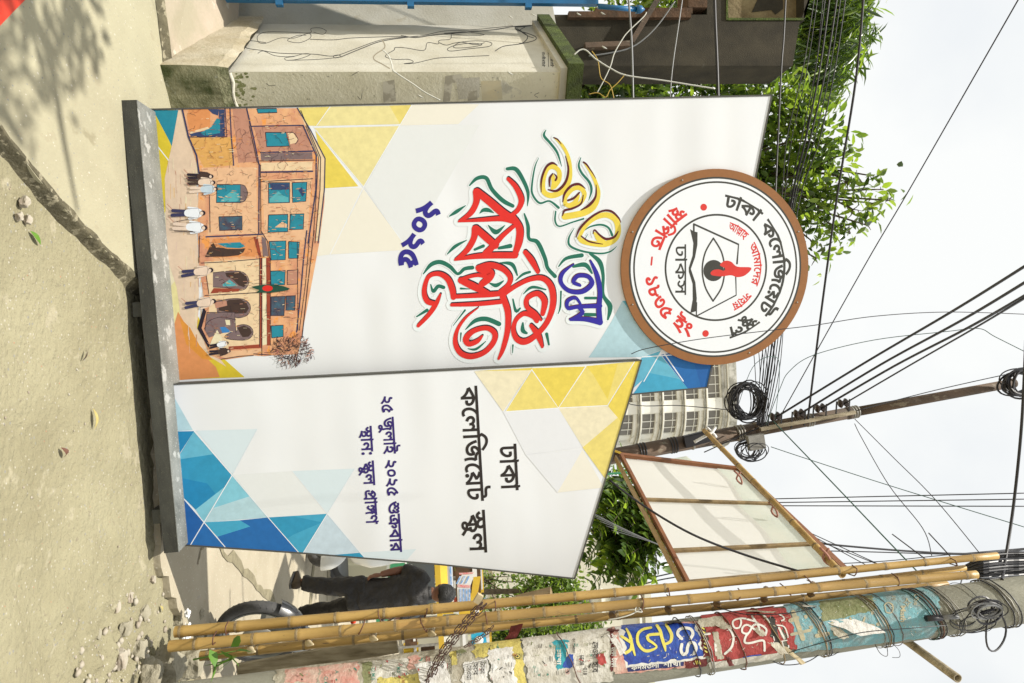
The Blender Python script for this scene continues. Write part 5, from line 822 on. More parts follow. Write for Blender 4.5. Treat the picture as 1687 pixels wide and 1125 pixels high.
for k, (zz, e) in enumerate(((-.15, .02), (.12, .015), (z_pl-.05, .0), (z_pl+.015, -.035))):
    row = []
    for s0, s1 in zip(q[:-1], q[1:]):
        for i in range(16):
            p = s0.lerp(s1, i/16); out = (p-V(0, 0, 0)).normalized(); nn = .018*noise.noise(V(p.x*9, p.y*9, k*2.3+3)); row.append(PC*1+p+(-da-db)*.5*(e+nn)+V(0, 0, zz+.02*noise.noise(V(p.x*6, p.y*6, 7))))
    row.append(PC+q[-1]+V(0, 0, zz)); rows.append(row)
mb.grid(rows, smooth=False); pl_ = build(mb, 'plinth', M['mossy'], pil)
pl_.data.materials.append(mat('plinth_tan', (.52, .47, .36), .9, (.34, .28, .17), 3, .9, bump=.4, bscale=40, spots=[(14, .68, (.20, .20, .10)), (7, .62, (.46, .42, .32))]))
for p in pl_.data.polygons:
    if p.normal.dot(-db) > .72: p.material_index = 1
mb = MB(); quadbox(PC, LA, LB, zc0, zc0+.045, .035, .035, mb=mb); build(mb, 'cap_underside', M['plaster'], pil)
mb = MB(); quadbox(PC, LA, LB, zc0+.045, zc1+.03, .075, .075, mb=mb)
cap = build(mb, 'moss_cap', M['moss'], pil)
def on_a(x, y, o=.0):                       # left face
    n = -db; return onp(x, y, PC, n)+n*o
def on_b(x, y, o=.0):
    n = -da; return onp(x, y, PC, n)+n*o
def G7(X, Y): return (360+X/2.556, Y/2.556)
sc = Print(lambda x, y: onp(x, y, PC, -db), .0006); sc.pt = lambda x, y, o: on_a(x, y, o)
for m_, c_ in (('charcoal', (.03, .03, .03)), ('charcoal_faint', (.22, .21, .18)), ('stain_brown', (.30, .26, .19))): M[m_] = mat(m_, c_, .9)
for pts, w, m_ in [
 ([(455, 130), (430, 118), (390, 120), (385, 138), (300, 135), (200, 135), (165, 152), (170, 178), (200, 182), (260, 160), (320, 160), (380, 140), (386, 160), (340, 180), (290, 170), (330, 150), (370, 148)], 2.2, 0), ([(455, 130), (440, 145), (400, 135)], 2, 0),
 ([(385, 165), (480, 168), (560, 160), (700, 155), (790, 152)], 2.6, 0), ([(200, 180), (125, 172), (115, 200), (180, 212), (260, 224), (400, 228), (485, 236), (560, 212), (640, 182), (700, 165), (790, 155)], 2.6, 0), ([(165, 225), (190, 215), (240, 235), (310, 238), (360, 226), (386, 230), (340, 248), (290, 254), (280, 244), (320, 238)], 2.2, 0), ([(300, 254), (420, 250), (510, 240), (505, 232), (485, 235), (490, 244), (515, 240)], 2.2, 0),
 ([(515, 240), (600, 205), (680, 175), (770, 160), (840, 152)], 3.4, 0), ([(770, 150), (830, 158), (900, 148), (990, 140), (1080, 132), (1170, 124), (1240, 112), (1330, 106)], 3.6, 0), ([(780, 158), (860, 150), (940, 132), (1010, 128), (1110, 122), (1240, 108)], 2.2, 0), ([(860, 155), (960, 142), (1050, 150), (1120, 146), (1040, 134), (950, 140)], 2, 0), ([(980, 145), (975, 165), (930, 170), (925, 185), (880, 180), (865, 212), (790, 202), (745, 200), (740, 210), (710, 228), (705, 240), (740, 250), (800, 250), (820, 262), (780, 268), (830, 265), (920, 245), (1010, 240), (1090, 236), (1140, 234)], 2.4, 0),
 ([(930, 180), (960, 190), (1000, 180), (1080, 172), (1145, 178), (1140, 195), (1060, 205), (980, 215), (965, 205), (1000, 190), (1060, 182), (1110, 188), (1050, 200), (990, 200), (1020, 178), (1080, 188), (1120, 180)], 2.6, 0), ([(1165, 215), (1200, 195), (1270, 185), (1330, 170), (1335, 155), (1300, 140), (1260, 128), (1250, 115), (1290, 112), (1330, 105)], 3.2, 0), ([(1255, 120), (1300, 150), (1290, 175), (1265, 185)], 3.4, 0), ([(1290, 115), (1270, 128), (1300, 150), (1328, 160)], 2.6, 0),
 ([(690, 168), (700, 200), (660, 230), (655, 250), (690, 270), (720, 288)], 4.5, 2)]:
    sc.line(L(pts, G7), w/2.556, M[('charcoal', 'charcoal_faint', 'stain_brown')[m_]], 5)
for i in range(26):                         # hand written words near the top of the face
    x = 1362+(i % 2)*35+ (i//13)*0; y = 222+(i//2)*4.6; X = x; 
    sc.line(L([(X, y), (X+6+R_.random()*10, y+R_.uniform(-3, 3)), (X+8, y+4)], G7), 1.3/2.556*1.6, M['charcoal'], 3)
sc.line(L([(1388, 222), (1390, 282)], G7), .8, M['charcoal']); sc.line(L([(1425, 215), (1428, 245)], G7), .8, M['charcoal'])
build(sc.mb, 'charcoal_scribble', sc.mats, shaft)
sc = Print(None, .0006); sc.pt = lambda x, y, o: on_b(x, y, o)
M['paper_mark'] = mat('paper_mark', (.42, .39, .31), .9, (.62, .59, .49), 18, 1, lo=.45, hi=.55); M['paper_mark2'] = mat('paper_mark2', (.70, .62, .42), .9, (.60, .56, .42), 9, .9)
for pts, m_ in [([(690, 345), (740, 335), (748, 425), (695, 432)], 'paper_mark'), ([(955, 320), (1020, 312), (1040, 345), (985, 350), (975, 425), (945, 428)], 'paper_mark'), ([(1105, 342), (1190, 338), (1196, 418), (1110, 428)], 'paper_mark2'), ([(1000, 330), (1100, 325), (1098, 410), (1010, 418)], 'plaster'), ([(1048, 385), (1088, 380), (1090, 420), (1050, 425)], 'paper_mark')]: sc.poly(L(pts, G7), M[m_])
for pts in ([(200, 350), (215, 360), (240, 358)], [(585, 405), (600, 418), (605, 385)], [(560, 318), (590, 300)], [(1350, 390), (1330, 400), (1345, 410)]): sc.line(L(pts, G7), .7, M['charcoal'], 3)
build(sc.mb, 'old_poster_marks', sc.mats, shaft)
sc = Print(None, .0009); sc.pt = lambda x, y, o: on_b(x, y, o); r5 = random.Random(6); MS = mat('moss_film', (.33, .34, .17), .95, (.16, .18, .06), 18, .9)
for i in range(60):                         # moss creeping up from the plinth, flakes lost from the plaster
    x = 388+abs(r5.gauss(0, 14)); y = r5.uniform(120, 176); k = r5.uniform(1, 3.2)
    sc.poly([(x+k*1.6*r5.uniform(.5, 1)*math.cos(t), y+k*r5.uniform(.5, 1)*math.sin(t)) for t in [i_*.9 for i_ in range(7)]], MS)
for i in range(40):
    x = r5.uniform(430, 930); y = r5.uniform(119, 160); k = r5.uniform(.5, 1.6)
    sc.poly([(x+k*1.5*r5.uniform(.4, 1)*math.cos(t), y+k*r5.uniform(.4, 1)*math.sin(t)) for t in [i_*.9 for i_ in range(7)]], M['paper_mark'])
build(sc.mb, 'moss_and_flakes', sc.mats, shaft)['kind'] = 'stuff'
# ridge between plinth and shaft, light broken edge
mb = MB(); e = [PC+db*t-da*.02+V(0, 0, z_pl+.012+.01*math.sin(t*31)) for t in [i*.06 for i in range(11)]]; mb.tube(e, .014, 5); build(mb, 'plinth_lip', M['plaster'], pil)
# ------------------------------------------------------------------ wall strip, threshold and blue gate further left
GP = gr(372, 22, .0); gdir = V(-.80, .60, 0)     # line of the gate leaf
w = thing('gate_jamb', 'narrow pale plaster jamb between the pillar and the blue gate', 'wall', GP)
mb = MB(); j0 = PC+da*LA+db*.06; j1 = j0+V(-.75, .42, 0)
mb.prism([j0, j1, j1+V(.25, .55, 0), j0+V(.25, .55, 0)], [p+V(0, 0, zc1+.1) for p in (j0, j1, j1+V(.25, .55, 0), j0+V(.25, .55, 0))]); build(mb, 'jamb_body', M['plaster'], w)
# ramp
mb = MB(); c0 = gr(262, 0); c1 = gr(270, 60); c2 = gr(276, 112)
rp = [c0+V(-1.2, -.1, 0), c0, c1, c2, PC+da*LA*.9, PC+da*(LA+.3)+V(-3, .4, 0)]
zz = [0.02, 0.02, .03, .02, .22, .30]
mb.prism([V(p.x, p.y, -.2) for p in rp], [V(p.x, p.y, z) for p, z in zip(rp, zz)]); M['ramp'] = mat('ramp', (.40, .33, .26), .9, (.30, .27, .19), 3, .9, bump=.4, bscale=30, spots=[(8, .62, (.46, .43, .35))]); tag(build(mb, 'ramp', M['ramp']), kind='structure')
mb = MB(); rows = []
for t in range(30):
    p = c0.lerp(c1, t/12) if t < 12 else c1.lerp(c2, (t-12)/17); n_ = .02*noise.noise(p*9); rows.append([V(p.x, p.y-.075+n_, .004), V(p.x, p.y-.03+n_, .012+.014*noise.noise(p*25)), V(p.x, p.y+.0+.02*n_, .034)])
mb.grid(rows); tag(build(mb, 'kerb_gap', M['edge_dark']), kind='structure')
# blue steel gate leaf
g0 = at(985, 8, 5.25); gy = 5.25
gate = thing('blue_gate', 'blue painted steel gate leaf at the far left edge', 'gate', V(g0.x, gy, .3))
zt = g0.z; zb = at(372, 8, gy).z
xr = at(700, 5, gy).x; gw = 1.9
def gbox(x0, x1, z0, z1, y0, y1, name, m_='blue_paint'):
    mb = MB(); mb.box(((x0+x1)/2, (y0+y1)/2, (z0+z1)/2), (x1-x0, y1-y0, z1-z0)); return build(mb, name, M[m_], gate)
gbox(xr-.055, xr, zb, zt, gy-.02, gy+.03, 'frame_stile'); gbox(xr-gw, xr-gw+.06, zb, zt, gy-.02, gy+.03, 'frame_stile')
for z in (zt-.06, (zt+zb)/2, zb+.01): gbox(xr-gw+.06, xr-.055, z, z+.055, gy-.02, gy+.03, 'frame_rail')
gbox(xr-gw+.06, xr-.055, zb+.06, (zt+zb)/2-.003, gy, gy+.004, 'sheet_panel'); gbox(xr-gw+.06, xr-.055, (zt+zb)/2+.058, zt-.063, gy, gy+.004, 'sheet_panel')
for z in (zat(462, 15, V(xr, gy, 0)), zat(677, 15, V(xr, gy, 0)), zat(870, 15, V(xr, gy, 0))):
    h_ = gbox(xr+.001, xr+.035, z-.025, z+.025, gy-.025, gy+.02, 'hinge')
mb = MB(); p = V(xr+.01, gy, zt); mb.tube([p, p+V(.02, 0, .30)], .02, 6); mb.tube([p+V(.02, 0, .30), p+V(.02, 0, .34), p+V(.02, 0, .37)], [.035, .03, .004], 6); build(mb, 'spear_finial', M['blue_paint'], gate)
# ------------------------------------------------------------------ dark gate tower behind
TY = 6.7
tw = thing('gate_tower', 'dark mossy concrete gate tower with recessed panel behind the pillar', 'tower', at(900, 60, TY)*1)
def tq(pts, y0, y1, name, m_, parent=tw):
    fr = [at(x, y, TY) for x, y in pts]; mb = MB()
    mb.prism([V(p.x, y1, p.z) for p in fr], [V(p.x, y0, p.z) for p in fr]); return build(mb, name, M[m_], parent)
tq([(700, 24), (1165, 24), (1165, 108), (700, 108)], TY, TY+.5, 'lower_post', 'dark_wall_shade')
tq([(1165, 34), (1318, 34), (1306, 108), (1165, 108)], TY+.002, TY+.5, 'upper_post', 'dark_wall_shade')
tq([(1165, -60), (1196, -60), (1196, 34), (1165, 34)], TY+.003, TY+.5, 'lintel', 'dark_wall_shade')
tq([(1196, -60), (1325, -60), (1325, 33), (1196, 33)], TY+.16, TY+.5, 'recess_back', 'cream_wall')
tq([(1325, -60), (1352, -60), (1320, 33), (1318, 34), (1325, 34)], TY+.004, TY+.5, 'recess_head', 'dark_wall_shade')
tq([(1196, -60), (1199, -60), (1199, 33), (1196, 33)], TY-.01, TY+.159, 'recess_sill', 'moss')
tq([(1199, 30), (1324, 30), (1324, 33.5), (1199, 33.5)], TY-.01, TY+.158, 'recess_trim', 'moss')
tq([(1275, -60), (1300, -60), (1303, 2), (1290, 12), (1283, 4), (1250, 8), (1258, -10)], TY+.155, TY+.158, 'emblem_remnant', 'dark_wall_shade')
tq([(980, 14), (1140, 14), (1140, 23.5), (980, 23.5)], TY-.02, TY+.3, 'opening_jamb', 'brown_wall'); tq([(1133, -40), (1164, -40), (1164, 13.5), (1133, 13.5)], TY-.02, TY+.3, 'opening_head', 'brown_wall')
tq([(935, 23), (1135, 23), (1135, 33), (935, 33)], TY-.06, TY-.001, 'jamb_band', 'brown_wall')
mb = MB(); mb.beam(at(1040, 70, TY-.05), at(1090, -12, TY-.05), .05, .07, up=V(0, 1, 0)); build(mb, 'timber_brace', M['rust'], tw)
mb = MB(); mb.beam(at(963, 77, TY-.05), at(1036, 74, TY-.05), .05, .09, up=V(0, 1, 0)); build(mb, 'timber_rail', M['rust'], tw)
# ------------------------------------------------------------------ rounded white building in the distance
BY = 80
rb = thing('rounded_building', 'white multi storey building with rounded corner and banded windows above the board', 'building', V(at(1000, 700, BY).x, BY, 0))
c_l = at(1100, 520, BY); c_r = at(1100, 742, BY); pxm = (c_r.x-c_l.x)/222
# facade plan: straight then a quarter round turning away; centre chosen right of the flat part
xflat = at(1100, 672, BY).x; Rr = c_r.x-xflat+.2
def fac(s):                                 # arc length along the facade from the flat end; returns point and outward normal
    if s <= 0: return V(xflat+s, BY, 0), V(0, -1, 0)
    t = s/Rr
    return V(xflat+Rr*math.sin(t), BY+Rr*(1-math.cos(t)), 0), V(math.sin(t), -math.cos(t), 0)
FLH = (at(1187, 640, BY).z-at(1042, 640, BY).z)/4
ztop = at(1213, 690, BY).z
def band(name, s0, s1, z0, z1, d0, d1, m_, n=10, parent=rb):
    mb = MB(); rows = []
    ss = [s0+(s1-s0)*i/n for i in range(n+1)]
    R = []
    for s in ss:
        p, nn = fac(s); R.append([p+nn*d0+V(0, 0, z0), p+nn*d1+V(0, 0, z0), p+nn*d1+V(0, 0, z1), p+nn*d0+V(0, 0, z1)])
    b = len(mb.v)
    for r_ in R: mb.v += [tuple(p) for p in r_]
    for i in range(n):
        for j in range(4): mb.face((b+i*4+j, b+i*4+(j+1) % 4, b+(i+1)*4+(j+1) % 4, b+(i+1)*4+j))
    mb.face((b, b+1, b+2, b+3)); mb.face((b+n*4+3, b+n*4+2, b+n*4+1, b+n*4))
    return build(mb, name, M[m_], parent)
Send = Rr*1.55; S0 = -26
band('wall', S0, Send, 0, ztop-2.2, -.6, -.55, 'bld_white', 40)
body = MB(); 
nfl = 12; pier_s = [(-26, -24.6), (-13.2, -12.2), (xflat*0-.9, .5), (Rr*.95, Rr*1.02)]
for k in range(nfl):
    zt_ = ztop-.9-k*FLH
    band('floor_band', S0, Send, zt_-FLH*.33, zt_-FLH*.06, -.55, .0, 'bld_white', 30)
    band('sill_ledge', S0, Send, zt_-FLH*.06, zt_, -.5, .55, 'bld_white', 30)
    band('sill_ledge', S0, Send, zt_-FLH*.17, zt_-FLH*.11, -.5, .35, 'bld_stain', 30)
    band('glass_strip', S0+.2, Send, zt_-FLH*.97, zt_-FLH*.33, -.45, -.42, 'bld_glass', 30)
    if k < 7:
        mb = MB()
        for s in [x*1.05-13 for x in range(0, int((Send+13)/1.05))]:
            p, nn = fac(s); tdir = V(-nn.y, nn.x, 0)
            mb.beam(p+nn*-.38+V(0, 0, zt_-FLH*.98), p+nn*-.38+V(0, 0, zt_-FLH*.33), .09, .09, up=nn)
        o = build(mb, 'window_bars', M['bld_white'], rb); o['kind'] = 'stuff'
        band('transom', S0, Send, zt_-FLH*.52, zt_-FLH*.495, -.4, -.33, 'bld_white', 30)
for s0, s1 in pier_s: band('pier', s0, s1, 0, ztop-.95, -.54, .18, 'bld_white', 4)
band('parapet', S0, Send, ztop-.9, ztop, -.6, .62, 'bld_stain', 30); band('parapet', S0, Send, ztop-1.7, ztop-.92, -.6, .25, 'bld_stain', 30)
# roof slab
mb = MB(); pts = [fac(S0+(Send-S0)*i/24)[0] for i in range(25)]+[V(xflat+Rr*.98, BY+20, 0), V(xflat+S0, BY+20, 0)]
mb.prism([V(p.x, p.y+.5, 0) for p in pts], [V(p.x, p.y+.5, ztop-.9) for p in pts]); build(mb, 'core', M['bld_white'], rb)
# ------------------------------------------------------------------ cream blocks down the street
def block(name, x0, x1, ztop_, Y, dep, label, m_='bld_cream', rows_=0, cols=0, fl=3.0, win_m='bld_glass'):
    t = thing(name, label, 'building', V((x0+x1)/2, Y, 0)); mb = MB(); mb.box(((x0+x1)/2, Y+dep/2, ztop_/2), (x1-x0, dep, ztop_)); build(mb, 'wall', M[m_], t)
    mb = MB(); mb.box(((x0+x1)/2, Y+dep/2, ztop_+.25), (x1-x0+.7, dep+.7, .5)); build(mb, 'parapet', M[m_], t)
    cw = (x1-x0)/max(cols, 1)
    for i in range(rows_):
        for j in range(cols):
            xx = x0+cw*(j+.5); zz_ = ztop_-1.9-i*fl; mb = MB(); mb.box((xx, Y-.03, zz_), (cw*.56, .10, fl*.52)); fr = build(mb, 'window', M['bld_stain'], t)
            for sg in (-1, 1):
                mb = MB(); mb.box((xx+sg*cw*.135, Y-.085, zz_), (cw*.24, .02, fl*.45)); build(mb, 'pane', M[win_m], fr)
    for i in range(rows_+1):
        mb = MB(); mb.box(((x0+x1)/2, Y-.16, ztop_-.35-i*fl), (x1-x0+.4, .34, .16)); build(mb, 'ledge', M['bld_white'], t)
    return t
e = at(1000, 972, 52); block('apartment_block', e.x, e.x+20, at(1062, 1035, 52).z, 52, 14, 'cream apartment block with gridded facade behind the bamboo ladder', rows_=4, cols=8, fl=2.9)
e = at(860, 905, 60); e2 = at(860, 1000, 60); block('street_block', e.x-4, e2.x, at(885, 950, 60).z, 60, 12, 'pale flat roofed building far down the street behind the trees', 'bld_stain', rows_=2, cols=5)
e = at(760, 1040, 34); e2 = at(830, 1125, 34); block('shop_building', e.x, e2.x+6, at(835, 1090, 34).z, 34, 9, 'low cream shop building right of the walking man', rows_=1, cols=4, fl=2.6)
# buildings hidden behind the board close the street from the side
e = at(760, 800, 44); block('row_house', e.x-14, e.x+.5, 7.0, 44, 9, 'plain cream row house behind the banner board', 'bld_cream', rows_=2, cols=5)
# ------------------------------------------------------------------ papered concrete utility pole
PY = 3.9
def axis_pts(p): return at(p[0], p[1], PY)
pa = axis_pts((1100, 1070)); pb_ = axis_pts((1687, 987)); pax = (pb_-pa).normalized()
pbase = pa+pax*((-.15-pa.z)/pax.z); ptop = pa+pax*((8.4-pa.z)/pax.z)
def prad(z): return .153-.0092*(z-2.9) if z < 6.5 else .12
pole = thing('utility_pole', 'thick concrete utility pole covered in torn posters at the right', 'utility pole', V(pbase.x, pbase.y, 0))
NS = 40; pu = pax.cross(V(0, 1, 0)).normalized(); pv = pax.cross(pu)         # pv towards or from the camera
if pv.y > 0: pv = -pv
if pu.x < 0: pu = -pu
def pcyl(th, z, off=0):                     # th = 0 faces the camera, positive to the right
    c = pbase+pax*((z-pbase.z)/pax.z); r = prad(z)+off; return c+(pv*math.cos(th)+pu*math.sin(th))*r
mb = MB(); zs = [-.15+i*.17 for i in range(51)]
rows = [[pcyl(6.28319*j/NS, z, .0015*noise.noise(V(j*.4, z*4, 2))) for j in range(NS+1)] for z in zs]
mb.grid(rows); build(mb, 'shaft', M['pole_concrete'], pole)
def pole_hit(x, y, off=0):                  # pixel -> (theta, height)
    d = ray(x, y); best = None
    w0 = EYE-pbase; 
    # closest approach in the plane normal to the axis
    dd = d-pax*d.dot(pax); ww = w0-pax*w0.dot(pax); A_ = dd.dot(dd); B_ = dd.dot(ww); t = -B_/A_; z = (EYE+d*t).z
    for _ in range(4):
        r = prad(z)+off; cc = ww.dot(ww)-r*r; disc = B_*B_-A_*cc
        t = (-B_-math.sqrt(disc))/A_ if disc > 0 else -B_/A_
        p = EYE+d*t; z = p.z
    q = p-pbase; q = q-pax*q.dot(pax); th = math.atan2(q.dot(pu), q.dot(pv)); hz = pbase.z+(p-pbase).dot(pax)*pax.z
    return th, hz
class PPrint(Print):
    def __init__(s, off): Print.__init__(s, None, off); s.step = 2e-5
    def pt(s, x, y, o): th, z = pole_hit(x, y, o); return pcyl(th, z, o+.0014*noise.noise(V(th*5, z*14, 3))-.0006)
    def patch(s, q, m, n=10, rag=0, seed=0, wrap=0):          # q: four pixel corners, curved sheet
        s.off += s.step*3; mi = s.mi(m); rnd = random.Random(seed); H = [pole_hit(*p) for p in q]
        if wrap:                             # carry the sheet on round the hidden side
            H[1] = (H[1][0]+wrap, H[1][1]); H[2] = (H[2][0]+wrap, H[2][1])
        P = []
        ni = 40
        for i in range(ni+1):
            u = i/ni; row = []
            nj = 24
            for j in range(nj+1):
                v = j/nj; a0 = H[0][0]*(1-u)*(1-v)+H[1][0]*u*(1-v)+H[2][0]*u*v+H[3][0]*(1-u)*v; b0 = H[0][1]*(1-u)*(1-v)+H[1][1]*u*(1-v)+H[2][1]*u*v+H[3][1]*(1-u)*v
                
                if rag and i in (0, ni): a0 += rag*.10*noise.noise(V(b0*22, seed, 0))+rag*.05*noise.noise(V(b0*70, seed, 0))
                if rag and j in (0, nj): b0 += rag*.022*noise.noise(V(a0*3.5, seed, 5))+rag*.010*noise.noise(V(a0*11, seed, 5))
                row.append(pcyl(a0, b0, s.off+.0014*noise.noise(V(a0*5, b0*14, 3))))
            P.append(row)
        s.mb.grid(P, mi)
pp = PPrint(.0012)
base_cols = dict(paper1=((196, 190, 168), (160, 150, 128)), paper2=((222, 218, 205), (190, 184, 165)), paper_y=((222, 205, 110), (190, 176, 100)), paper_w=((232, 230, 222), (205, 200, 188)), pinkp=((205, 140, 125), (214, 190, 170)), redp=((176, 66, 60), (150, 60, 55)), tealp=((110, 170, 176), (136, 150, 146)), bluep=((40, 62, 150), (46, 90, 170)), dkred=((120, 40, 36), (90, 36, 34)), navyp=((38, 46, 96), (50, 56, 110)), cyanp=((40, 150, 160), (60, 160, 170)), whitep=((228, 226, 214), (214, 212, 200)), yelp=((226, 216, 90), (214, 200, 100)), blackp=((44, 42, 38), (70, 66, 58)), greenp=((60, 130, 110), (90, 140, 120)), mossp=((110, 118, 70), (150, 150, 110)))
PM = {}
for k, (c1, c2) in base_cols.items():
    rough_ = .35 if k in ('bluep',) else .75
    PM[k] = mat('poster_'+k, ink(c1), rough_, ink(c2), 14, .9, bump=.5 if k not in ('whitep', 'yelp', 'blackp') else .2, bscale=26, spots=[(30, .69, ink((150, 140, 112))), (60, .72, ink((235, 232, 220)))] if k not in ('blackp', 'whitep', 'yelp', 'bluep', 'paper_w') else None)
# sheets, from the foot upwards: (corners), material
sheets = [
 ([(455, 1100), (455, 1170), (800, 1140), (800, 1062)], 'paper1', 1), ([(470, 1103), (470, 1125), (525, 1125), (525, 1098)], 'pinkp', 2), ([(526, 1098), (528, 1128), (592, 1128), (590, 1090)], 'pinkp', 3), ([(596, 1092), (600, 1128), (612, 1128), (612, 1090)], 'mossp', 4), ([(614, 1089), (614, 1128), (672, 1120), (672, 1084)], 'paper2', 5),
 ([(618, 1120), (620, 1135), (700, 1130), (698, 1108)], 'paper_y', 6), ([(672, 1082), (674, 1104), (692, 1102), (690, 1080)], 'pinkp', 7), ([(700, 1078), (706, 1130), (752, 1126), (756, 1074)], 'paper1', 8), ([(742, 1074), (744, 1096), (754, 1096), (752, 1073)], 'paper_y', 9),
 ([(781, 1062), (783, 1084), (808, 1082), (804, 1058)], 'paper_y', 10), ([(804, 1058), (822, 1140), (866, 1130), (856, 1052)], 'paper_y', 11), ([(856, 1053), (870, 1140), (1010, 1120), (1010, 1034)], 'paper2', 12), ([(803, 1072), (812, 1135), (850, 1135), (844, 1066)], 'paper_w', 13), ([(762, 1094), (764, 1135), (806, 1135), (803, 1084)], 'paper_w', 14),
 ([(912, 1058), (918, 1103), (934, 1098), (932, 1058)], 'cyanp', 15), ([(912, 1056), (912, 1060), (938, 1058), (936, 1055)], 'cyanp', 16), ([(926, 1098), (936, 1078), (944, 1080), (946, 1100)], 'bluep', 17),
 ([(1003, 1036), (1006, 1104), (1024, 1104), (1026, 1034)], 'dkred', 18), ([(1008, 1034), (1010, 1110), (1160, 1096), (1150, 1024)], 'pinkp', 19), ([(1012, 1034), (1030, 1100), (1162, 1086), (1148, 1028)], 'whitep', 20),
 ([(1024, 1031), (1030, 1096), (1157, 1081), (1143, 1029)], 'bluep', 21), ([(1032, 1099), (1034, 1106), (1126, 1096), (1126, 1089)], 'navyp', 22), ([(1126, 1089), (1128, 1100), (1164, 1096), (1162, 1084)], 'dkred', 23), ([(1147, 1028), (1158, 1083), (1166, 1080), (1156, 1028)], 'dkred', 24),
 ([(1150, 1026), (1168, 1090), (1286, 1076), (1270, 1006)], 'redp', 25), ([(1166, 1091), (1170, 1100), (1290, 1082), (1288, 1073)], 'paper2', 26), ([(1268, 1004), (1300, 1070), (1318, 1066), (1300, 1002)], 'redp', 27), ([(1262, 1020), (1276, 1072), (1284, 1070), (1272, 1016)], 'blackp', 28),
 ([(1284, 1002), (1308, 1074), (1532, 1048), (1530, 972)], 'tealp', 29), ([(1150, 1022), (1152, 1036), (1196, 1030), (1190, 1016)], 'paper1', 30), ([(1172, 1042), (1180, 1085), (1190, 1083), (1180, 1040)], 'paper1', 31), ([(1350, 992), (1352, 1026), (1440, 1006), (1438, 982)], 'mossp', 32)]
for q_, k_, sd in sheets:
    q_ = list(q_)
    if k_ in ('tealp', 'redp', 'paper2', 'paper1') and sd in (1, 12, 25, 29):
        q_ = [(a, b-14 if i in (0, 3) else b) for i, (a, b) in enumerate(q_)]
    mb_before = len(pp.mb.v); sp = PPrint(.0012+sd*.0002); sp.patch(q_, PM[k_], 12, 1 if k_ not in ('navyp', 'whitep') else .3, sd, .0); build(sp.mb, 'poster_sheet', sp.mats, pole)
pp = PPrint(.0082); W_, Y_, K_ = PM['whitep'], PM['yelp'], PM['blackp']
def V8(X, Y): return (1000+X/8.435, 1020+Y/8.435)
# blue poster: big yellow letters, CS, branch line
for pts, w in [([(612, 115), (500, 140), (430, 210), (432, 330), (500, 420), (580, 440), (690, 390), (640, 330), (580, 290), (565, 240), (600, 215), (720, 205), (755, 200)], [34, 38, 40, 42, 42, 42, 26, 34, 40, 42, 40, 40, 30]), ([(695, 85), (740, 160), (765, 260), (800, 370), (815, 440)], [40, 44, 44, 42, 20]), ([(820, 75), (870, 150), (900, 230), (880, 310), (800, 350)], [34, 44, 46, 42, 34]),
 ([(270, 130), (320, 230), (350, 360), (390, 500)], [26, 42, 42, 24]), ([(200, 235), (250, 265), (345, 330)], [30, 40, 40]), ([(345, 340), (330, 420), (260, 470)], [40, 44, 44])]: pp.line(L(pts, V8), [x/8.435 for x in w], Y_, 5)
for pts in ([(1160, 270), (1195, 200), (1160, 135), (1070, 120), (1000, 150), (985, 210), (1040, 270)], [(1210, 480), (1240, 400), (1210, 330), (1150, 330), (1120, 390), (1110, 460), (1060, 490), (1030, 430), (1040, 350)]): pp.line(L(pts, V8), 5, W_, 6)
def pword(key, x_m, y0, x_b, y1, slope, m, bold=.02):
    word(pp, key, straight(x_m, y0, x_b, y1, slope), m, bold)
def ptext(txt, x, y, h, m, ang=0.0, bold=.01, squash=1.0):   # latin line running down the photo's y axis (upright left to right)
    vs, fs = latin_mesh(txt, bold)
    t = ang
    def f(u, v): a_ = u*h*squash; b_ = v*h; return (x+b_*math.cos(t)-a_*math.sin(t)*-0, y+a_-b_*.1+0)
    pp.mesh2(vs, fs, lambda u, v: (x+v*h-(u*h*squash)*math.tan(t)*-1, y+u*h*squash), m)
def hword(pr, key, x0, x1, y_m, y_b, m, dy=0, bold=.02):      # word running along the photo's x axis
    w_, gl = WD[key]
    for g, gx in gl:
        for vs, fs in glyph_mesh(g, bold): pr.mesh2([((vx*1000+gx)/w_, vy) for vx, vy in vs], fs, lambda u, h: (x0+u*(x1-x0), y_b+(y_m-y_b)*h/.635+dy*u), m)
hword(pp, 'kadam', 1040, 1086, 1097.5, 1104.5, W_, -5); hword(pp, 'shakha', 1093, 1122, 1092.5, 1099.5, W_, -3)
# fragment of red strip lettering, vertical small words
for y0 in (1046, 1066, 1084): pword('taka', 1015, y0, 1008, y0+15, .0, W_, .03)
def V9(X, Y): return (1150+X/6.748, 960+Y/6.748)
for pts, w in [([(600, 370), (640, 430), (680, 500), (690, 570)], 22), ([(640, 430), (500, 395), (410, 410), (385, 450), (410, 500), (460, 495), (480, 440), (470, 400)], 20), ([(680, 560), (560, 470), (500, 490), (495, 550), (560, 560), (620, 470), (700, 470), (760, 520), (750, 580)], 22), ([(560, 560), (530, 600), (520, 660), (580, 670), (720, 640), (740, 700), (740, 755)], 24), ([(310, 470), (370, 540), (395, 620), (370, 720), (300, 790)], 26), ([(80, 570), (130, 565)], 26), ([(195, 690), (200, 755)], 26),
 ([(905, 350), (940, 370), (960, 400), (930, 420)], 16), ([(880, 470), (960, 490), (1000, 590)], 14), ([(900, 500), (930, 560), (960, 620)], 22), ([(1000, 590), (1010, 720)], 12), ([(935, 650), (960, 720), (1000, 720)], 12), ([(930, 650), (990, 640)], 10)]: pp.line(L(pts, V9), w/6.748, W_, 5)
for i, pts in enumerate(([(720, 350), (740, 380)], [(750, 370), (765, 400)], [(770, 400), (795, 440)], [(840, 600), (850, 640)], [(842, 660), (855, 700)], [(735, 360), (790, 430)])): pp.line(L(pts, V9), 1.6, W_)
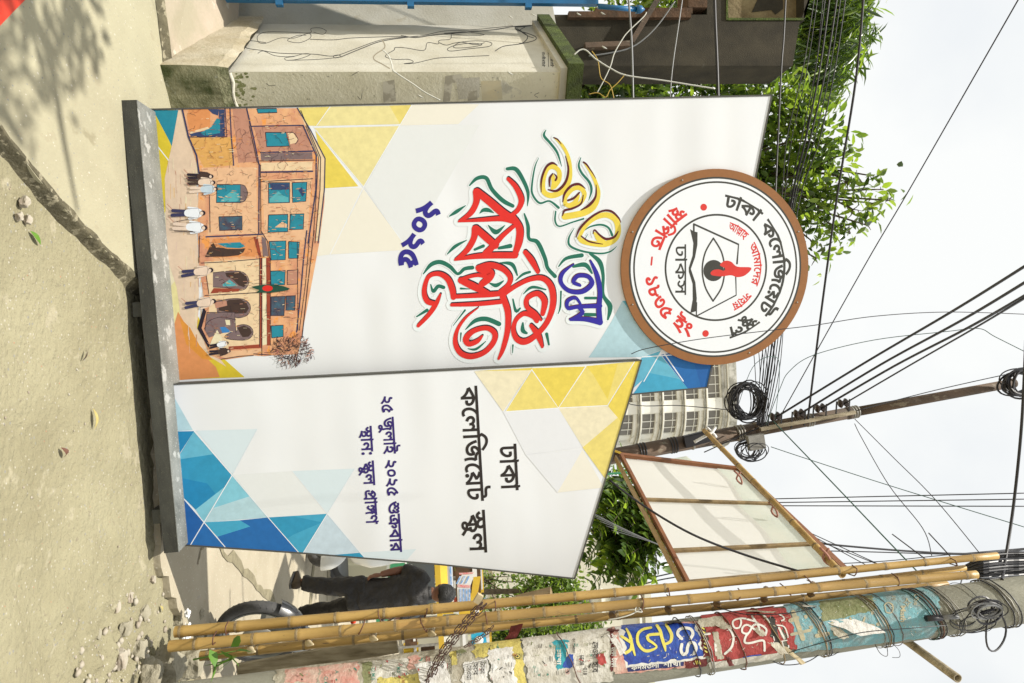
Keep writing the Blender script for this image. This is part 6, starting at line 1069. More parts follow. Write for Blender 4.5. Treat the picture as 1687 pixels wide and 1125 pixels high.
for i in range(7): pp.line([(1157+i*.8, 1034+i*6.4), (1160+i*.8, 1036+i*6.4)], 2.2, Y_)
for i in range(3): pp.line([(1146+i*3, 1089), (1148+i*3, 1094)], 1.6, Y_)
pp.line(L([(510, 832), (600, 812), (700, 802)], V9), 2.0, PM['bluep'], 3)
def V7(X, Y): return (1300+X/4.36, 880+Y/4.36)
M['beige_print'] = mat('print_beige', ink((190, 178, 140)), .8, ink((150, 150, 130)), 30, .8)
BG = M['beige_print']
for pts, w in [([(30, 560), (60, 640), (100, 750)], 34), ([(10, 620), (60, 600)], 30), ([(20, 720), (150, 690)], 22), ([(120, 590), (160, 670)], 26), ([(200, 730), (280, 715)], 30), ([(215, 700), (230, 640)], 20), ([(310, 640), (330, 720)], 24), ([(440, 600), (470, 650), (520, 650), (545, 600)], 14), ([(600, 560), (640, 650)], 22), ([(590, 650), (610, 655)], 14), ([(690, 520), (700, 560), (740, 560), (745, 510), (710, 490), (685, 510)], 9)]: pp.line(L(pts, V7), w/4.36, BG, 4)
ptext('Math', 1484, 997, 12, BG, bold=.03, squash=1.15); ptext('Che', 1506, 978, 11, BG, bold=.02, squash=1.0); ptext('10', 1470, 980, 8, BG)
pp.line([(1494, 985), (1497, 991), (1502, 992), (1497, 994), (1496, 999), (1493, 994), (1488, 993), (1493, 990), (1494, 985)], 1.4, BG)
# lower notices
GN = PM['greenp']; RD = PM['redp']
for x, y, t, h, m_ in ((612, 1100, 'O.M.S', 9, GN), (654, 1098, 'M.S', 8, GN), (534, 1114, 'O.M', 9, GN), (552, 1104, 'A', 9, GN), (943, 1052, '01754880', 6.5, K_), (955, 1078, '1508', 10, K_), (961, 1100, '018', 9, K_), (794, 1066, '01611', 5, K_), (785, 1070, '01511', 5, K_), (706, 1084, '01819', 6, K_)): ptext(t, x, y, h, m_, bold=.01, squash=.9)
pword('deoa', 985, 1058, 976, 1085, 0, K_, .01); pword('hobe', 985, 1090, 976, 1108, 0, K_, .01); pword('taka', 798, 1090, 791, 1110, 0, K_, .005); pword('hobe', 787, 1092, 780, 1112, 0, K_, .005); pword('deoa', 776, 1096, 769, 1120, 0, K_, .005); pword('kadam', 744, 1080, 737, 1110, 0, K_, .0); pword('taka', 732, 1084, 726, 1104, 0, K_, .0)
pword('shakha', 924, 1070, 918, 1095, 0, W_, .03)
pp.line([(764, 1098), (766, 1132)], .7, K_); pp.line([(802, 1088), (806, 1132)], .7, K_); pp.line([(763, 1096), (803, 1087)], .7, K_)
x, y = 853, 1081; pp.dot(x, y, 4.5, 4.5, K_); pp.dot(x, y, 3.4, 3.4, PM['paper_y']); pp.dot(x-.5, y, 2, 1.6, K_)
rn = random.Random(21)
for i in range(150):                        # small faded type and flecks of torn print
    x = rn.uniform(470, 1000); y = 1105-(x-450)*.118+rn.uniform(3, 60)
    if y > 1124: continue
    k = rn.choice((K_, K_, GN, RD, PM['paper2'], PM['mossp'])); ll = rn.uniform(2, 9)
    if rn.random() < .6:
        for j in range(rn.randint(1, 3)): pp.line([(x+j*2.6, y), (x+j*2.6+rn.uniform(-.5, .5), y+ll)], rn.uniform(.5, 1.1), k)
    else: pp.line([(x, y), (x+rn.uniform(-3, 3), y+rn.uniform(-3, 3)), (x+rn.uniform(-4, 4), y+rn.uniform(-4, 4))], rn.uniform(.8, 2.6), k)
for i in range(170):                        # scuffs on the upper sheets
    x = rn.uniform(1030, 1520); yc = 1068-(x-1100)*.141; y = yc+rn.uniform(-32, 32)
    a_ = rn.uniform(0, 3.1); l_ = rn.uniform(2, 9); pp.line([(x, y), (x+l_*math.cos(a_)*.6, y+l_*math.sin(a_)*.6)], rn.uniform(.3, 1.1), rn.choice((PM['paper2'], PM['paper1'], W_, PM['paper1'], BG)))
pr_ = pp.done('poster_lettering', pole); pr_['kind'] = 'stuff'
# torn and curling scraps
def scrap(px, size, th_, seed, m_, lift=.03):
    th, z = pole_hit(*px, .005); rnd = random.Random(seed); rows = []
    for i in range(6):
        row = []
        for j in range(5):
            u = (i/5-.5)*size[0]; v = (j/4-.5)*size[1]; o = .006+lift*(i/5)**2+.006*noise.noise(V(i*.7, j*.7, seed))
            row.append(pcyl(th+u/prad(z)+rnd.uniform(-.03, .03), z+v+u*th_+rnd.uniform(-.006, .006), o))
        rows.append(row)
    mb = MB(); mb.grid(rows); build(mb, 'torn_paper', PM[m_] if m_ in PM else M[m_], pole)
for a_ in [((1250, 1010), (.10, .05), 1.2, 1, 'paper1', .05), ((1330, 1000), (.06, .05), .2, 2, 'paper2', .03), ((1405, 1030), (.08, .16), 2.0, 3, 'paper_w', .05), ((1380, 1040), (.05, .06), .5, 4, 'paper1', .04), ((1190, 1032), (.06, .06), .3, 5, 'paper1', .04), ((1110, 1027), (.05, .09), .4, 6, 'blackp', .025),
 ((1016, 1060), (.12, .03), .3, 7, 'paper_w', .02), ((1014, 1040), (.05, .04), -.3, 8, 'dkred', .02), ((715, 1112), (.14, .16), .3, 9, 'paper_w', .05), ((760, 1075), (.06, .05), .3, 10, 'mossp', .03), ((990, 1085), (.05, .04), .1, 11, 'redp', .02), ((1280, 1065), (.05, .05), .9, 12, 'paper1', .04), ((1300, 1072), (.08, .03), 1.4, 13, 'wood_cut', .06), ((1200, 1085), (.04, .03), .4, 14, 'dkred', .03), ((1250, 1040), (.05, .04), .4, 15, 'paper1', .02), ((845, 1050), (.03, .07), 2, 16, 'dkred', .07)]: scrap(*a_)
# wires bound round the pole
def hoop(x, y_mid, tilt, r, m_, off=.006, seed=0, n=28, name='binding_wire'):
    th, z = pole_hit(x, y_mid, off); mb = MB(); rnd = random.Random(seed)
    pts = [pcyl(2*math.pi*i/n, z+tilt*math.sin(2*math.pi*i/n+.3)+.004*rnd.uniform(-1, 1), off+rnd.uniform(0, .004)) for i in range(n+1)]; mb.tube(pts, r, 5); build(mb, name, M[m_], pole)
k = 0
for x, t_, m_, r_ in ((944, .05, 'wire_brown', .003), (1143, .035, 'cable', .0035), (1164, .03, 'steel', .003), (1168, .03, 'steel', .003), (1218, .04, 'wire_brown', .004), (1352, .045, 'steel', .003), (1356, .05, 'steel', .003), (1360, .04, 'cable', .003), (1350, .055, 'wood_old', .003), (1453, .05, 'steel', .003), (1457, .045, 'wood_old', .0035), (1461, .05, 'cable', .0025), (1448, .04, 'steel', .0025), (1477, .04, 'wire_brown', .002), (1538, .05, 'cable', .004), (1543, .05, 'wire_brown', .004), (1548, .045, 'cable', .0035), (1568, .05, 'steel', .003), (1573, .05, 'cable', .003), (1579, .05, 'steel', .003), (1622, .05, 'cable', .002), (1660, .05, 'cable', .004), (1666, .05, 'steel', .004), (1672, .05, 'cable', .004), (1532, .06, 'cable_green', .003), (1280, .05, 'wood_old', .003)):
    k += 1; hoop(x, 1068-(x-1100)*.141, t_, r_, m_, .008, k)
# ------------------------------------------------------------------ bamboo ladder lashed to the pole
def bamboo(p0, p1, r0, r1, seed, name, parent=None, step=.26, sag=0, m_='bamboo', lab=None, cut=True):
    p0 = Vector(p0); p1 = Vector(p1); rnd = random.Random(seed); Ld = (p1-p0).length; d = (p1-p0).normalized(); prof = []; h = 0; k = 0; nodes = []
    h = rnd.uniform(.02, .15); prof = [(0, 0)]
    while h < Ld-.03: nodes.append(h); h += step*rnd.uniform(.85, 1.15)
    P = [(r0, .001)]
    R = lambda q: r0+(r1-r0)*q/Ld
    for q in nodes: P += [(R(q)*.985, q-.016), (R(q)*1.09, q-.004), (R(q)*1.0, q), (R(q)*1.07, q+.005), (R(q)*.985, q+.018)]
    P += [(r1, Ld)]
    if cut: P += [(r1*.72, Ld), (r1*.68, Ld-.05), (.001, Ld-.05)]
    mb = MB(); sd = d.orthogonal().normalized(); 
    a = d.orthogonal().normalized(); c = d.cross(a); seg = 14; L_ = []
    for r, q in P:
        off = sd*sag*math.sin(math.pi*q/Ld)+a*.004*math.sin(q*2.1+seed)+c*.005*math.sin(q*1.3+seed*2)
        L_.append([p0+d*q+off+(a*math.cos(6.283*j/seg)+c*math.sin(6.283*j/seg))*r for j in range(seg)])
    mb.loft(L_, 0, False)
    i = 1
    for n_ in range(len(nodes)):
        b = 1+5*n_
        for rr_ in (b+1, b+2):
            for j in range(seg):
                mb.mi[(rr_-0)*seg+j-seg] = 1 if (rr_-0)*seg+j-seg < len(mb.mi) else 0
    o = build(mb, name, [M[m_], M['bamboo_node']], parent); o.data.polygons.foreach_set('material_index', mb.mi)
    return o
lad = thing('bamboo_ladder', 'tall honey coloured bamboo ladder tied upright to the papered pole', 'ladder', gr(290, 1055))
def rail(x0, y0, x1, y1, D0, D1, r0, r1, seed, m_='bamboo'):
    return bamboo(at(x0, y0, D0), at(x1, y1, D1), r0, r1, seed, 'rail', lad, .27 if m_ == 'bamboo' else .3, 0, m_)
rail(288, 1042, 1643, 917, 4.02, 3.86, .031, .0205, 1); rail(279, 1063, 1608, 946, 3.96, 3.80, .031, .0235, 2); rail(330, 1080, 1560, 962, 4.12, 4.00, .028, .021, 3, 'bamboo'); rail(1180, 985, 1590, 934, 3.98, 3.92, .012, .017, 4)
for (x, y) in ((412, 1070), (508, 1058), (614, 1050), (710, 1042), (1008, 1012), (1100, 1002), (1180, 994), (1258, 986), (1335, 978)):
    dim = x > 950; p = at(x, y, 3.93); q_ = at(x+4, y-16, 4.22); mb = MB(); e_ = (p-q_).normalized()
    mb.tube([q_, p, p+e_*.03, p+e_*.075+V(0, 0, .03)], [.019, .020, .018, .004], 8); build(mb, 'rung', M['wood_cut'] if not dim else M['bamboo_dark'], lad)
def lash(x, y0, y1, lean, D, seed, m_='wire_brown', r=.0035):
    mb = MB(); a = at(x, y0, D-.045); b = at(x+lean, y1, D-.045); pts = []
    for i in range(9):
        t = i/8; p = a.lerp(b, t); p.y += -.012*math.sin(t*math.pi)+ .05*(1 if i in (0, 8) else 0); pts.append(p)
    mb.tube(pts, r, 5); build(mb, 'lashing', M[m_], lad)
for x, y0, y1, ln, D in ((372, 1029, 1047, 1, 3.99), (352, 1046, 1064, -1, 3.93), (622, 1009, 1028, 8, 3.98), (600, 1026, 1047, -10, 3.92), (692, 1022, 1043, 12, 3.91), (704, 1004, 1020, -5, 3.97), (816, 990, 1012, 0, 3.97), (800, 1012, 1030, 3, 3.91), (1060, 985, 1008, -3, 3.90), (1100, 966, 985, 3, 3.95), (1056, 998, 1010, 2, 3.9), (1222, 974, 990, -8, 3.89), (1292, 966, 982, 12, 3.88), (1325, 948, 960, 12, 3.92), (1412, 935, 950, -6, 3.9), (1478, 949, 966, 2, 3.85), (1573, 922, 933, 2, 3.87)): lash(x, y0, y1, ln, D, x)
mb = MB(); mb.tube(smooth([at(1056, 1003, 3.86), at(1040, 1012, 3.84), at(1020, 1018, 3.84), at(1002, 1021, 3.85)], 4), .004, 5); mb.tube(smooth([at(1050, 998, 3.86), at(1046, 1006, 3.84), at(1058, 1008, 3.84), at(1052, 1000, 3.85)], 4), .003, 5); build(mb, 'rag_tie', M['cable_white'], lad)
# grey weathered board between ladder and pole, split bamboo end, wooden peg
mb = MB(); mb.beam(at(392, 1108, 4.25), at(655, 1060, 4.2), .10, .03, up=V(0, 1, .2)); tag(build(mb, 'weathered_plank', M['bamboo_grey'], org=at(392, 1108, 4.25)), 'grey weathered plank leaning between the ladder and the pole', 'plank')
mb = MB(); a_ = at(850, 990, 4.15); b_ = at(908, 976, 4.1)
mb.beam(a_, b_, .035, .09, up=V(0, 1, 0)); tag(build(mb, 'split_bamboo', M['wood_old'], org=a_), 'split weathered bamboo end poking out behind the ladder', 'bamboo')
o = bamboo(at(1478, 1046, 4.05), at(1577, 1117, 3.5), .024, .024, 9, 'bamboo_stub', None, .5, 0, 'bamboo_grey'); tag(o, 'short hollow bamboo stub sticking out of the upper pole', 'bamboo')
# chains
def chain(px, D, label, r=.0055, ll=.052):
    pts = smooth([at(x, y, d_) for (x, y), d_ in zip(px, D)], 14); t = thing('iron_chain', label, 'chain', pts[0], 'rusty chains on the ladder'); mbm = []
    # resample
    out = [pts[0]]; acc = 0
    for a, b in zip(pts[:-1], pts[1:]):
        seg = (b-a).length
        while acc+seg >= ll*.62:
            f_ = (ll*.62-acc)/seg; a = a.lerp(b, f_); out.append(a); seg = (b-a).length; acc = 0
        acc += seg
    me_ = None
    for i in range(len(out)-1):
        c = (out[i]+out[i+1])/2; d = (out[i+1]-out[i]).normalized()
        if me_ is None:
            mb = MB(); q = []
            for j in range(15):
                a = 2*math.pi*j/14; q.append(V(.0115*math.sin(a), 0, (ll/2-.011)*(1 if math.cos(a) > 0 else -1)+.011*math.cos(a)))
            mb.tube(q, r*.55, 5, caps=False); me_ = build(mb, 'link', M['rust_chain'], mesh_only=True)
        o = bpy.data.objects.new('link', me_); C.objects.link(o); o.parent = t; qn = d.to_track_quat('Z', 'Y').to_matrix().to_4x4() @ Matrix.Rotation(rad(90)*(i % 2)+.3, 4, 'Z')
        o.matrix_local = Matrix.Translation(c-Vector(t.location)) @ qn
chain([(793, 994), (770, 1018), (736, 1060), (712, 1100), (698, 1140)], [3.80, 3.78, 3.76, 3.74, 3.72], 'left strand of the doubled rusty chain hanging across the bamboo')
chain([(800, 996), (778, 1020), (744, 1062), (718, 1102), (706, 1140)], [3.82, 3.80, 3.78, 3.76, 3.74], 'right strand of the doubled rusty chain hanging across the bamboo')
chain([(812, 1032), (800, 1044), (782, 1056), (765, 1066)], [3.90, 3.88, 3.84, 3.80], 'short chain running from behind the ladder onto the pole', .0045, .04)
mb = MB(); mb.box(at(788, 986, 3.84), (.05, .03, .035), Matrix.Rotation(.6, 3, 'Y')); tag(build(mb, 'wooden_peg', M['wood_cut'], org=at(788, 986, 3.84)), 'small pale wooden peg holding the chain on the ladder', 'peg')
# ------------------------------------------------------------------ rusty steel pole with insulator rack
RD_ = 7.0
r0 = at(1011, 751, RD_); r1 = at(1669, 631, RD_); rax = (r1-r0).normalized(); rbase = r0+rax*((-.1-r0.z)/rax.z)
rust = thing('steel_pole', 'leaning rusty tubular steel power pole behind the banner board', 'pole', V(rbase.x, rbase.y, 0))
def rp_(x): a = at(x, 751-(x-1011)*.1824, RD_); return rbase+rax*((a-rbase).dot(rax))
segs = [(None, 1245, .078), (1245, 1398, .062), (1398, 1668, .048)]
pr0 = rbase
for i, (a_, b_, r_) in enumerate(segs):
    p1_ = rp_(b_); mb = MB(); mb.tube([pr0, pr0.lerp(p1_, .5), p1_], [r_*1.05, r_*1.02, r_], 18); build(mb, 'tube_section', M['rust'], rust); mb = MB(); mb.lathe([(r_*1.02, -.03), (r_*1.10, -.02), (r_*1.10, .02), (r_*.9, .03)], p1_, rax, 18); build(mb, 'collar', M['rust'], rust); pr0 = p1_
for x, w_ in ((1057, .05), (1108, .07), (1143, .02), (1218, .05), (1333, .035), (1407, .04)):
    mb = MB(); p = rp_(x); rr_ = .084 if x < 1245 else .067
    for j in range(3 if w_ > .03 else 1): mb.lathe([(rr_-.012, -.011), (rr_, -.008), (rr_+.003, 0), (rr_, .008), (rr_-.012, .011)], p+rax*(j-1)*.028, rax+V(.05*j-.05, 0, 0), 18)
    build(mb, 'band_clamp', M['cable'] if x in (1057, 1108) else M['steel'], rust)
mb = MB(); rk0 = at(1252, 707, RD_-.12); rk1 = at(1408, 679, RD_-.12); mb.beam(rk0, rk1, .035, .05, up=V(0, 1, 0)); build(mb, 'rack_bar', M['bamboo_grey'], rust)
INS = [(1277, 686), (1316, 681), (1351, 672), (1389, 664)]
for x, y in INS:
    p = at(x, y, RD_-.12); mb = MB(); mb.lathe([(.0, -.05), (.035, -.045), (.048, -.03), (.026, -.008), (.026, .008), (.048, .03), (.035, .045), (.0, .05)], p, rax, 14); ins = build(mb, 'insulator', M['insulator'], rust)
    for s_ in (-.07, .075):
        mb = MB(); mb.beam(p+rax*s_+V(.03, 0, 0)-V(.06, 0, 0), p+rax*s_+V(.14, 0, -.02), .012, .012, up=V(0, 1, 0)); build(mb, 'bracket', M['cable'], ins)
mb = MB(); mb.box(at(1245, 728, RD_-.16), (.15, .07, .17), Matrix.Rotation(-.12, 3, 'Y')); build(mb, 'splice_box', M['steel'], rust)
mb = MB(); mb.box(at(1150, 722, RD_-.1), (.12, .05, .30), Matrix.Rotation(-.18, 3, 'Y')); build(mb, 'small_plate', M['cable'], rust)
# coils of cable
def coil(px, D, rx, rz, n, label, seed, m_='cable', thick=.006, name='cable_coil', tiltx=.3, spread=.05, group=None):
    rnd = random.Random(seed); c = at(*px, D); mb = MB()
    for i in range(n):
        a0 = rnd.uniform(0, 6.28); k = rnd.uniform(.86, 1.1); k2 = rnd.uniform(.86, 1.1); o = V(rnd.gauss(0, spread*.35), rnd.gauss(0, spread), rnd.gauss(0, spread*.35)); pts = []
        for j in range(25):
            t = 6.283*j/24; w_ = 1+.05*math.sin(3*t+i)
            pts.append(c+o+V(rx*k*w_*math.cos(t+a0), tiltx*rx*math.sin(t+a0+i), rz*k2*w_*math.sin(t+a0)))
        mb.tube(pts, thick*rnd.uniform(.6, 1.2), 4, caps=False)
    o = build(mb, name, M[m_], org=c); return tag(o, label, 'cable coil', group)
coil((1229, 662), RD_-.25, .175, .150, 26, 'large loose coil of black cable beside the rusty pole above the board', 3, thick=.007)
coil((1235, 742), RD_-.12, .09, .12, 12, 'small black cable coil below the grey box on the rusty pole', 4, thick=.006)
coil((1680, 630), RD_-.2, .13, .17, 14, 'knotted bundle of black cable loops at the top of the rusty pole', 7, thick=.011)
coil((1625, 1002), 3.66, .045, .085, 9, 'black and grey cable loops tied to the upper papered pole', 8, thick=.006, spread=.03)
coil((1622, 1006), 3.62, .04, .09, 5, 'pale grey cable loops over the black ones on the upper pole', 9, 'cable_grey', .005, spread=.02)
coil((1640, 1040), 3.70, .11, .09, 1, 'wide thin cable loop hanging right of the upper pole', 12, thick=.005, spread=.0)
coil((1600, 1020), 3.68, .06, .10, 4, 'slack cable loops bulging from the right side of the pole', 15, thick=.0035, spread=.03)
# thick hank of black cable behind the pole top
mb = MB(); rnd = random.Random(31)
for i in range(70):
    a_ = rnd.gauss(0, .4); o1 = rnd.uniform(-1, 1); pts = [at(1590+rnd.uniform(0, 8), 938+o1*8, 4.3+a_*.1), at(1620, 934+o1*21, 4.3+a_*.3), at(1660, 930+o1*22, 4.35+a_*.3), at(1700, 928+o1*20, 4.4+a_*.3), at(1760, 920+o1*10, 4.6)]
    mb.tube(smooth(pts, 4), .005, 4, caps=False)
o = build(mb, 'cable_hank', M['cable'], org=at(1650, 930, 4.3)); tag(o, 'thick hank of bundled black cables hanging beside the top of the papered pole', 'cable coil')
# black splice closure on the pole
mb = MB(); th, z = pole_hit(1520, 1018); p = pcyl(th, z, .03); th2, z2 = pole_hit(1572, 1014); q = pcyl(th2, z2, .03); mb.tube([p, p.lerp(q, .48)], .018, 8); mb.tube([p.lerp(q, .5), q], .014, 8, mi=1); tag(build(mb, 'splice_closure', [M['cable'], M['cable_grey']], org=p), 'black and grey cable splice tube strapped to the upper pole', 'cable joint')
# ------------------------------------------------------------------ wood framed sign panel seen from its back
FA, FB, FC, FD = at(1022, 754, 6.6), at(1217, 777, 6.6), at(1388, 943, 4.75), at(1132, 967, 4.75)
sg = thing('framed_panel', 'white sign sheet on a brown wooden frame seen from behind, hung from bamboo', 'sign', FA)
mb = MB(); rows = [[FA.lerp(FD, i/12).lerp(FB.lerp(FC, i/12), j/6)+V(0, .012*math.sin(i*1.1)*math.sin(j*.9), 0) for j in range(7)] for i in range(13)]
mb.grid(rows); build(mb, 'sheet', M['plastic_film'], sg)
fn = (FB-FA).cross(FD-FA).normalized(); 
if fn.dot(EYE-FA) < 0: fn = -fn
M['sheet_print'] = mat('sheet_print', (.82, .84, .78), .6, (.72, .78, .72), 3, .9, trans=.6); M['sheet_red'] = mat('sheet_red', (.62, .45, .42), .6)
mb = MB()
for i in range(12):
    a, b = i/12, (i+1)/12; lo = .80 if i < 5 else .72
    mb.poly([FA.lerp(FD, t).lerp(FB.lerp(FC, t), v)+fn*.018 for t, v in ((a, lo+.02*math.sin(i)), (b, lo+.02*math.sin(i+1)), (b, .985), (a, .985))])
build(mb, 'show_through_print', M['sheet_print'], sg)
for a, b, w_, m_ in ((FA, FB, .045, 'wood_red'), (FA, FD, .03, 'wood_red'), (FB, FC, .055, 'wood_red'), (FD, FC, .035, 'wood_old')):
    mb = MB(); mb.beam(Vector(a)+fn*.03, Vector(b)+fn*.03, w_, .035, up=fn); build(mb, 'frame_batten', M[m_], sg)
for t in (.42, .80):
    mb = MB(); mb.beam(FA.lerp(FD, t)+fn*.028, FB.lerp(FC, t)+fn*.028, .032, .022, up=fn); build(mb, 'cross_batten', M['wood_old'], sg)
mb = MB(); mb.beam(FA.lerp(FD, 0)+fn*.0-V(.0, 0, .02)-(FB-FA).normalized()*.03, FD-(FB-FA).normalized()*.03, .012, .05, up=fn); build(mb, 'outer_lath', M['bamboo'], sg)
o = bamboo(at(1160, 708, 6.75), at(1388, 948, 4.55), .024, .026, 17, 'support_bamboo', None, .30, 0, 'bamboo'); tag(o, 'slim bamboo spar running from the rusty pole to the ladder along the framed sign', 'bamboo')
for x, y, D in ((1218, 785, 6.2), (1276, 838, 5.55), (1362, 915, 4.75)):
    mb = MB(); p = at(x, y, D-.05); mb.tube(smooth([p+V(-.06, 0, -.05), p+V(0, -.02, .0), p+V(.07, 0, .02), p+V(.02, .02, -.02), p+V(-.05, 0, .02)], 3), .009, 5); tag(build(mb, 'cloth_tie', mat('cloth_tie', (.34, .16, .12), .8), org=p), {1218: 'faded cloth tie at the upper corner of the framed sign', 1276: 'reddish cloth tie halfway along the bamboo spar', 1362: 'reddish cloth tie near the ladder end of the bamboo spar'}[x], 'tie')
mb = MB(); p = at(1170, 712, 6.72); mb.tube(smooth([p+V(-.05, 0, .06), p+V(0, -.03, 0), p+V(.05, -.02, -.1), p+V(.09, 0, -.17)], 3), .015, 6); mb.tube(smooth([p+V(-.06, 0, -.04), p+V(.02, -.03, .03), p+V(.05, 0, .06)], 3), .012, 6); tag(build(mb, 'rag_knot', M['white_paper'], org=p), 'dirty white rag knotted round the spar on the rusty pole', 'tie')
# small printed board behind the rusty pole
q_ = [at(1068, 764, 7.6), at(1132, 752, 7.6), at(1150, 766, 7.6), at(1085, 770, 7.6)]
mb = MB(); mb.prism([p+V(0, .03, 0) for p in q_], q_); tag(build(mb, 'small_signboard', M['sheet_print'], org=q_[0]), 'small grey green printed board tucked behind the rusty pole', 'sign')
mb = MB(); q_ = [at(948, 740, 7.3), at(1055, 762, 7.3), at(1050, 765, 7.3), at(945, 790, 7.3)]
mb.beam(at(1000, 738, 6.9), at(1047, 755, 6.9), .02, .05, up=V(0, 1, 0)); tag(build(mb, 'yellow_strip', M['yellow_paint'], org=q_[0]), 'yellow plastic strip between the board edge and the rusty pole', 'strip')
mb = MB(); mb.prism([at(x, y, 8.2) for x, y in ((975, 782), (1032, 757), (1010, 752), (960, 758))], [at(x, y, 8.25) for x, y in ((975, 782), (1032, 757), (1010, 752), (960, 758))]); tag(build(mb, 'green_edged_board', M['sheet_print'], org=at(1000, 765, 8.2)), 'pale signboard corner with a green edge behind the rusty pole', 'sign')
mb = MB(); mb.beam(at(972, 783, 8.15), at(1033, 778, 8.15), .02, .03, up=V(0, 1, 0)); tag(build(mb, 'green_batten', M['green_paint'], org=at(1000, 780, 8.15)), 'thin bright green batten above the broad leaved tree', 'strip')
# ------------------------------------------------------------------ trees
class Leaves:
    """leaf-sized folded blades gathered with numpy; three tones"""
    def __init__(s, seed): s.rng = np.random.default_rng(seed); s.v = []; s.f = []; s.mi = []; s.nv = 0
    def add(s, pos, ax, L, W, droop=0.0, tones=(.5, .35, .15), fold=.35, roll=None):
        rng = s.rng; n = len(pos); pos = np.asarray(pos, float); ax = np.asarray(ax, float); ax /= np.linalg.norm(ax, axis=1)[:, None]+1e-9
        up = np.tile([0, 0, 1.0], (n, 1))+rng.normal(0, .45 if roll is None else roll, (n, 3)); sd = np.cross(ax, up); sd /= np.linalg.norm(sd, axis=1)[:, None]+1e-9; nn = np.cross(sd, ax)
        L = (L*rng.uniform(.7, 1.25, n))[:, None]; W = (W*rng.uniform(.75, 1.2, n))[:, None]; dz = np.array([0, 0, -1.0])
        t = [(0, 0), (.35, 1), (.72, .75), (1, 0)]; V_ = []
        for k, (a, w) in enumerate(t):
            c = pos+ax*L*a+dz*L*droop*a*a
            if w == 0: V_.append(c)
            else: V_ += [c+sd*W*w*.5+nn*W*w*fold*.5, c, c-sd*W*w*.5+nn*W*w*fold*.5]
        A = np.stack(V_, 1).reshape(-1, 3)      # 8 verts: 0 | 1 2 3 | 4 5 6 | 7
        base = s.nv+np.arange(n)*8
        F = [(0, 2, 1), (0, 3, 2), (1, 2, 5), (1, 5, 4), (2, 3, 6), (2, 6, 5), (4, 5, 7), (5, 6, 7)]
        m_ = rng.choice(len(tones), n, p=tones)
        for f in F: s.f.append(base[:, None]+np.array(f)); s.mi.append(m_)
        s.v.append(A); s.nv += n*8
    def build(s, name, mats, parent, loc):
        v = np.concatenate(s.v)-np.array(loc); f = np.concatenate(s.f); mi = np.concatenate(s.mi)
        me = bpy.data.meshes.new(name); me.vertices.add(len(v)); me.vertices.foreach_set('co', v.ravel()); me.loops.add(len(f)*3); me.loops.foreach_set('vertex_index', f.ravel().astype(np.int32))
        me.polygons.add(len(f)); me.polygons.foreach_set('loop_start', np.arange(len(f))*3); me.polygons.foreach_set('loop_total', np.full(len(f), 3)); me.polygons.foreach_set('material_index', mi.astype(np.int32)); me.polygons.foreach_set('use_smooth', np.ones(len(f), bool))
        for m_ in mats: me.materials.append(m_)
        me.update(); me.validate(); o = link(name, me, parent); return o
LFS = {'bright': ('leaf_bright', 'leaf_mid', 'leaf_dark'), 'mid': ('leaf_mid', 'leaf_bright', 'leaf_dark'), 'dark': ('leaf_dark', 'leaf_mid', 'leaf_bright'), 'far': ('leaf_far', 'leaf_mid', 'leaf_bright')}
def limb(mb, pts, r0, r1, n=7):
    q = smooth(pts, 5); mb.tube(q, [r0+(r1-r0)*i/(len(q)-1) for i in range(len(q))], n)
def tree(name, label, base, blobs, L, W, per_m3, pal, seed, droop=.1, twig=True, tones=(.55, .3, .15), cluster=7, group=None, spread=.12, trunk=.14, down=0.0, extra=None):
    """blobs: centre, radius; leaves sit in twig clusters thrown through each blob"""
    base = Vector(base); t = thing(name, label, 'tree', base, group); lv = Leaves(seed); rng = lv.rng; mb = MB(); tw = MB()
    cen = sum((b[0] for b in blobs), V(0, 0, 0))/len(blobs); top = V(cen.x*.6+base.x*.4, cen.y*.6+base.y*.4, max(base.z+.6, cen.z-.6))
    limb(mb, [base, base.lerp(top, .5)+V(.1, .05, 0), top], trunk, trunk*.55)
    for c, r in blobs:
        limb(mb, [top.lerp(base, .12*rng.random()), top.lerp(c, .55)+V(*rng.normal(0, .08, 3)), c], trunk*.20, .008, 5)
        nc = max(3, int(per_m3*4.19*r**3/cluster))
        u = rng.normal(0, 1, (nc, 3)); u /= np.linalg.norm(u, axis=1)[:, None]; rr_ = r*rng.random(nc)**.42
        P = np.array(c)+u*rr_[:, None]*np.array([1, 1, .9])
        keep = np.array([noise.noise(Vector(p)*1.9/max(r, .3)+V(seed, 0, 0)) > -.24 for p in P]); P = P[keep]; u = u[keep]
        for i in range(min(len(P), 14)):
            if twig: tw.tube([c, (Vector(P[i])+c)/2+V(*rng.normal(0, r*.08, 3)), P[i]], [.009, .006, .003], 4, caps=False)
        n = len(P)*cluster; pos = np.repeat(P, cluster, 0)+rng.normal(0, spread, (n, 3)); ax = np.repeat(u, cluster, 0)*.8+rng.normal(0, .7, (n, 3)); ax[:, 2] -= down
        lv.add(pos, ax, L, W, droop, tones)
    if extra: extra(lv, mb)
    build(mb, 'trunk', M['bark'], t)
    if tw.v: build(tw, 'twigs', M['bark'], t)['kind'] = 'stuff'
    o = lv.build('crown', [M[m_] for m_ in LFS[pal]], t, base); ORG[o.name] = base; o['kind'] = 'stuff'; return t
def BL(lst, D0=0): return [(at(x, y, D), rpx*D/F_PX) for x, y, D, rpx in lst]
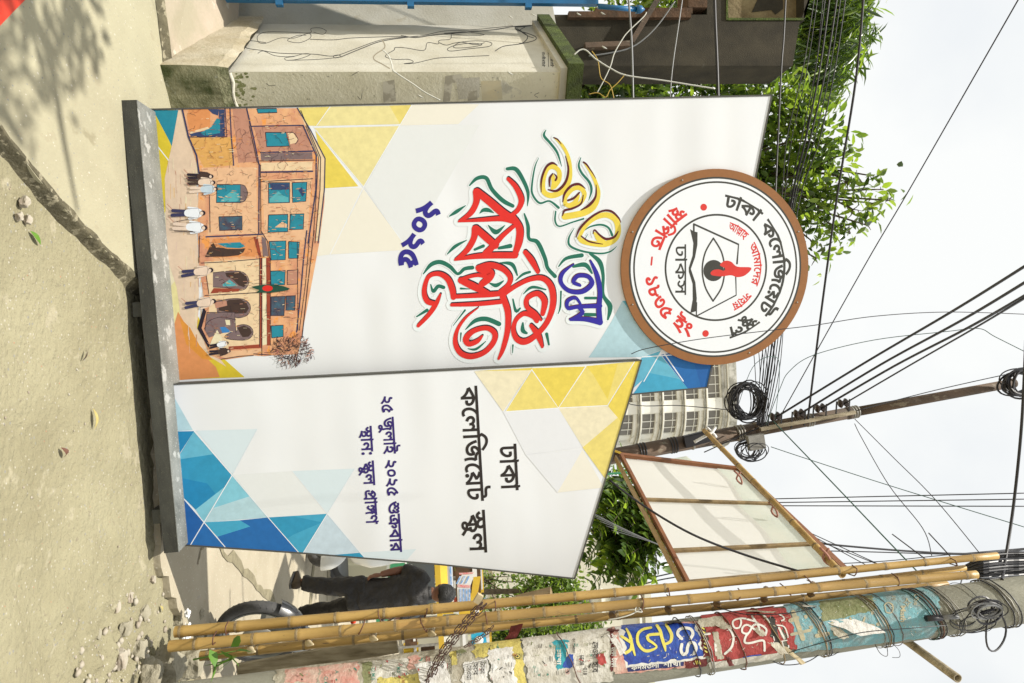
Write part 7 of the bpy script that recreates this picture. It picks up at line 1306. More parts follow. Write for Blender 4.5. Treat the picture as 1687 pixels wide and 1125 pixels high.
# big broad tree behind the board top and pillar
tree('broadleaf_tree', 'bright green broad leaved tree rising behind the board and dark gate tower', (-1.7, 9.6, 0), BL([
 (985, 150, 8.6, 60), (1060, 135, 8.6, 62), (1120, 175, 8.7, 62), (1190, 150, 8.6, 62), (1255, 175, 8.5, 62), (1310, 190, 8.4, 55), (1345, 235, 8.4, 48), (1290, 260, 8.7, 62), (1220, 270, 8.8, 60), (1010, 60, 9.2, 60), (1100, 60, 9.2, 60), (1110, -10, 9.3, 60),
 (1310, 320, 8.5, 42), (1350, 330, 8.3, 36), (1395, 300, 8.2, 30), (1372, 270, 8.4, 26), (1425, 305, 8.2, 24), (1455, 312, 8.2, 20), (1405, 345, 8.2, 26), (1370, 375, 8.3, 28), (1335, 395, 8.4, 24), (1310, 370, 8.5, 34), (1440, 335, 8.2, 16), (1425, 370, 8.1, 20), (1400, 385, 8.2, 22), (1465, 330, 8.1, 16), (1345, 425, 8.3, 18), (1300, 410, 8.5, 26), (1440, 290, 8.2, 18), (1395, 250, 8.3, 20)]), .145, .062, 1400, 'bright', 3, .12, tones=(.62, .28, .10), cluster=6, spread=.10)
tree('broadleaf_tree', 'darker shrub tree filling the gap behind the pillar cap', (-1.9, 7.9, 0), BL([(960, 140, 7.6, 50), (1000, 170, 7.6, 50), (1050, 160, 7.8, 48), (955, 190, 7.7, 50), (1010, 110, 8.0, 50)]), .16, .06, 1700, 'mid', 13, .15, tones=(.40, .38, .22), cluster=6, spread=.09)
# long drooping foliage at the top left
def fronds(lv, mb):
    rng = lv.rng
    for i in range(120):
        x = rng.uniform(1290, 1440); y = rng.uniform(-60, 150)
        if x > 1455-.45*max(y, 0) or x < 1290+y*.25: continue
        p = np.array(at(x, y, rng.uniform(8.6, 9.6))); n = 26
        pos = p+rng.normal(0, .10, (n, 3)); ax = rng.normal(0, .45, (n, 3)); ax[:, 2] -= .55; ax[:, 0] += .35; lv.add(pos, ax, .34, .036, .30, (.5, .3, .2), .5)
tree('drooping_tree', 'tree with long narrow drooping leaves above the dark gate tower', (-4.6, 9.6, 0), BL([(1330, 30, 9.2, 45), (1380, 0, 9.2, 45), (1350, 90, 9.2, 35), (1390, 60, 9.2, 30)]), .32, .036, 700, 'mid', 5, .3, tones=(.45, .25, .30), cluster=8, down=.9, extra=fronds)
# compound leaved tree between board and framed sign
def compound(lv, mb):
    rng = lv.rng
    ends = [((1000, 850, 9), (990, 948, 8.6)), ((1020, 860, 9), (1004, 946, 8.5)), ((1042, 880, 9), (1049, 972, 8.4)), ((1058, 870, 9), (1077, 954, 8.5)), ((1075, 860, 9), (1108, 940, 8.6)), ((985, 850, 9.2), (965, 925, 8.8)), ((1030, 790, 9), (1010, 860, 8.4)), ((1050, 800, 9), (1068, 885, 8.5)), ((1000, 800, 9), (985, 870, 8.5)), ((1060, 830, 9.1), (1092, 905, 8.6)), ((1015, 830, 9), (1030, 915, 8.4)), ((1040, 770, 9), (1075, 840, 8.7)), ((985, 790, 9.3), (1010, 835, 8.5)), ((1030, 900, 9), (1020, 940, 8.8)), ((1095, 900, 9), (1125, 945, 8.7)), ((1045, 900, 8.9), (1055, 955, 8.3))]
    for k in range(44): 
        x = rng.uniform(970, 1110); y = rng.uniform(775, 890); ends.append(((x, y, rng.uniform(8.8, 9.4)), (x+rng.uniform(-35, 35), y+rng.uniform(40, 80), rng.uniform(8.4, 8.9))))
    for a, b in ends:
        p0 = at(*a); p1 = at(*b); mid = p0.lerp(p1, .5)+V(0, 0, .10); q = smooth([p0, mid, p1], 9); mb.tube(q, .006, 4, caps=False)
        pos = []; ax = []
        for i in range(2, len(q)):
            d = (q[i]-q[i-1]).normalized(); s = d.cross(V(rng.normal(0, .35), -.8, .6)).normalized()
            for sg in (-1, 1): pos.append(q[i]); ax.append(s*sg+d*.25)
        lv.add(pos, ax, .155, .085, .25, (.5, .34, .16), .3, roll=.18)
tree('compound_leaf_tree', 'dark tree with long feathered leaf sprays between the board and the framed sign', (2.6, 9.8, 0), BL([(1000, 800, 9.6, 45), (1050, 810, 9.6, 50), (1020, 850, 9.5, 45), (975, 840, 9.6, 40), (1070, 860, 9.6, 40), (990, 890, 9.6, 28), (1045, 890, 9.6, 30)]), .17, .08, 420, 'mid', 8, .2, tones=(.5, .32, .18), cluster=5, extra=compound, trunk=.12)
# street trees
tree('bushy_tree', 'bright fine leaved tree behind the bamboo, nearest the board corner', gr(712, 985)+V(0, 0, 0) if False else V(8.2, 24, 0), BL([(930, 968, 24, 30), (905, 962, 24, 30), (940, 985, 24, 24), (880, 972, 24, 28), (900, 995, 24, 30), (925, 1010, 24, 30), (870, 1000, 24, 30)]), .22, .10, 420, 'far', 21, .1, tones=(.6, .3, .1), cluster=9, spread=.22, twig=False, group='street trees beyond the ladder')
tree('bushy_tree', 'dark green dense tree seen between the ladder and the papered pole', V(11.5, 26, 0), BL([(960, 1045, 26, 34), (925, 1050, 26, 36), (890, 1050, 26, 36), (850, 1048, 26, 34), (820, 1055, 26, 30), (975, 1070, 26, 30), (900, 1090, 26, 36), (950, 1100, 26, 36), (855, 1085, 26, 34)]), .22, .10, 420, 'mid', 22, .1, tones=(.5, .25, .25), cluster=9, spread=.22, twig=False, group='street trees beyond the ladder')
tree('slender_tree', 'slender feathery tree left of the split bamboo end', V(8.4, 27, 0), BL([(820, 955, 27, 18), (850, 948, 27, 16), (870, 952, 27, 14), (800, 965, 27, 18), (840, 985, 27, 18), (865, 990, 27, 16), (780, 975, 27, 16), (825, 1005, 27, 18)]), .2, .09, 330, 'mid', 23, .1, tones=(.6, .3, .1), cluster=9, spread=.2, twig=False, group='street trees beyond the ladder')
tree('bushy_tree', 'yellow green street tree directly above the striped banner', V(9.5, 32, 0), BL([(760, 940, 32, 20), (740, 935, 32, 16), (745, 975, 32, 16), (785, 1005, 32, 18), (768, 915, 32, 18), (790, 930, 32, 18), (722, 962, 24, 14), (738, 985, 24, 14), (705, 988, 24, 12), (752, 1000, 24, 14), (728, 940, 24, 12)]), .22, .10, 330, 'far', 24, .1, tones=(.5, .3, .2), cluster=9, spread=.22, twig=False, group='street trees beyond the ladder')
# small green plant at the ladder foot
lv = Leaves(40); p = at(345, 1082, 3.78); p.z = max(p.z, .05)
t = thing('weed_plant', 'small leafy green plant growing at the feet of the bamboo ladder', 'plant', p)
P0 = [at(x, y, 3.75) for x, y in ((345, 1070), (362, 1072), (380, 1066), (352, 1080), (372, 1078), (388, 1072))]
lv.add(P0, [V(.5, -.3, .4), V(.2, -.3, .9), V(-.5, -.3, .6), V(.9, -.2, .1), V(.3, -.4, .7), V(.0, -.3, 1)], .13, .055, .2, (1,), .3)
lv.add([at(x, y, 3.74) for x, y in ((392, 1080), (392, 1076), (390, 1084), (388, 1078))], [V(.4, -.1, -.9), V(.6, -.1, -.6), V(.2, 0, -1), V(.5, -.2, -.8)], .14, .012, .3, (1,), .1)
o = lv.build('leaves', [M['leaf_green']], t, p); ORG[o.name] = p; o['kind'] = 'stuff'
mb = MB(); mb.tube([at(335, 1085, 3.8)+V(0, 0, -.05), at(360, 1078, 3.77), at(390, 1072, 3.75)], [.005, .004, .002], 5); build(mb, 'stem', M['leaf_green'], t)
# ------------------------------------------------------------------ overhead cables
def cable(px, r, label, m_='cable', sag=0.0, n=10, group='overhead cables', name='overhead_cable'):
    P = [at(x, y, D) for x, y, D in px]
    if len(P) == 2: Q = [P[0].lerp(P[1], i/n)+V(0, 0, -sag*4*(i/n)*(1-i/n)) for i in range(n+1)]
    else: Q = smooth(P, 7)
    out = lambda p: p[1] < -30
    if out(px[0]): Q = [Q[0]+(Q[0]-Q[1]).normalized()*7]+Q       # the line goes on beyond the picture
    if out(px[-1]): Q = Q+[Q[-1]+(Q[-1]-Q[-2]).normalized()*7]
    mb = MB(); mb.tube(Q, r, 5); return tag(build(mb, name, M[m_], org=Q[0]), label, 'cable', group)
cable([(1032, -40, 5.0), (1040, 60, 5.0), (1043, 165, 5.0), (1046, 300, 5.1)], .008, 'grey cable hanging straight in front of the blue gate end and passing behind the board', 'cable_grey')
cable([(1130, -40, 5.2), (1118, 40, 5.2), (1108, 110, 5.2), (1104, 165, 5.2), (1100, 300, 5.3)], .005, 'thin pale cable crossing the middle of the dark gate tower', 'cable_grey')
cable([(1176, -40, 5.0), (1178, 30, 5.0), (1181, 100, 5.0), (1183, 165, 5.0), (1186, 300, 5.0)], .012, 'thickest black cable crossing the dark gate tower')
cable([(1296, -40, 5.4), (1291, 60, 5.4), (1287, 113, 5.4), (1280, 260, 5.5), (1276, 345, 5.5), (1270, 420, 5.6)], .008, 'black cable crossing the upper edge of the dark gate tower and the tree')
for i, (x0, x1, x2, r_) in enumerate(((1343, 1292, 1284, .005), (1348, 1300, 1288, .004), (1360, 1316, 1296, .005), (1367, 1323, 1300, .009), (1380, 1330, 1303, .009), (1386, 1338, 1306, .005), (1394, 1346, 1312, .006), (1355, 1322, 1299, .004))):
    cable([(x0+4, -40, 6.0), ((x0+x1)/2+6, 110, 6.2), (x1+4, 230, 6.4), (x2+2, 345, 6.6), (1255+i*4.5, 590, 6.75), (1247+i*2.2, 700, 6.85)], r_, 'one strand of the cable bundle running across the left tree behind the emblem', group='cable bundle behind the emblem')
for i, x in enumerate((1240, 1248, 1254, 1260, 1272)):
    cable([(x, 560, 6.7), (x+4, 610, 6.75), (1246+i*3, 655, 6.8), (1247+i, 700, 6.85)], .004, 'thin strand fanning out between the emblem and the rusty pole', group='fan of thin strands above the coil')
cable([(1425, -40, 5.5), (1410, 130, 5.8), (1378, 330, 6.2), (1352, 520, 6.5), (1330, 697, 6.88)], .011, 'long black cable from the top left down to the rack on the rusty pole')
cable([(1700, -40, 4.4), (1500, 309, 5.6), (1423, 440, 6.0), (1287, 683, 6.9)], .005, 'thin dark cable slanting from the far upper corner to the lowest insulator')
for i, ((x, y), (x1, y1), lab) in enumerate(zip(INS, ((1700, 431), (1700, 458), (1700, 480), (1700, 484)), ('lowest', 'second', 'third', 'highest'))):
    a_ = at(x, y, 6.85); mb = MB(); Q = [(x, y+2, 6.87), (x+(x1-x)*.35, y+(y1-y)*.36+(3 if i in (0, 3) else 0), 6.2), (x+(x1-x)*.70, y+(y1-y)*.69, 5.2), (x1, y1, 4.2)]
    cable(Q, .011 if i < 3 else .008, 'heavy black power line from the %s insulator of the rusty pole' % lab)
cable([(1280, 690, 6.9), (1255, 702, 6.9), (1160, 745, 6.9)], .006, 'slack black line trailing along the rusty pole below the rack')
cable([(1040, 583, 3.45), (1066, 574, 3.42), (1150, 559, 3.4), (1245, 547, 3.4), (1340, 536, 3.4), (1440, 521, 3.4), (1560, 514, 3.4), (1700, 518, 3.4)], .0022, 'thin dark wire crossing in front of the round emblem')
cable([(1262, 700, 6.8), (1285, 640, 6.6), (1300, 612, 6.5), (1340, 585, 6.3), (1440, 560, 6.0), (1560, 546, 5.8), (1612, 541, 5.6), (1640, 555, 5.5), (1700, 585, 5.4)], .0035, 'thin green wire curving over the power lines', 'cable_green')
cable([(1210, 688, 6.9), (1240, 605, 6.6), (1278, 588, 6.6), (1284, 620, 6.7), (1277, 690, 6.85)], .003, 'thin looped strand beside the large coil', 'cable_green')
cable([(1274, 694, 6.8), (1376, 800, 6.0), (1500, 930, 5.2), (1560, 990, 4.9)], .006, 'thin dark green line from the rack down to the ladder top', 'cable_green')
cable([(1270, 736, 6.8), (1330, 756, 6.6), (1466, 800, 6.2), (1700, 872, 5.6)], .004, 'thin green line fanning right from the splice box', 'cable_green')
cable([(1408, 698, 6.9), (1420, 722, 6.7), (1465, 800, 6.2), (1520, 870, 5.8), (1535, 915, 5.4)], .004, 'first of the two dark strands dropping from the rack top', 'cable')
cable([(1408, 690, 6.9), (1470, 752, 6.5), (1540, 822, 6.0), (1625, 925, 5.4)], .004, 'second dark strand dropping from the rack top', 'cable')
cable([(1412, 676, 6.9), (1540, 643, 6.9), (1670, 614, 6.9)], .005, 'thin cable running alongside the upper rusty pole')
for i, (y0, y1) in enumerate(((822, 812), (828, 822), (833, 834))): cable([(1262, y0, 14), (1700, y1, 12)], .011, ('upper', 'middle', 'lower')[i]+' of three parallel dark lines right of the framed sign', group='three parallel lines')
cable([(1322, 892, 8), (1400, 900, 8), (1500, 908, 8), (1600, 912, 8), (1700, 904, 8)], .012, 'thickest dark line passing behind the ladder top')
cable([(1335, 907, 8), (1430, 909, 8), (1560, 913, 8), (1700, 916, 8)], .007, 'dark line just under the thickest one behind the ladder top')
cable([(1370, 929, 8.2), (1460, 924, 8.2), (1560, 914, 8.2), (1700, 902, 8.2)], .006, 'thin dark line rising to the right behind the ladder top')
for i, (a_, b_) in enumerate((((1320, 880), (1455, 933)), ((1330, 878), (1440, 938)), ((1322, 872), (1462, 936)))): cable([(a_[0], a_[1], 7.5), (b_[0], b_[1], 7.0)], .005, 'one of the short slanting strands right of the framed sign corner', group='short slanting strands')
cable([(1470, 880, 6.5), (1530, 925, 6.0)], .006, 'short slack cable left of the ladder top'); cable([(1530, 878, 6.5), (1580, 935, 6.0), (1582, 965, 5.6)], .006, 'short slack cable nearest the ladder top')
cable([(1690, 560, 4.4), (1683, 700, 4.4), (1670, 830, 4.4), (1655, 930, 4.2), (1651, 955, 3.9)], .010, 'steep black cable at the far right dropping onto the papered pole')
cable([(1003, 790, 4.8), (1060, 833, 4.7), (1140, 880, 4.5), (1230, 915, 4.4), (1330, 945, 4.2)], .008, 'black cable sagging across the framed sign to the ladder')
cable([(1010, 596, 60), (1030, 662, 60), (1120, 668, 60), (1200, 675, 58), (1230, 680, 56)], .04, 'thin line in front of the rounded building')
for i in range(6): cable([(962+i*9, 838+i*7, 8.1), (1030+i*8, 872+i*4, 8.1), (1100+i*9, 905+i*3, 8.1)], .0035, 'one grey strand of the bundle running through the compound leaved tree', 'cable_grey', group='bundle through the compound leaved tree')
cable([(1020, 972, 20), (1060, 955, 20), (1150, 935, 20)], .02, 'upper thin line right of the compound leaved tree'); cable([(1015, 978, 20), (1075, 958, 20), (1130, 948, 20)], .02, 'lower thin line right of the compound leaved tree')
cable([(1560, 1030, 3.6), (1500, 1035, 3.55), (1420, 1042, 3.58), (1350, 1060, 3.62), (1300, 1075, 3.7)], .0025, 'thin loose wire down the face of the papered pole', 'cable')
cable([(1350, 1072, 3.8), (1368, 1080, 3.8), (1385, 1072, 3.8), (1400, 1064, 3.8)], .002, 'thin wire loop hanging off the pole beside the teal poster'); cable([(1440, 1058, 3.8), (1450, 1076, 3.75), (1462, 1080, 3.75), (1460, 1058, 3.8)], .002, 'curled wire end right of the teal poster'); cable([(1465, 1056, 3.8), (1480, 1070, 3.75), (1482, 1082, 3.75), (1470, 1083, 3.75)], .0016, 'finest curled wire end right of the teal poster')
cable([(1260, 1082, 3.8), (1290, 1095, 3.78), (1330, 1090, 3.78), (1360, 1070, 3.82)], .0028, 'loose black wire bulging right of the red poster')
cable([(1180, 1000, 4.0), (1230, 1012, 3.85), (1300, 1010, 3.8), (1345, 1000, 3.8)], .003, 'black wire between ladder and red poster')
# unseen tree added to cast dappled shade on the slab, placed towards the sun
def over(x, y, h): return gr(x, y, 0)+SUN_DIR*(h/SUN_DIR.z)
ob = V(-5.2, 2.2, 0); st_ = thing('added_shade_tree', 'unseen added tree leaning over the slab from the left, casting its leaf shade', 'tree', ob); mb = MB()
fork = V(-4.0, 1.6, 4.6); limb(mb, [ob, V(-4.9, 2.0, 2.5), fork], .16, .10, 10)
limb(mb, [fork, over(20, -60, 5.0), over(75, 70, 5.0), over(105, 230, 5.0), over(128, 350, 5.0)], .06, .012, 8); limb(mb, [fork, over(-60, 60, 5.3), over(10, 190, 5.3), over(40, 240, 5.3)], .07, .02, 8)
build(mb, 'trunk', M['bark'], st_); lv = Leaves(91); rng = lv.rng; pos = []
for i in range(34):
    x, y = rng.uniform(-40, 190), rng.uniform(-80, 190)
    if x+y*.55 > 190: continue
    c = np.array(over(x, y, rng.uniform(4.8, 6.4))); pos.append(c+rng.normal(0, .09, (10, 3)))
pos = np.concatenate(pos); lv.add(pos, rng.normal(0, 1, (len(pos), 3))*np.array([1, 1, .4]), .12, .05, .2, (.6, .3, .1))
o = lv.build('crown', [M[m_] for m_ in LFS['mid']], st_, ob); ORG[o.name] = ob; o['kind'] = 'stuff'
# festoon of white wire with small lamps on the pillar and tower
def fest(px, D, r, m_, label): return cable([(x, y, D) for x, y in px], r, label, m_, group='thin decoration wires on the pillar', name='decoration_wire')
fest([(946, 90), (956, 82), (966, 83), (980, 96), (1005, 112), (1032, 124), (1090, 132), (1140, 140), (1178, 146)], 4.6, .005, 'cable_white', 'white twisted wire from the mossy cap to the thick black cable')
fest([(1065, 20), (1060, 28), (1035, 52), (1025, 65), (1012, 88), (1006, 108), (995, 132), (984, 152)], 4.9, .004, 'cable_white', 'white wire with a red end hanging before the timber brace')
fest([(1112, 2), (1085, 40), (1060, 65), (1035, 80), (1000, 88), (970, 92)], 5.0, .005, 'cable_grey', 'pale grey cable sagging from the foliage to the mossy cap')
fest([(1030, 122), (1018, 136), (1005, 148), (998, 160), (985, 153), (970, 155)], 4.7, .003, 'cable_yellow', 'thin yellow wire tangled right of the mossy cap')
fest([(975, 84), (985, 100), (990, 128), (1005, 140), (1012, 165)], 4.7, .003, 'cable_yellow', 'second yellow wire knotted at the cap corner')
fest([(630, 82), (640, 92), (646, 108), (650, 118), (680, 138), (700, 152), (725, 165)], 4.28, .004, 'cable_white', 'white wire looping down the face of the gate pillar')
for x, y, D, lab in ((646, 116, 4.27, 'tiny clear lamp on the loop of white wire low on the pillar'), (836, 118, 4.33, 'tiny clear lamp at the pillar corner below the cap'), (688, 156, 4.3, 'tiny clear lamp near the board edge on the pillar'), (838, 26, 5.2, 'tiny clear lamp on the jamb, lower one'), (875, 22, 5.2, 'tiny clear lamp on the jamb, middle one'), (950, 21, 5.2, 'tiny clear lamp beside the cap'), (990, 20, 5.2, 'tiny clear lamp on the tower ledge'), (992, 76, 4.8, 'tiny clear lamp under the timber rail')):
    mb = MB(); p = at(x, y, D); mb.tube([p, p+V(.01, 0, .014), p+V(.02, -.005, .034)], [.004, .006, .001], 6); tag(build(mb, 'mini_lamp', M['cable_white'], org=p), lab, 'lamp', 'tiny decoration lamps')
# ------------------------------------------------------------------ man walking away
MD = 6.94
def mp(x, y, d=0.0): return at(x, y-5, MD+d)
man = thing('person', 'man in black shirt and black trousers walking away beyond the board', 'person', gr(466, 985))
def folds(o, amp, sc, st):
    tx = bpy.data.textures.new('fold', 'CLOUDS'); tx.noise_scale = sc; tx.noise_depth = 2
    d = o.modifiers.new('folds', 'DISPLACE'); d.texture = tx; d.strength = amp; d.mid_level = .5; d.texture_coords = 'LOCAL'
def remesh(o, vs, sm=2):
    r_ = o.modifiers.new('remesh', 'REMESH'); r_.mode = 'VOXEL'; r_.voxel_size = vs; r_.use_smooth_shade = True
    if sm: s_ = o.modifiers.new('smooth', 'SMOOTH'); s_.iterations = sm*3; s_.factor = .5
def oval(c, rx, ry, n=20, tilt=V(0, 0, 0), ph=0, fold=0, seed=0):
    return [V(c.x+rx*math.cos(t)*(1+fold*noise.noise(V(math.cos(t)*2, math.sin(t)*2, seed))), c.y+ry*math.sin(t)*(1+fold*noise.noise(V(math.cos(t)*2, math.sin(t)*2, seed+4))), c.z+tilt.x*math.cos(t)) for t in [2*math.pi*i/n for i in range(n)]]
hipL, kneeL, ankL = mp(600, 972), mp(545, 971, -.03), mp(494, 964, .0); hipR, kneeR, ankR = mp(598, 1000), mp(545, 1009, .20), mp(488, 1016, .33)
shL, elL, haL = mp(694, 955, .02), mp(662, 944, .10), mp(628, 951, .02); shR, elR, haR = mp(694, 1009, .02), mp(655, 1018, -.05), mp(615, 1018, .04)
neck = mp(708, 982, .02); head = mp(728, 983, .04)
mb = MB()
mb.ell(head, (.082, .098, .114), 18, 12); mb.tube([neck-V(0, 0, .10), neck+V(0, 0, .02), head-V(0, 0, .03)], [.062, .055, .058], 12)
for s_ in (-1, 1): mb.ell(head+V(s_*.084, .005, -.01), (.012, .018, .030), 8, 6)
mb.ell(head+V(0, .098, -.02), (.014, .018, .022), 8, 6); mb.ell(head+V(0, .05, -.085), (.045, .045, .03), 10, 6)
mb.loft([oval(p, a, b) for p, a, b in ((mp(596, 985), .14, .10), (mp(625, 984), .125, .085), (mp(665, 982), .15, .10), (mp(692, 982), .17, .10), (mp(702, 982), .09, .07))])
for a, b, c in ((shL, elL, haL), (shR, elR, haR)):
    mb.tube([a, a.lerp(b, .5), b, b.lerp(c, .35), c], [.054, .050, .043, .043, .030], 12)
    # hand: palm, four fingers, thumb
    d = (c-b).normalized(); sd = d.cross(V(0, 1, 0)).normalized(); nn = sd.cross(d)
    mb.ell(c+d*.045, (.020, .038, .05), 10, 8)
    for k, L_ in enumerate((.062, .070, .066, .052)):
        st = c+d*.085+nn*(-.027+.018*k); mb.tube([st-d*.02, st+d*L_*.45, st+d*L_*.75+sd*.014, st+d*L_*.85+sd*.03], [.0095, .009, .008, .006], 8)
    mb.tube([c+d*.02+nn*.03, c+d*.05+nn*.052, c+d*.085+nn*.05+sd*.012], [.012, .010, .008], 8)
for h_, k_, a_ in ((hipL, kneeL, ankL), (hipR, kneeR, ankR)): mb.tube([h_, h_.lerp(k_, .5), k_, k_.lerp(a_, .35), a_, a_-V(0, 0, .06)], [.082, .07, .05, .052, .036, .034], 12)
body = build(mb, 'body', M['skin'], man); remesh(body, .008, 1)
mb = MB()
tor = [(mp(592, 985), .168, .125), (mp(604, 985), .166, .12), (mp(622, 984), .158, .112), (mp(642, 983), .163, .115), (mp(662, 982), .178, .122), (mp(680, 981), .190, .122), (mp(692, 981), .178, .108), (mp(700, 981), .125, .085), (mp(706, 981), .080, .068)]
mb.loft([oval(p, a, b, 28, fold=.06, seed=i*.9) for i, (p, a, b) in enumerate(tor)])
for a, b in ((shL, elL), (shR, elR)): mb.tube([a.lerp(V(neck.x, a.y, a.z), .25), a, a.lerp(b, .5), a.lerp(b, .92)], [.085, .078, .070, .070], 14)
shirt = build(mb, 'shirt', M['shirt'], man); remesh(shirt, .012, 1); folds(shirt, .045, .13, 1)
mb = MB(); mb.loft([oval(neck+V(0, 0, z), a, a*.95, 20) for z, a in ((-.035, .078), (-.005, .070), (.018, .066), (.018, .058), (-.02, .058))]); build(mb, 'collar', M['trouser'], man)
mb = MB()
mb.loft([oval(p, a, b, 24, fold=.05, seed=i) for i, (p, a, b) in enumerate(((mp(572, 986), .165, .12), (mp(590, 985), .168, .122), (mp(606, 985), .155, .112)))])
for h_, k_, a_, sd_ in ((hipL, kneeL, ankL, 1), (hipR, kneeR, ankR, 7)):
    P_ = [h_, h_.lerp(k_, .5), k_.lerp(h_, .12), k_, k_.lerp(a_, .3), k_.lerp(a_, .6), a_.lerp(k_, .10)]; R__ = [.108, .098, .086, .080, .080, .074, .070]
    mb.tube(P_, R__, 16)
tr = build(mb, 'trousers', M['trouser'], man); remesh(tr, .012, 1); folds(tr, .035, .10, 1)
for a_, yaw, lift in ((ankL, .15, 0), (ankR, -.1, .0)):
    g = a_.z-.055; mb = MB(); fw = V(math.sin(yaw)*-1, math.cos(yaw), 0); sdv = V(fw.y, -fw.x, 0); rings = []
    for t, w_, z0, z1 in ((-.075, .030, .0, .075), (-.06, .040, 0, .10), (0, .042, 0, .105), (.07, .044, 0, .075), (.13, .046, 0, .055), (.18, .036, 0, .04), (.20, .018, .005, .03)):
        c = V(a_.x, a_.y, a_.z-.075)+fw*t; rings.append([c+sdv*w_*math.cos(q)+V(0, 0, (z0+z1)/2+(z1-z0)/2*math.sin(q)) for q in [2*math.pi*i/12 for i in range(12)]])
    mb.loft(rings); sh = build(mb, 'shoe', M['shoe'], man); mb = MB(); mb.loft([[V(p.x, p.y, min(p.z, a_.z-.075)+z) for p in [a_+fw*t+sdv*w_ for t, w_ in ((-.08, .02), (-.08, -.02), (-.03, -.043), (.06, -.046), (.14, -.046), (.20, -.02), (.20, .02), (.14, .046), (.06, .046), (-.03, .043))]] for z in (-.012, .008)]); build(mb, 'sole', M['rubber'], sh)
bm = bmesh.new(); bmesh.ops.create_icosphere(bm, subdivisions=4, radius=1)
for v in bm.verts:
    q = v.co.copy(); k = 1+.035*noise.noise(q*7)+.03*noise.noise(V(q.x*14, q.y*14, q.z*3))
    if q.z < -.15 and q.y > -.1: k *= .80
    if q.z < -.45: k *= .86
    if q.y > .55 and q.z < .45: k *= .86
    v.co = V(q.x*.096, q.y*.112, q.z*.118)*k+V(0, -.012, .020)
me = bpy.data.meshes.new('hair'); bm.to_mesh(me); bm.free(); me.materials.append(M['hair'])
for p in me.polygons: p.use_smooth = True
hh = link('hair', me, man); hh.location = head-Vector(man.location)
# ------------------------------------------------------------------ motorcycle behind the ladder foot
WC = at(434, 1041, 5.10); WC.z = .30
bike = thing('motorcycle', 'black motorcycle parked behind the bamboo ladder with its front wheel showing', 'motorcycle', V(WC.x, WC.y, 0))
hd = V(-.87, -.5, 0).normalized(); wn = V(.5, -.87, 0).normalized(); Z = V(0, 0, 1)
def wheel(c, name='wheel'):
    mb = MB(); prof = []
    for i in range(17):
        a = 2*math.pi*i/16; prof.append((.265+.036*math.cos(a), .042*math.sin(a)))
    mb.lathe(prof, c, wn, 48); w_ = build(mb, name, M['rubber'], bike)
    mb = MB()
    for k in range(44):
        t = 2*math.pi*k/44; r_ = .2985; d = hd*math.cos(t)+Z*math.sin(t); tg = -hd*math.sin(t)+Z*math.cos(t)
        for s_ in (-1, 1): mb.beam(c+d*r_+wn*s_*.008, c+d*(r_-.012)+wn*s_*.034+tg*.02, .005, .005, up=d)
    tb = build(mb, 'tread_blocks', M['rubber'], w_); tb['kind'] = 'stuff'
    mb = MB(); mb.lathe([(.238, -.034), (.222, -.030), (.214, -.012), (.214, .012), (.222, .030), (.238, .034)], c, wn, 40)
    for k in range(5):
        t = 2*math.pi*k/5+.3; d = hd*math.cos(t)+Z*math.sin(t); mb.beam(c+d*.03, c+d*.22, .034, .022, up=wn)
    mb.lathe([(.0, -.045), (.038, -.04), (.042, 0), (.038, .04), (0, .045)], c, wn, 16); build(mb, 'rim', M['alloy'], w_)
    mb = MB(); o_ = c+wn*.055; mb.lathe([(.062, -.003), (.115, -.003), (.118, 0), (.115, .003), (.062, .003)], o_, wn, 32)
    for k in range(6):
        t = k*1.047; d = hd*math.cos(t)+Z*math.sin(t); mb.beam(o_+d*.03, o_+d*.065, .012, .004, up=wn)
    build(mb, 'brake_disc', M['steel'], w_); return w_
wheel(WC); RC = WC-hd*1.28; wheel(RC)
ft = WC-hd*.26+Z*.62
for s_ in (-1, 1):
    mb = MB(); mb.tube([WC+wn*s_*.085, WC.lerp(ft, .5)+wn*s_*.085], .022, 12); mb.tube([WC.lerp(ft, .5)+wn*s_*.085, ft+wn*s_*.085], .015, 12, mi=1); build(mb, 'fork_leg', [M['alloy'], M['chrome']], bike)
mb = MB(); rows = []
for i in range(11):
    t = rad(35+i*11); d = hd*math.cos(t)+Z*math.sin(t); rows.append([WC+d*(.335-.012*abs(j-2)**1.5)+wn*(j-2)*.032 for j in range(5)])
mb.grid(rows); build(mb, 'front_mudguard', M['bike_black'], bike)
mb = MB(); mb.ell(ft+hd*.10+Z*.02, (.10, .09, .10), 16, 10); build(mb, 'headlamp_shell', M['bike_black'], bike); mb = MB(); mb.lathe([(.0, .035), (.05, .028), (.078, .0)], ft+hd*.17+Z*.02, hd, 20); build(mb, 'headlamp_lens', M['lamp_glass'], bike)
mb = MB(); mb.tube(smooth([ft+wn*-.36+Z*.20-hd*.12, ft+wn*-.22+Z*.19-hd*.04, ft+wn*-.08+Z*.12, ft+wn*.08+Z*.12, ft+wn*.22+Z*.19-hd*.04, ft+wn*.36+Z*.20-hd*.12], 5), .012, 8); hb = build(mb, 'handlebar', M['chrome'], bike)
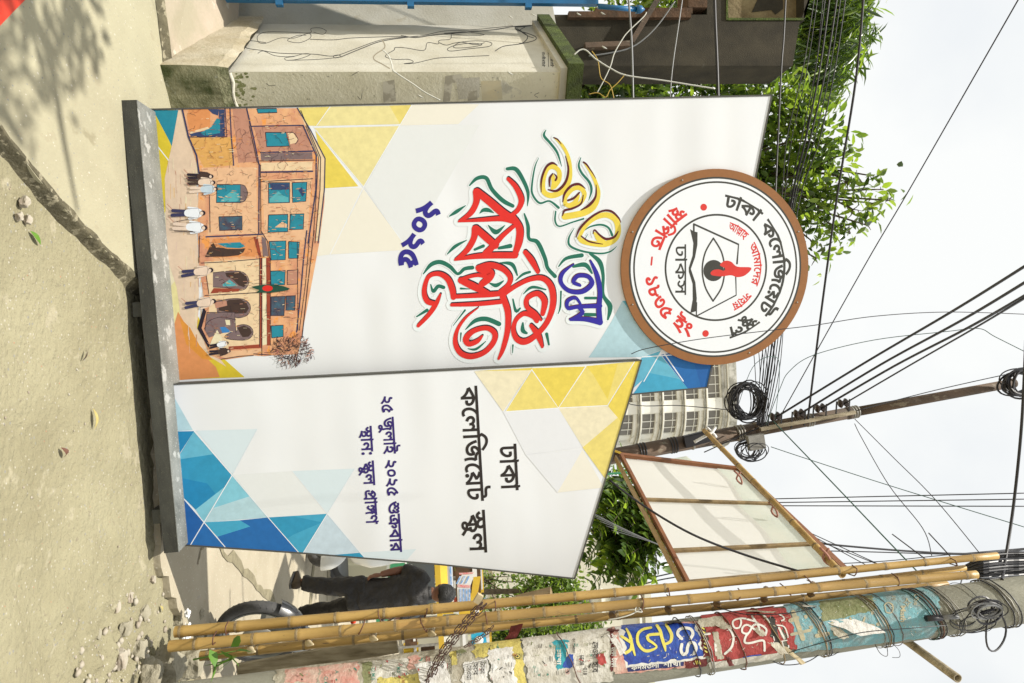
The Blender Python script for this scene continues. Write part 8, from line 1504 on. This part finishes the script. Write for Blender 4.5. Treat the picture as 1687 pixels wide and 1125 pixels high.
for s_ in (-1, 1):
    mb = MB(); mb.tube([ft+wn*s_*.37+Z*.20-hd*.125, ft+wn*s_*.25+Z*.195-hd*.06], .018, 10); build(mb, 'grip', M['rubber'], hb)
    mb = MB(); e_ = ft+wn*s_*(.40 if s_ > 0 else .30)+Z*.42-hd*.02; mb.tube([ft+wn*s_*.22+Z*.20-hd*.04, ft+wn*s_*.26+Z*.34, e_-Z*.03], .006, 6); mr = build(mb, 'mirror_stalk', M['bike_black'], bike); mb = MB(); mb.lathe([(0, .015), (.05, .012), (.062, 0), (.058, -.008), (0, -.008)], e_+Z*.03, hd, 18); build(mb, 'mirror', M['dark_glass'], mr)
    mb = MB(); mb.ell(ft+wn*s_*.16+hd*.10+Z*.0, (.03, .03, .022), 10, 6); build(mb, 'indicator', M['red_lens'], bike)
tk = WC-hd*.62+Z*.52
mb = MB(); mb.ell(tk, (.17, .26, .13), 18, 12, Matrix((hd, wn, Z)).transposed() @ Matrix.Rotation(rad(90), 3, 'Z')); build(mb, 'fuel_tank', M['bike_black'], bike)
mb = MB(); mb.loft([[WC-hd*q+wn*w_*math.cos(t)+Z*(h_+k_*math.sin(t)) for t in [6.283*i/12 for i in range(12)]] for q, w_, h_, k_ in ((.80, .09, .52, .04), (1.0, .12, .50, .05), (1.25, .12, .54, .05), (1.5, .08, .60, .03))]); build(mb, 'seat', M['rubber'], bike)
mb = MB(); mb.box(WC-hd*.66+Z*.16, (.26, .22, .26), Matrix((hd, wn, Z)).transposed()); mb.tube([WC-hd*.58+Z*.22, WC-hd*.48+Z*.38], [.075, .06], 12); build(mb, 'engine', M['alloy'], bike)
mb = MB(); mb.tube(smooth([WC-hd*.5+Z*.25+wn*.12, WC-hd*.45+Z*.02+wn*.14, WC-hd*.8-Z*.06+wn*.15, WC-hd*1.4+Z*.0+wn*.17], 5), .03, 10); build(mb, 'exhaust', M['chrome'], bike)
mb = MB(); mb.tube([ft-Z*.05, tk-Z*.1, WC-hd*.85+Z*.3, RC], .022, 8); mb.tube([WC-hd*.4+Z*.35, WC-hd*.62+Z*.02, WC-hd*.9+Z*.05], .018, 8); build(mb, 'frame', M['bike_black'], bike)
for q_ in (.04, -.05):
    mb = MB(); mb.tube(smooth([ft+wn*.2+Z*.2, ft+wn*(.1+q_)+hd*.16+Z*.14, ft+hd*.10-Z*.02+wn*q_, tk], 5), .005, 5); build(mb, 'control_cable', M['cable'], bike)
# ------------------------------------------------------------------ parked car half hidden by the board
cp = gr(543, 925); CX, CY = cp.x-.02, cp.y+.1
car = thing('parked_car', 'cream white hatchback half hidden behind the right edge of the board', 'car', V(CX, CY, 0))
prof = [(.62, .25), (.66, .42), (.62, .58), (.40, .76), (-.25, .90), (-.75, 1.38), (-1.2, 1.47), (-2.3, 1.45), (-2.9, 1.20), (-3.15, .9), (-3.2, .35), (-3.1, .22)]
Wd = 1.55
def carp(x, w_, z): return V(CX+x+.12, CY+w_, z)
mb = MB(); rows = []
for k, (w_, sc_) in enumerate(((0, .94), (.04, .985), (.12, 1.0), (Wd/2, 1.0), (Wd-.12, 1.0), (Wd-.04, .985), (Wd, .94))):
    rows.append([carp((x+1.3)*(.985 if k in (0, 6) else 1)-1.3, w_+(.10 if z > 1.2 and k < 3 else (-.10 if z > 1.2 and k > 3 else 0)), .22+(z-.22)*sc_) for x, z in prof])
mb.grid(rows); 
for rw in (rows[0], rows[-1]):
    b = len(mb.v); mb.v += [tuple(p) for p in rw]
    for t in geometry.tessellate_polygon([rw]): mb.face([b+i for i in t])
build(mb, 'body', M['cream_car'], car)
for a_, b_ in (((-.30, .93), (-.74, 1.36)),):
    mb = MB(); mb.prism([carp(a_[0]+.015, .15, a_[1]+.012), carp(a_[0]+.015, Wd-.15, a_[1]+.012), carp(b_[0]+.015, Wd-.22, b_[1]+.012), carp(b_[0]+.015, .22, b_[1]+.012)], [carp(a_[0]+.03, .15, a_[1]+.02), carp(a_[0]+.03, Wd-.15, a_[1]+.02), carp(b_[0]+.03, Wd-.22, b_[1]+.02), carp(b_[0]+.03, .22, b_[1]+.02)]); build(mb, 'windscreen', M['dark_glass'], car)
for x0, x1 in ((-.55, -1.35), (-1.42, -2.3)):
    mb = MB(); q = [(x0, .95), (x1, .95), (x1, 1.36), (x0-.30, 1.36)] if x0 > -1 else [(x0, .95), (x1-.3, .95), (x1, 1.36), (x0, 1.36)]
    mb.prism([carp(x, .028+(.10 if z > 1.2 else 0), z) for x, z in q], [carp(x, .012+(.10 if z > 1.2 else 0), z) for x, z in q]); build(mb, 'side_window', M['dark_glass'], car)
for x in (.0, -2.55):
    for w_ in (.10, Wd-.10):
        c = carp(x, w_, .29); mb = MB(); mb.lathe([(.20, -.09), (.28, -.085), (.295, -.06), (.295, .06), (.28, .085), (.20, .09)], c, V(0, 1, 0), 32); wl = build(mb, 'wheel', M['rubber'], car)
        mb = MB(); mb.lathe([(0, -.07), (.06, -.085), (.15, -.07), (.20, -.092)], c, V(0, 1, 0), 24); build(mb, 'hubcap', M['alloy'], wl)
        mb = MB(); mb.lathe([(.30, -.012), (.345, -.014), (.35, .0)], V(c.x, CY+(.0 if w_ < 1 else Wd), c.z+.02), V(0, -1 if w_ < 1 else 1, 0), 32); build(mb, 'wheel_arch', M['rubber'], car)
for w_ in (.16, Wd-.16): mb = MB(); mb.ell(carp(.50, w_, .66), (.12, .13, .075), 14, 8); build(mb, 'headlight', M['lamp_glass'], car)
mb = MB(); mb.box(carp(.655, Wd/2, .40), (.05, Wd*.92, .16)); build(mb, 'bumper', M['white_car'], car)
mb = MB(); mb.ell(carp(-.42, -.10, .98), (.05, .09, .065), 12, 8); build(mb, 'wing_mirror', M['white_car'], car)
# second scooter like front between man and car: white front shell with round lamp
c0 = at(600, 905, 8.6); SX, SY = c0.x, c0.y
sc_ = thing('easy_bike', 'white battery rickshaw front with round lamp and mudguard at the board edge', 'rickshaw', V(SX, SY, 0))
mb = MB(); prof = []
for i in range(13): a = 6.283*i/12; prof.append((.165+.05*math.cos(a), .055*math.sin(a)))
axw = V(.88, .48, 0).normalized(); fwd = V(.48, -.88, 0).normalized()
wc = V(SX, SY, .215); mb.lathe(prof, wc, axw, 32); wl = build(mb, 'wheel', M['rubber'], sc_); mb = MB(); mb.lathe([(0, .04), (.06, .05), (.12, .035), (.12, -.035), (.06, -.05), (0, -.04)], wc, axw, 20); build(mb, 'rim', M['alloy'], wl)
mb = MB(); rows = []
for i in range(13):
    t = rad(-8+i*14); d = fwd*math.cos(t)+Z*math.sin(t); rows.append([wc+d*(.27-.02*abs(j-3)**1.4)+axw*(j-3)*.04 for j in range(7)])
mb.grid(rows); build(mb, 'mudguard', M['white_car'], sc_)
mb = MB(); rows = []
for i, (z, w_, dp) in enumerate(((.42, .16, .02), (.55, .26, .10), (.72, .34, .12), (.88, .36, .06), (1.02, .36, -.02), (1.15, .38, -.10))):
    rows.append([V(SX, SY, z)+axw*w_*math.sin(t)+fwd*(dp*1.6*math.cos(t)-.10) for t in [rad(-90+j*15) for j in range(13)]])
mb.grid(rows); so = build(mb, 'front_shell', M['white_car'], sc_); sl = so.modifiers.new('thick', 'SOLIDIFY'); sl.thickness = .02
mb = MB(); p = V(SX, SY, .86)+fwd*.09; mb.lathe([(0, .05), (.06, .045), (.085, .015), (.09, -.05)], p, fwd, 20); build(mb, 'lamp', M['lamp_glass'], sc_)
mb = MB(); p = V(SX, SY, 1.16)+axw*.12; mb.tube([p-Z*.1, p+axw*.22+Z*.02], .01, 6); mb.ell(p+axw*.26+Z*.03, (.055, .04, .075), 12, 8); build(mb, 'mirror', M['white_car'], sc_)
mb = MB(); mb.prism([V(SX, SY, 1.16)+axw*a-fwd*b for a, b in ((-.36, .14), (.36, .14), (.36, .16), (-.36, .16))], [V(SX, SY, 1.75)+axw*a-fwd*b for a, b in ((-.34, .34), (.34, .34), (.34, .36), (-.34, .36))]); build(mb, 'windscreen', M['lamp_glass'], sc_)
mb = MB(); mb.box(V(SX, SY, 1.80)-fwd*1.1, (.86, 1.8, .07), Matrix((axw, fwd, Z)).transposed()); build(mb, 'roof', M['white_car'], sc_)
mb = MB(); mb.box(V(SX, SY, .55)-fwd*1.25, (.86, 1.5, .42), Matrix((axw, fwd, Z)).transposed()); build(mb, 'tub', M['white_car'], sc_)
# ------------------------------------------------------------------ yellow auto rickshaw farther on
AX = at(720, 932, 15.0)
au = thing('auto_rickshaw', 'yellow topped auto rickshaw waiting beyond the man and car', 'rickshaw', V(AX.x, 15.0, 0))
def ab(c, s, m_, name, taper=1.0): mb = MB(); mb.box(V(AX.x+c[0], 15+c[1], c[2]), s, taper=taper); return build(mb, name, M[m_], au)
ab((0, 0, .58), (1.25, 2.4, .62), 'green_paint', 'tub', .96); ab((0, .2, 1.62), (1.2, 2.0, .14), 'yellow_paint', 'roof', .9)
for sx in (-.56, .56):
    for sy in (-.7, .2, 1.0): ab((sx, sy, 1.22), (.05, .05, .68), 'yellow_paint', 'post')
ab((0, -1.0, 1.18), (.9, .04, .5), 'dark_glass', 'windscreen', .9); ab((0, -1.22, .80), (.7, .1, .24), 'yellow_paint', 'front_panel')
for sx, sy in ((0, -1.15), (-.55, .8), (.55, .8)):
    mb = MB(); mb.lathe([(.10, -.05), (.20, -.05), (.21, 0), (.20, .05), (.10, .05)], V(AX.x+sx, 15+sy, .21), V(1, 0, 0), 20); build(mb, 'wheel', M['rubber'], au)
# ------------------------------------------------------------------ banners and signs along the street
def flat(pts, D, m_, name, label, cat, extra=(), th=.03):
    P = [at(x, y, D) for x, y in pts]; org = P[0]; mb = MB(); mb.prism([p+V(0, th, 0) for p in P], P); o = build(mb, name, M[m_], org=org); tag(o, label, cat)
    for (q, mm) in extra:
        mb = MB(); Q = [at(x, y, D)+V(0, -.012, 0) for x, y in q]; mb.prism([p+V(0, .01, 0) for p in Q], Q); build(mb, 'printed_band', M[mm], o)
    return o
M['sign_white'] = mat('sign_white', (.66, .66, .65), .6); M['sign_blue'] = mat('sign_blue', (.16, .32, .62), .6, (.45, .52, .68), 12, .9, lo=.45, hi=.55); M['sign_red'] = mat('sign_red', (.62, .12, .12), .6, (.6, .45, .45), 14, .9); M['sign_cyan'] = mat('sign_cyan', (.02, .36, .60), .5)
ex = [([(753, 948), (757, 948), (748, 962), (744, 964)], 'sign_red')]
stri = []
for k in range(3): stri.append(([(757+k*7, 948+1), (760+k*7, 948+1), (754+k*7, 961), (751+k*7, 962)], 'sign_blue'))
for k in range(4): stri.append(([(757+k*5, 970), (760+k*5, 970), (760+k*5, 992), (757+k*5, 993)], 'sign_blue'))
flat([(762, 945), (783, 942), (775, 965), (772, 997), (754, 996), (753, 964)], 17.0, 'sign_white', 'street_banner', 'white street banner with blue and red print above the man\'s head', 'banner', stri+[([(754, 963), (775, 964), (774, 968), (754, 967)], 'sign_red'), ([(756, 943.6), (780, 942.6), (779, 945), (757, 946.5)], 'sign_red')])
flat([(780, 951), (792, 950), (786, 985), (784, 1000), (774, 1002), (777, 975)], 17.4, 'yellow_paint', 'yellow_banner', 'plain yellow banner hanging beside the printed street banner', 'banner')
o = flat([(776, 1046), (798, 1040), (803, 1062), (778, 1068)], 14.0, 'sign_cyan', 'shop_sign', 'cyan shop sign with a white disc between ladder and papered pole', 'sign')
mb = MB(); c = at(789, 1055, 13.97); mb.lathe([(0, .004), (.085, .004), (.09, 0)], c, V(0, -1, 0), 24); build(mb, 'white_disc', M['sign_white'], o)
flat([(700, 975), (742, 972), (745, 1003), (700, 1006)], 19, 'bld_stain', 'shop_shutter', 'grey shop front behind the man\'s head', 'shop front')
M['red_sign'] = mat('red_sign', (.55, .10, .06), .5); M['teal_sign'] = mat('teal_sign', (.05, .30, .34), .5)
rn = random.Random(77); seen = {}
for i in range(34):                         # goods and signs of the far bazaar
    x = rn.uniform(655, 800); y = rn.choice((rn.uniform(925, 1010), rn.uniform(925, 1125)))
    D = rn.uniform(20, 30); w_ = rn.uniform(.3, 1.3); h_ = rn.uniform(.25, .8); p = at(x, y, D)
    if p.z < .3: p.z = .3
    mm = rn.choice(('sign_white', 'yellow_paint', 'bld_stain', 'brown_wall', 'teal_sign', 'red_sign', 'bld_cream', 'wood_old', 'dark_glass', 'yellow_paint'))
    mb = MB(); mb.box(p, (w_, .2, h_)); o = build(mb, 'stall_board', M[mm], org=V(p.x, p.y, p.z-h_/2)); mb = MB(); mb.box(p+V(0, -.11, h_*.28), (w_*.8, .02, h_*.18)); build(mb, 'lettering_band', M['sign_white'] if mm != 'sign_white' else M['sign_blue'], o)
    mb = MB(); mb.box(V(p.x, p.y+.02, p.z/2-h_/4), (.06, .06, max(.1, p.z-h_/2))); build(mb, 'post', M['steel'], o); lab_ = 'small %s shop board in the far bazaar street %s' % (mm.split('_')[0].replace('bld', 'grey' if mm == 'bld_stain' else 'cream').replace('wood', 'timber') if not mm.startswith('sign_') else 'white', 'left of the ladder' if y < 1010 else 'right of the ladder')
    k_ = seen[lab_] = seen.get(lab_, 0)+1
    if k_ > 1: lab_ += ', number %s upward' % ('second', 'third', 'fourth', 'fifth', 'sixth')[k_-2] if False else (', lower down' if k_ == 2 and p.z < 2 else ', higher up' if k_ == 2 else ', farther right' if k_ == 3 else ', farthest away')
    tag(o, lab_, 'sign', 'small boards of the far bazaar')
o = flat([(690, 926), (752, 926), (752, 952), (700, 950)], 24, 'brown_wall', 'market_stall', 'brown market stall front just right of the board edge', 'stall')
mb = MB(); a_ = at(690, 915, 13); b_ = at(760, 930, 13); mb.beam(V(a_.x, 13, 1.5), V(a_.x+2.6, 13.6, 1.52), .25, .10); tag(build(mb, 'yellow_awning', M['yellow_paint'], org=a_), 'long yellow awning edge over the parked vehicles', 'awning')
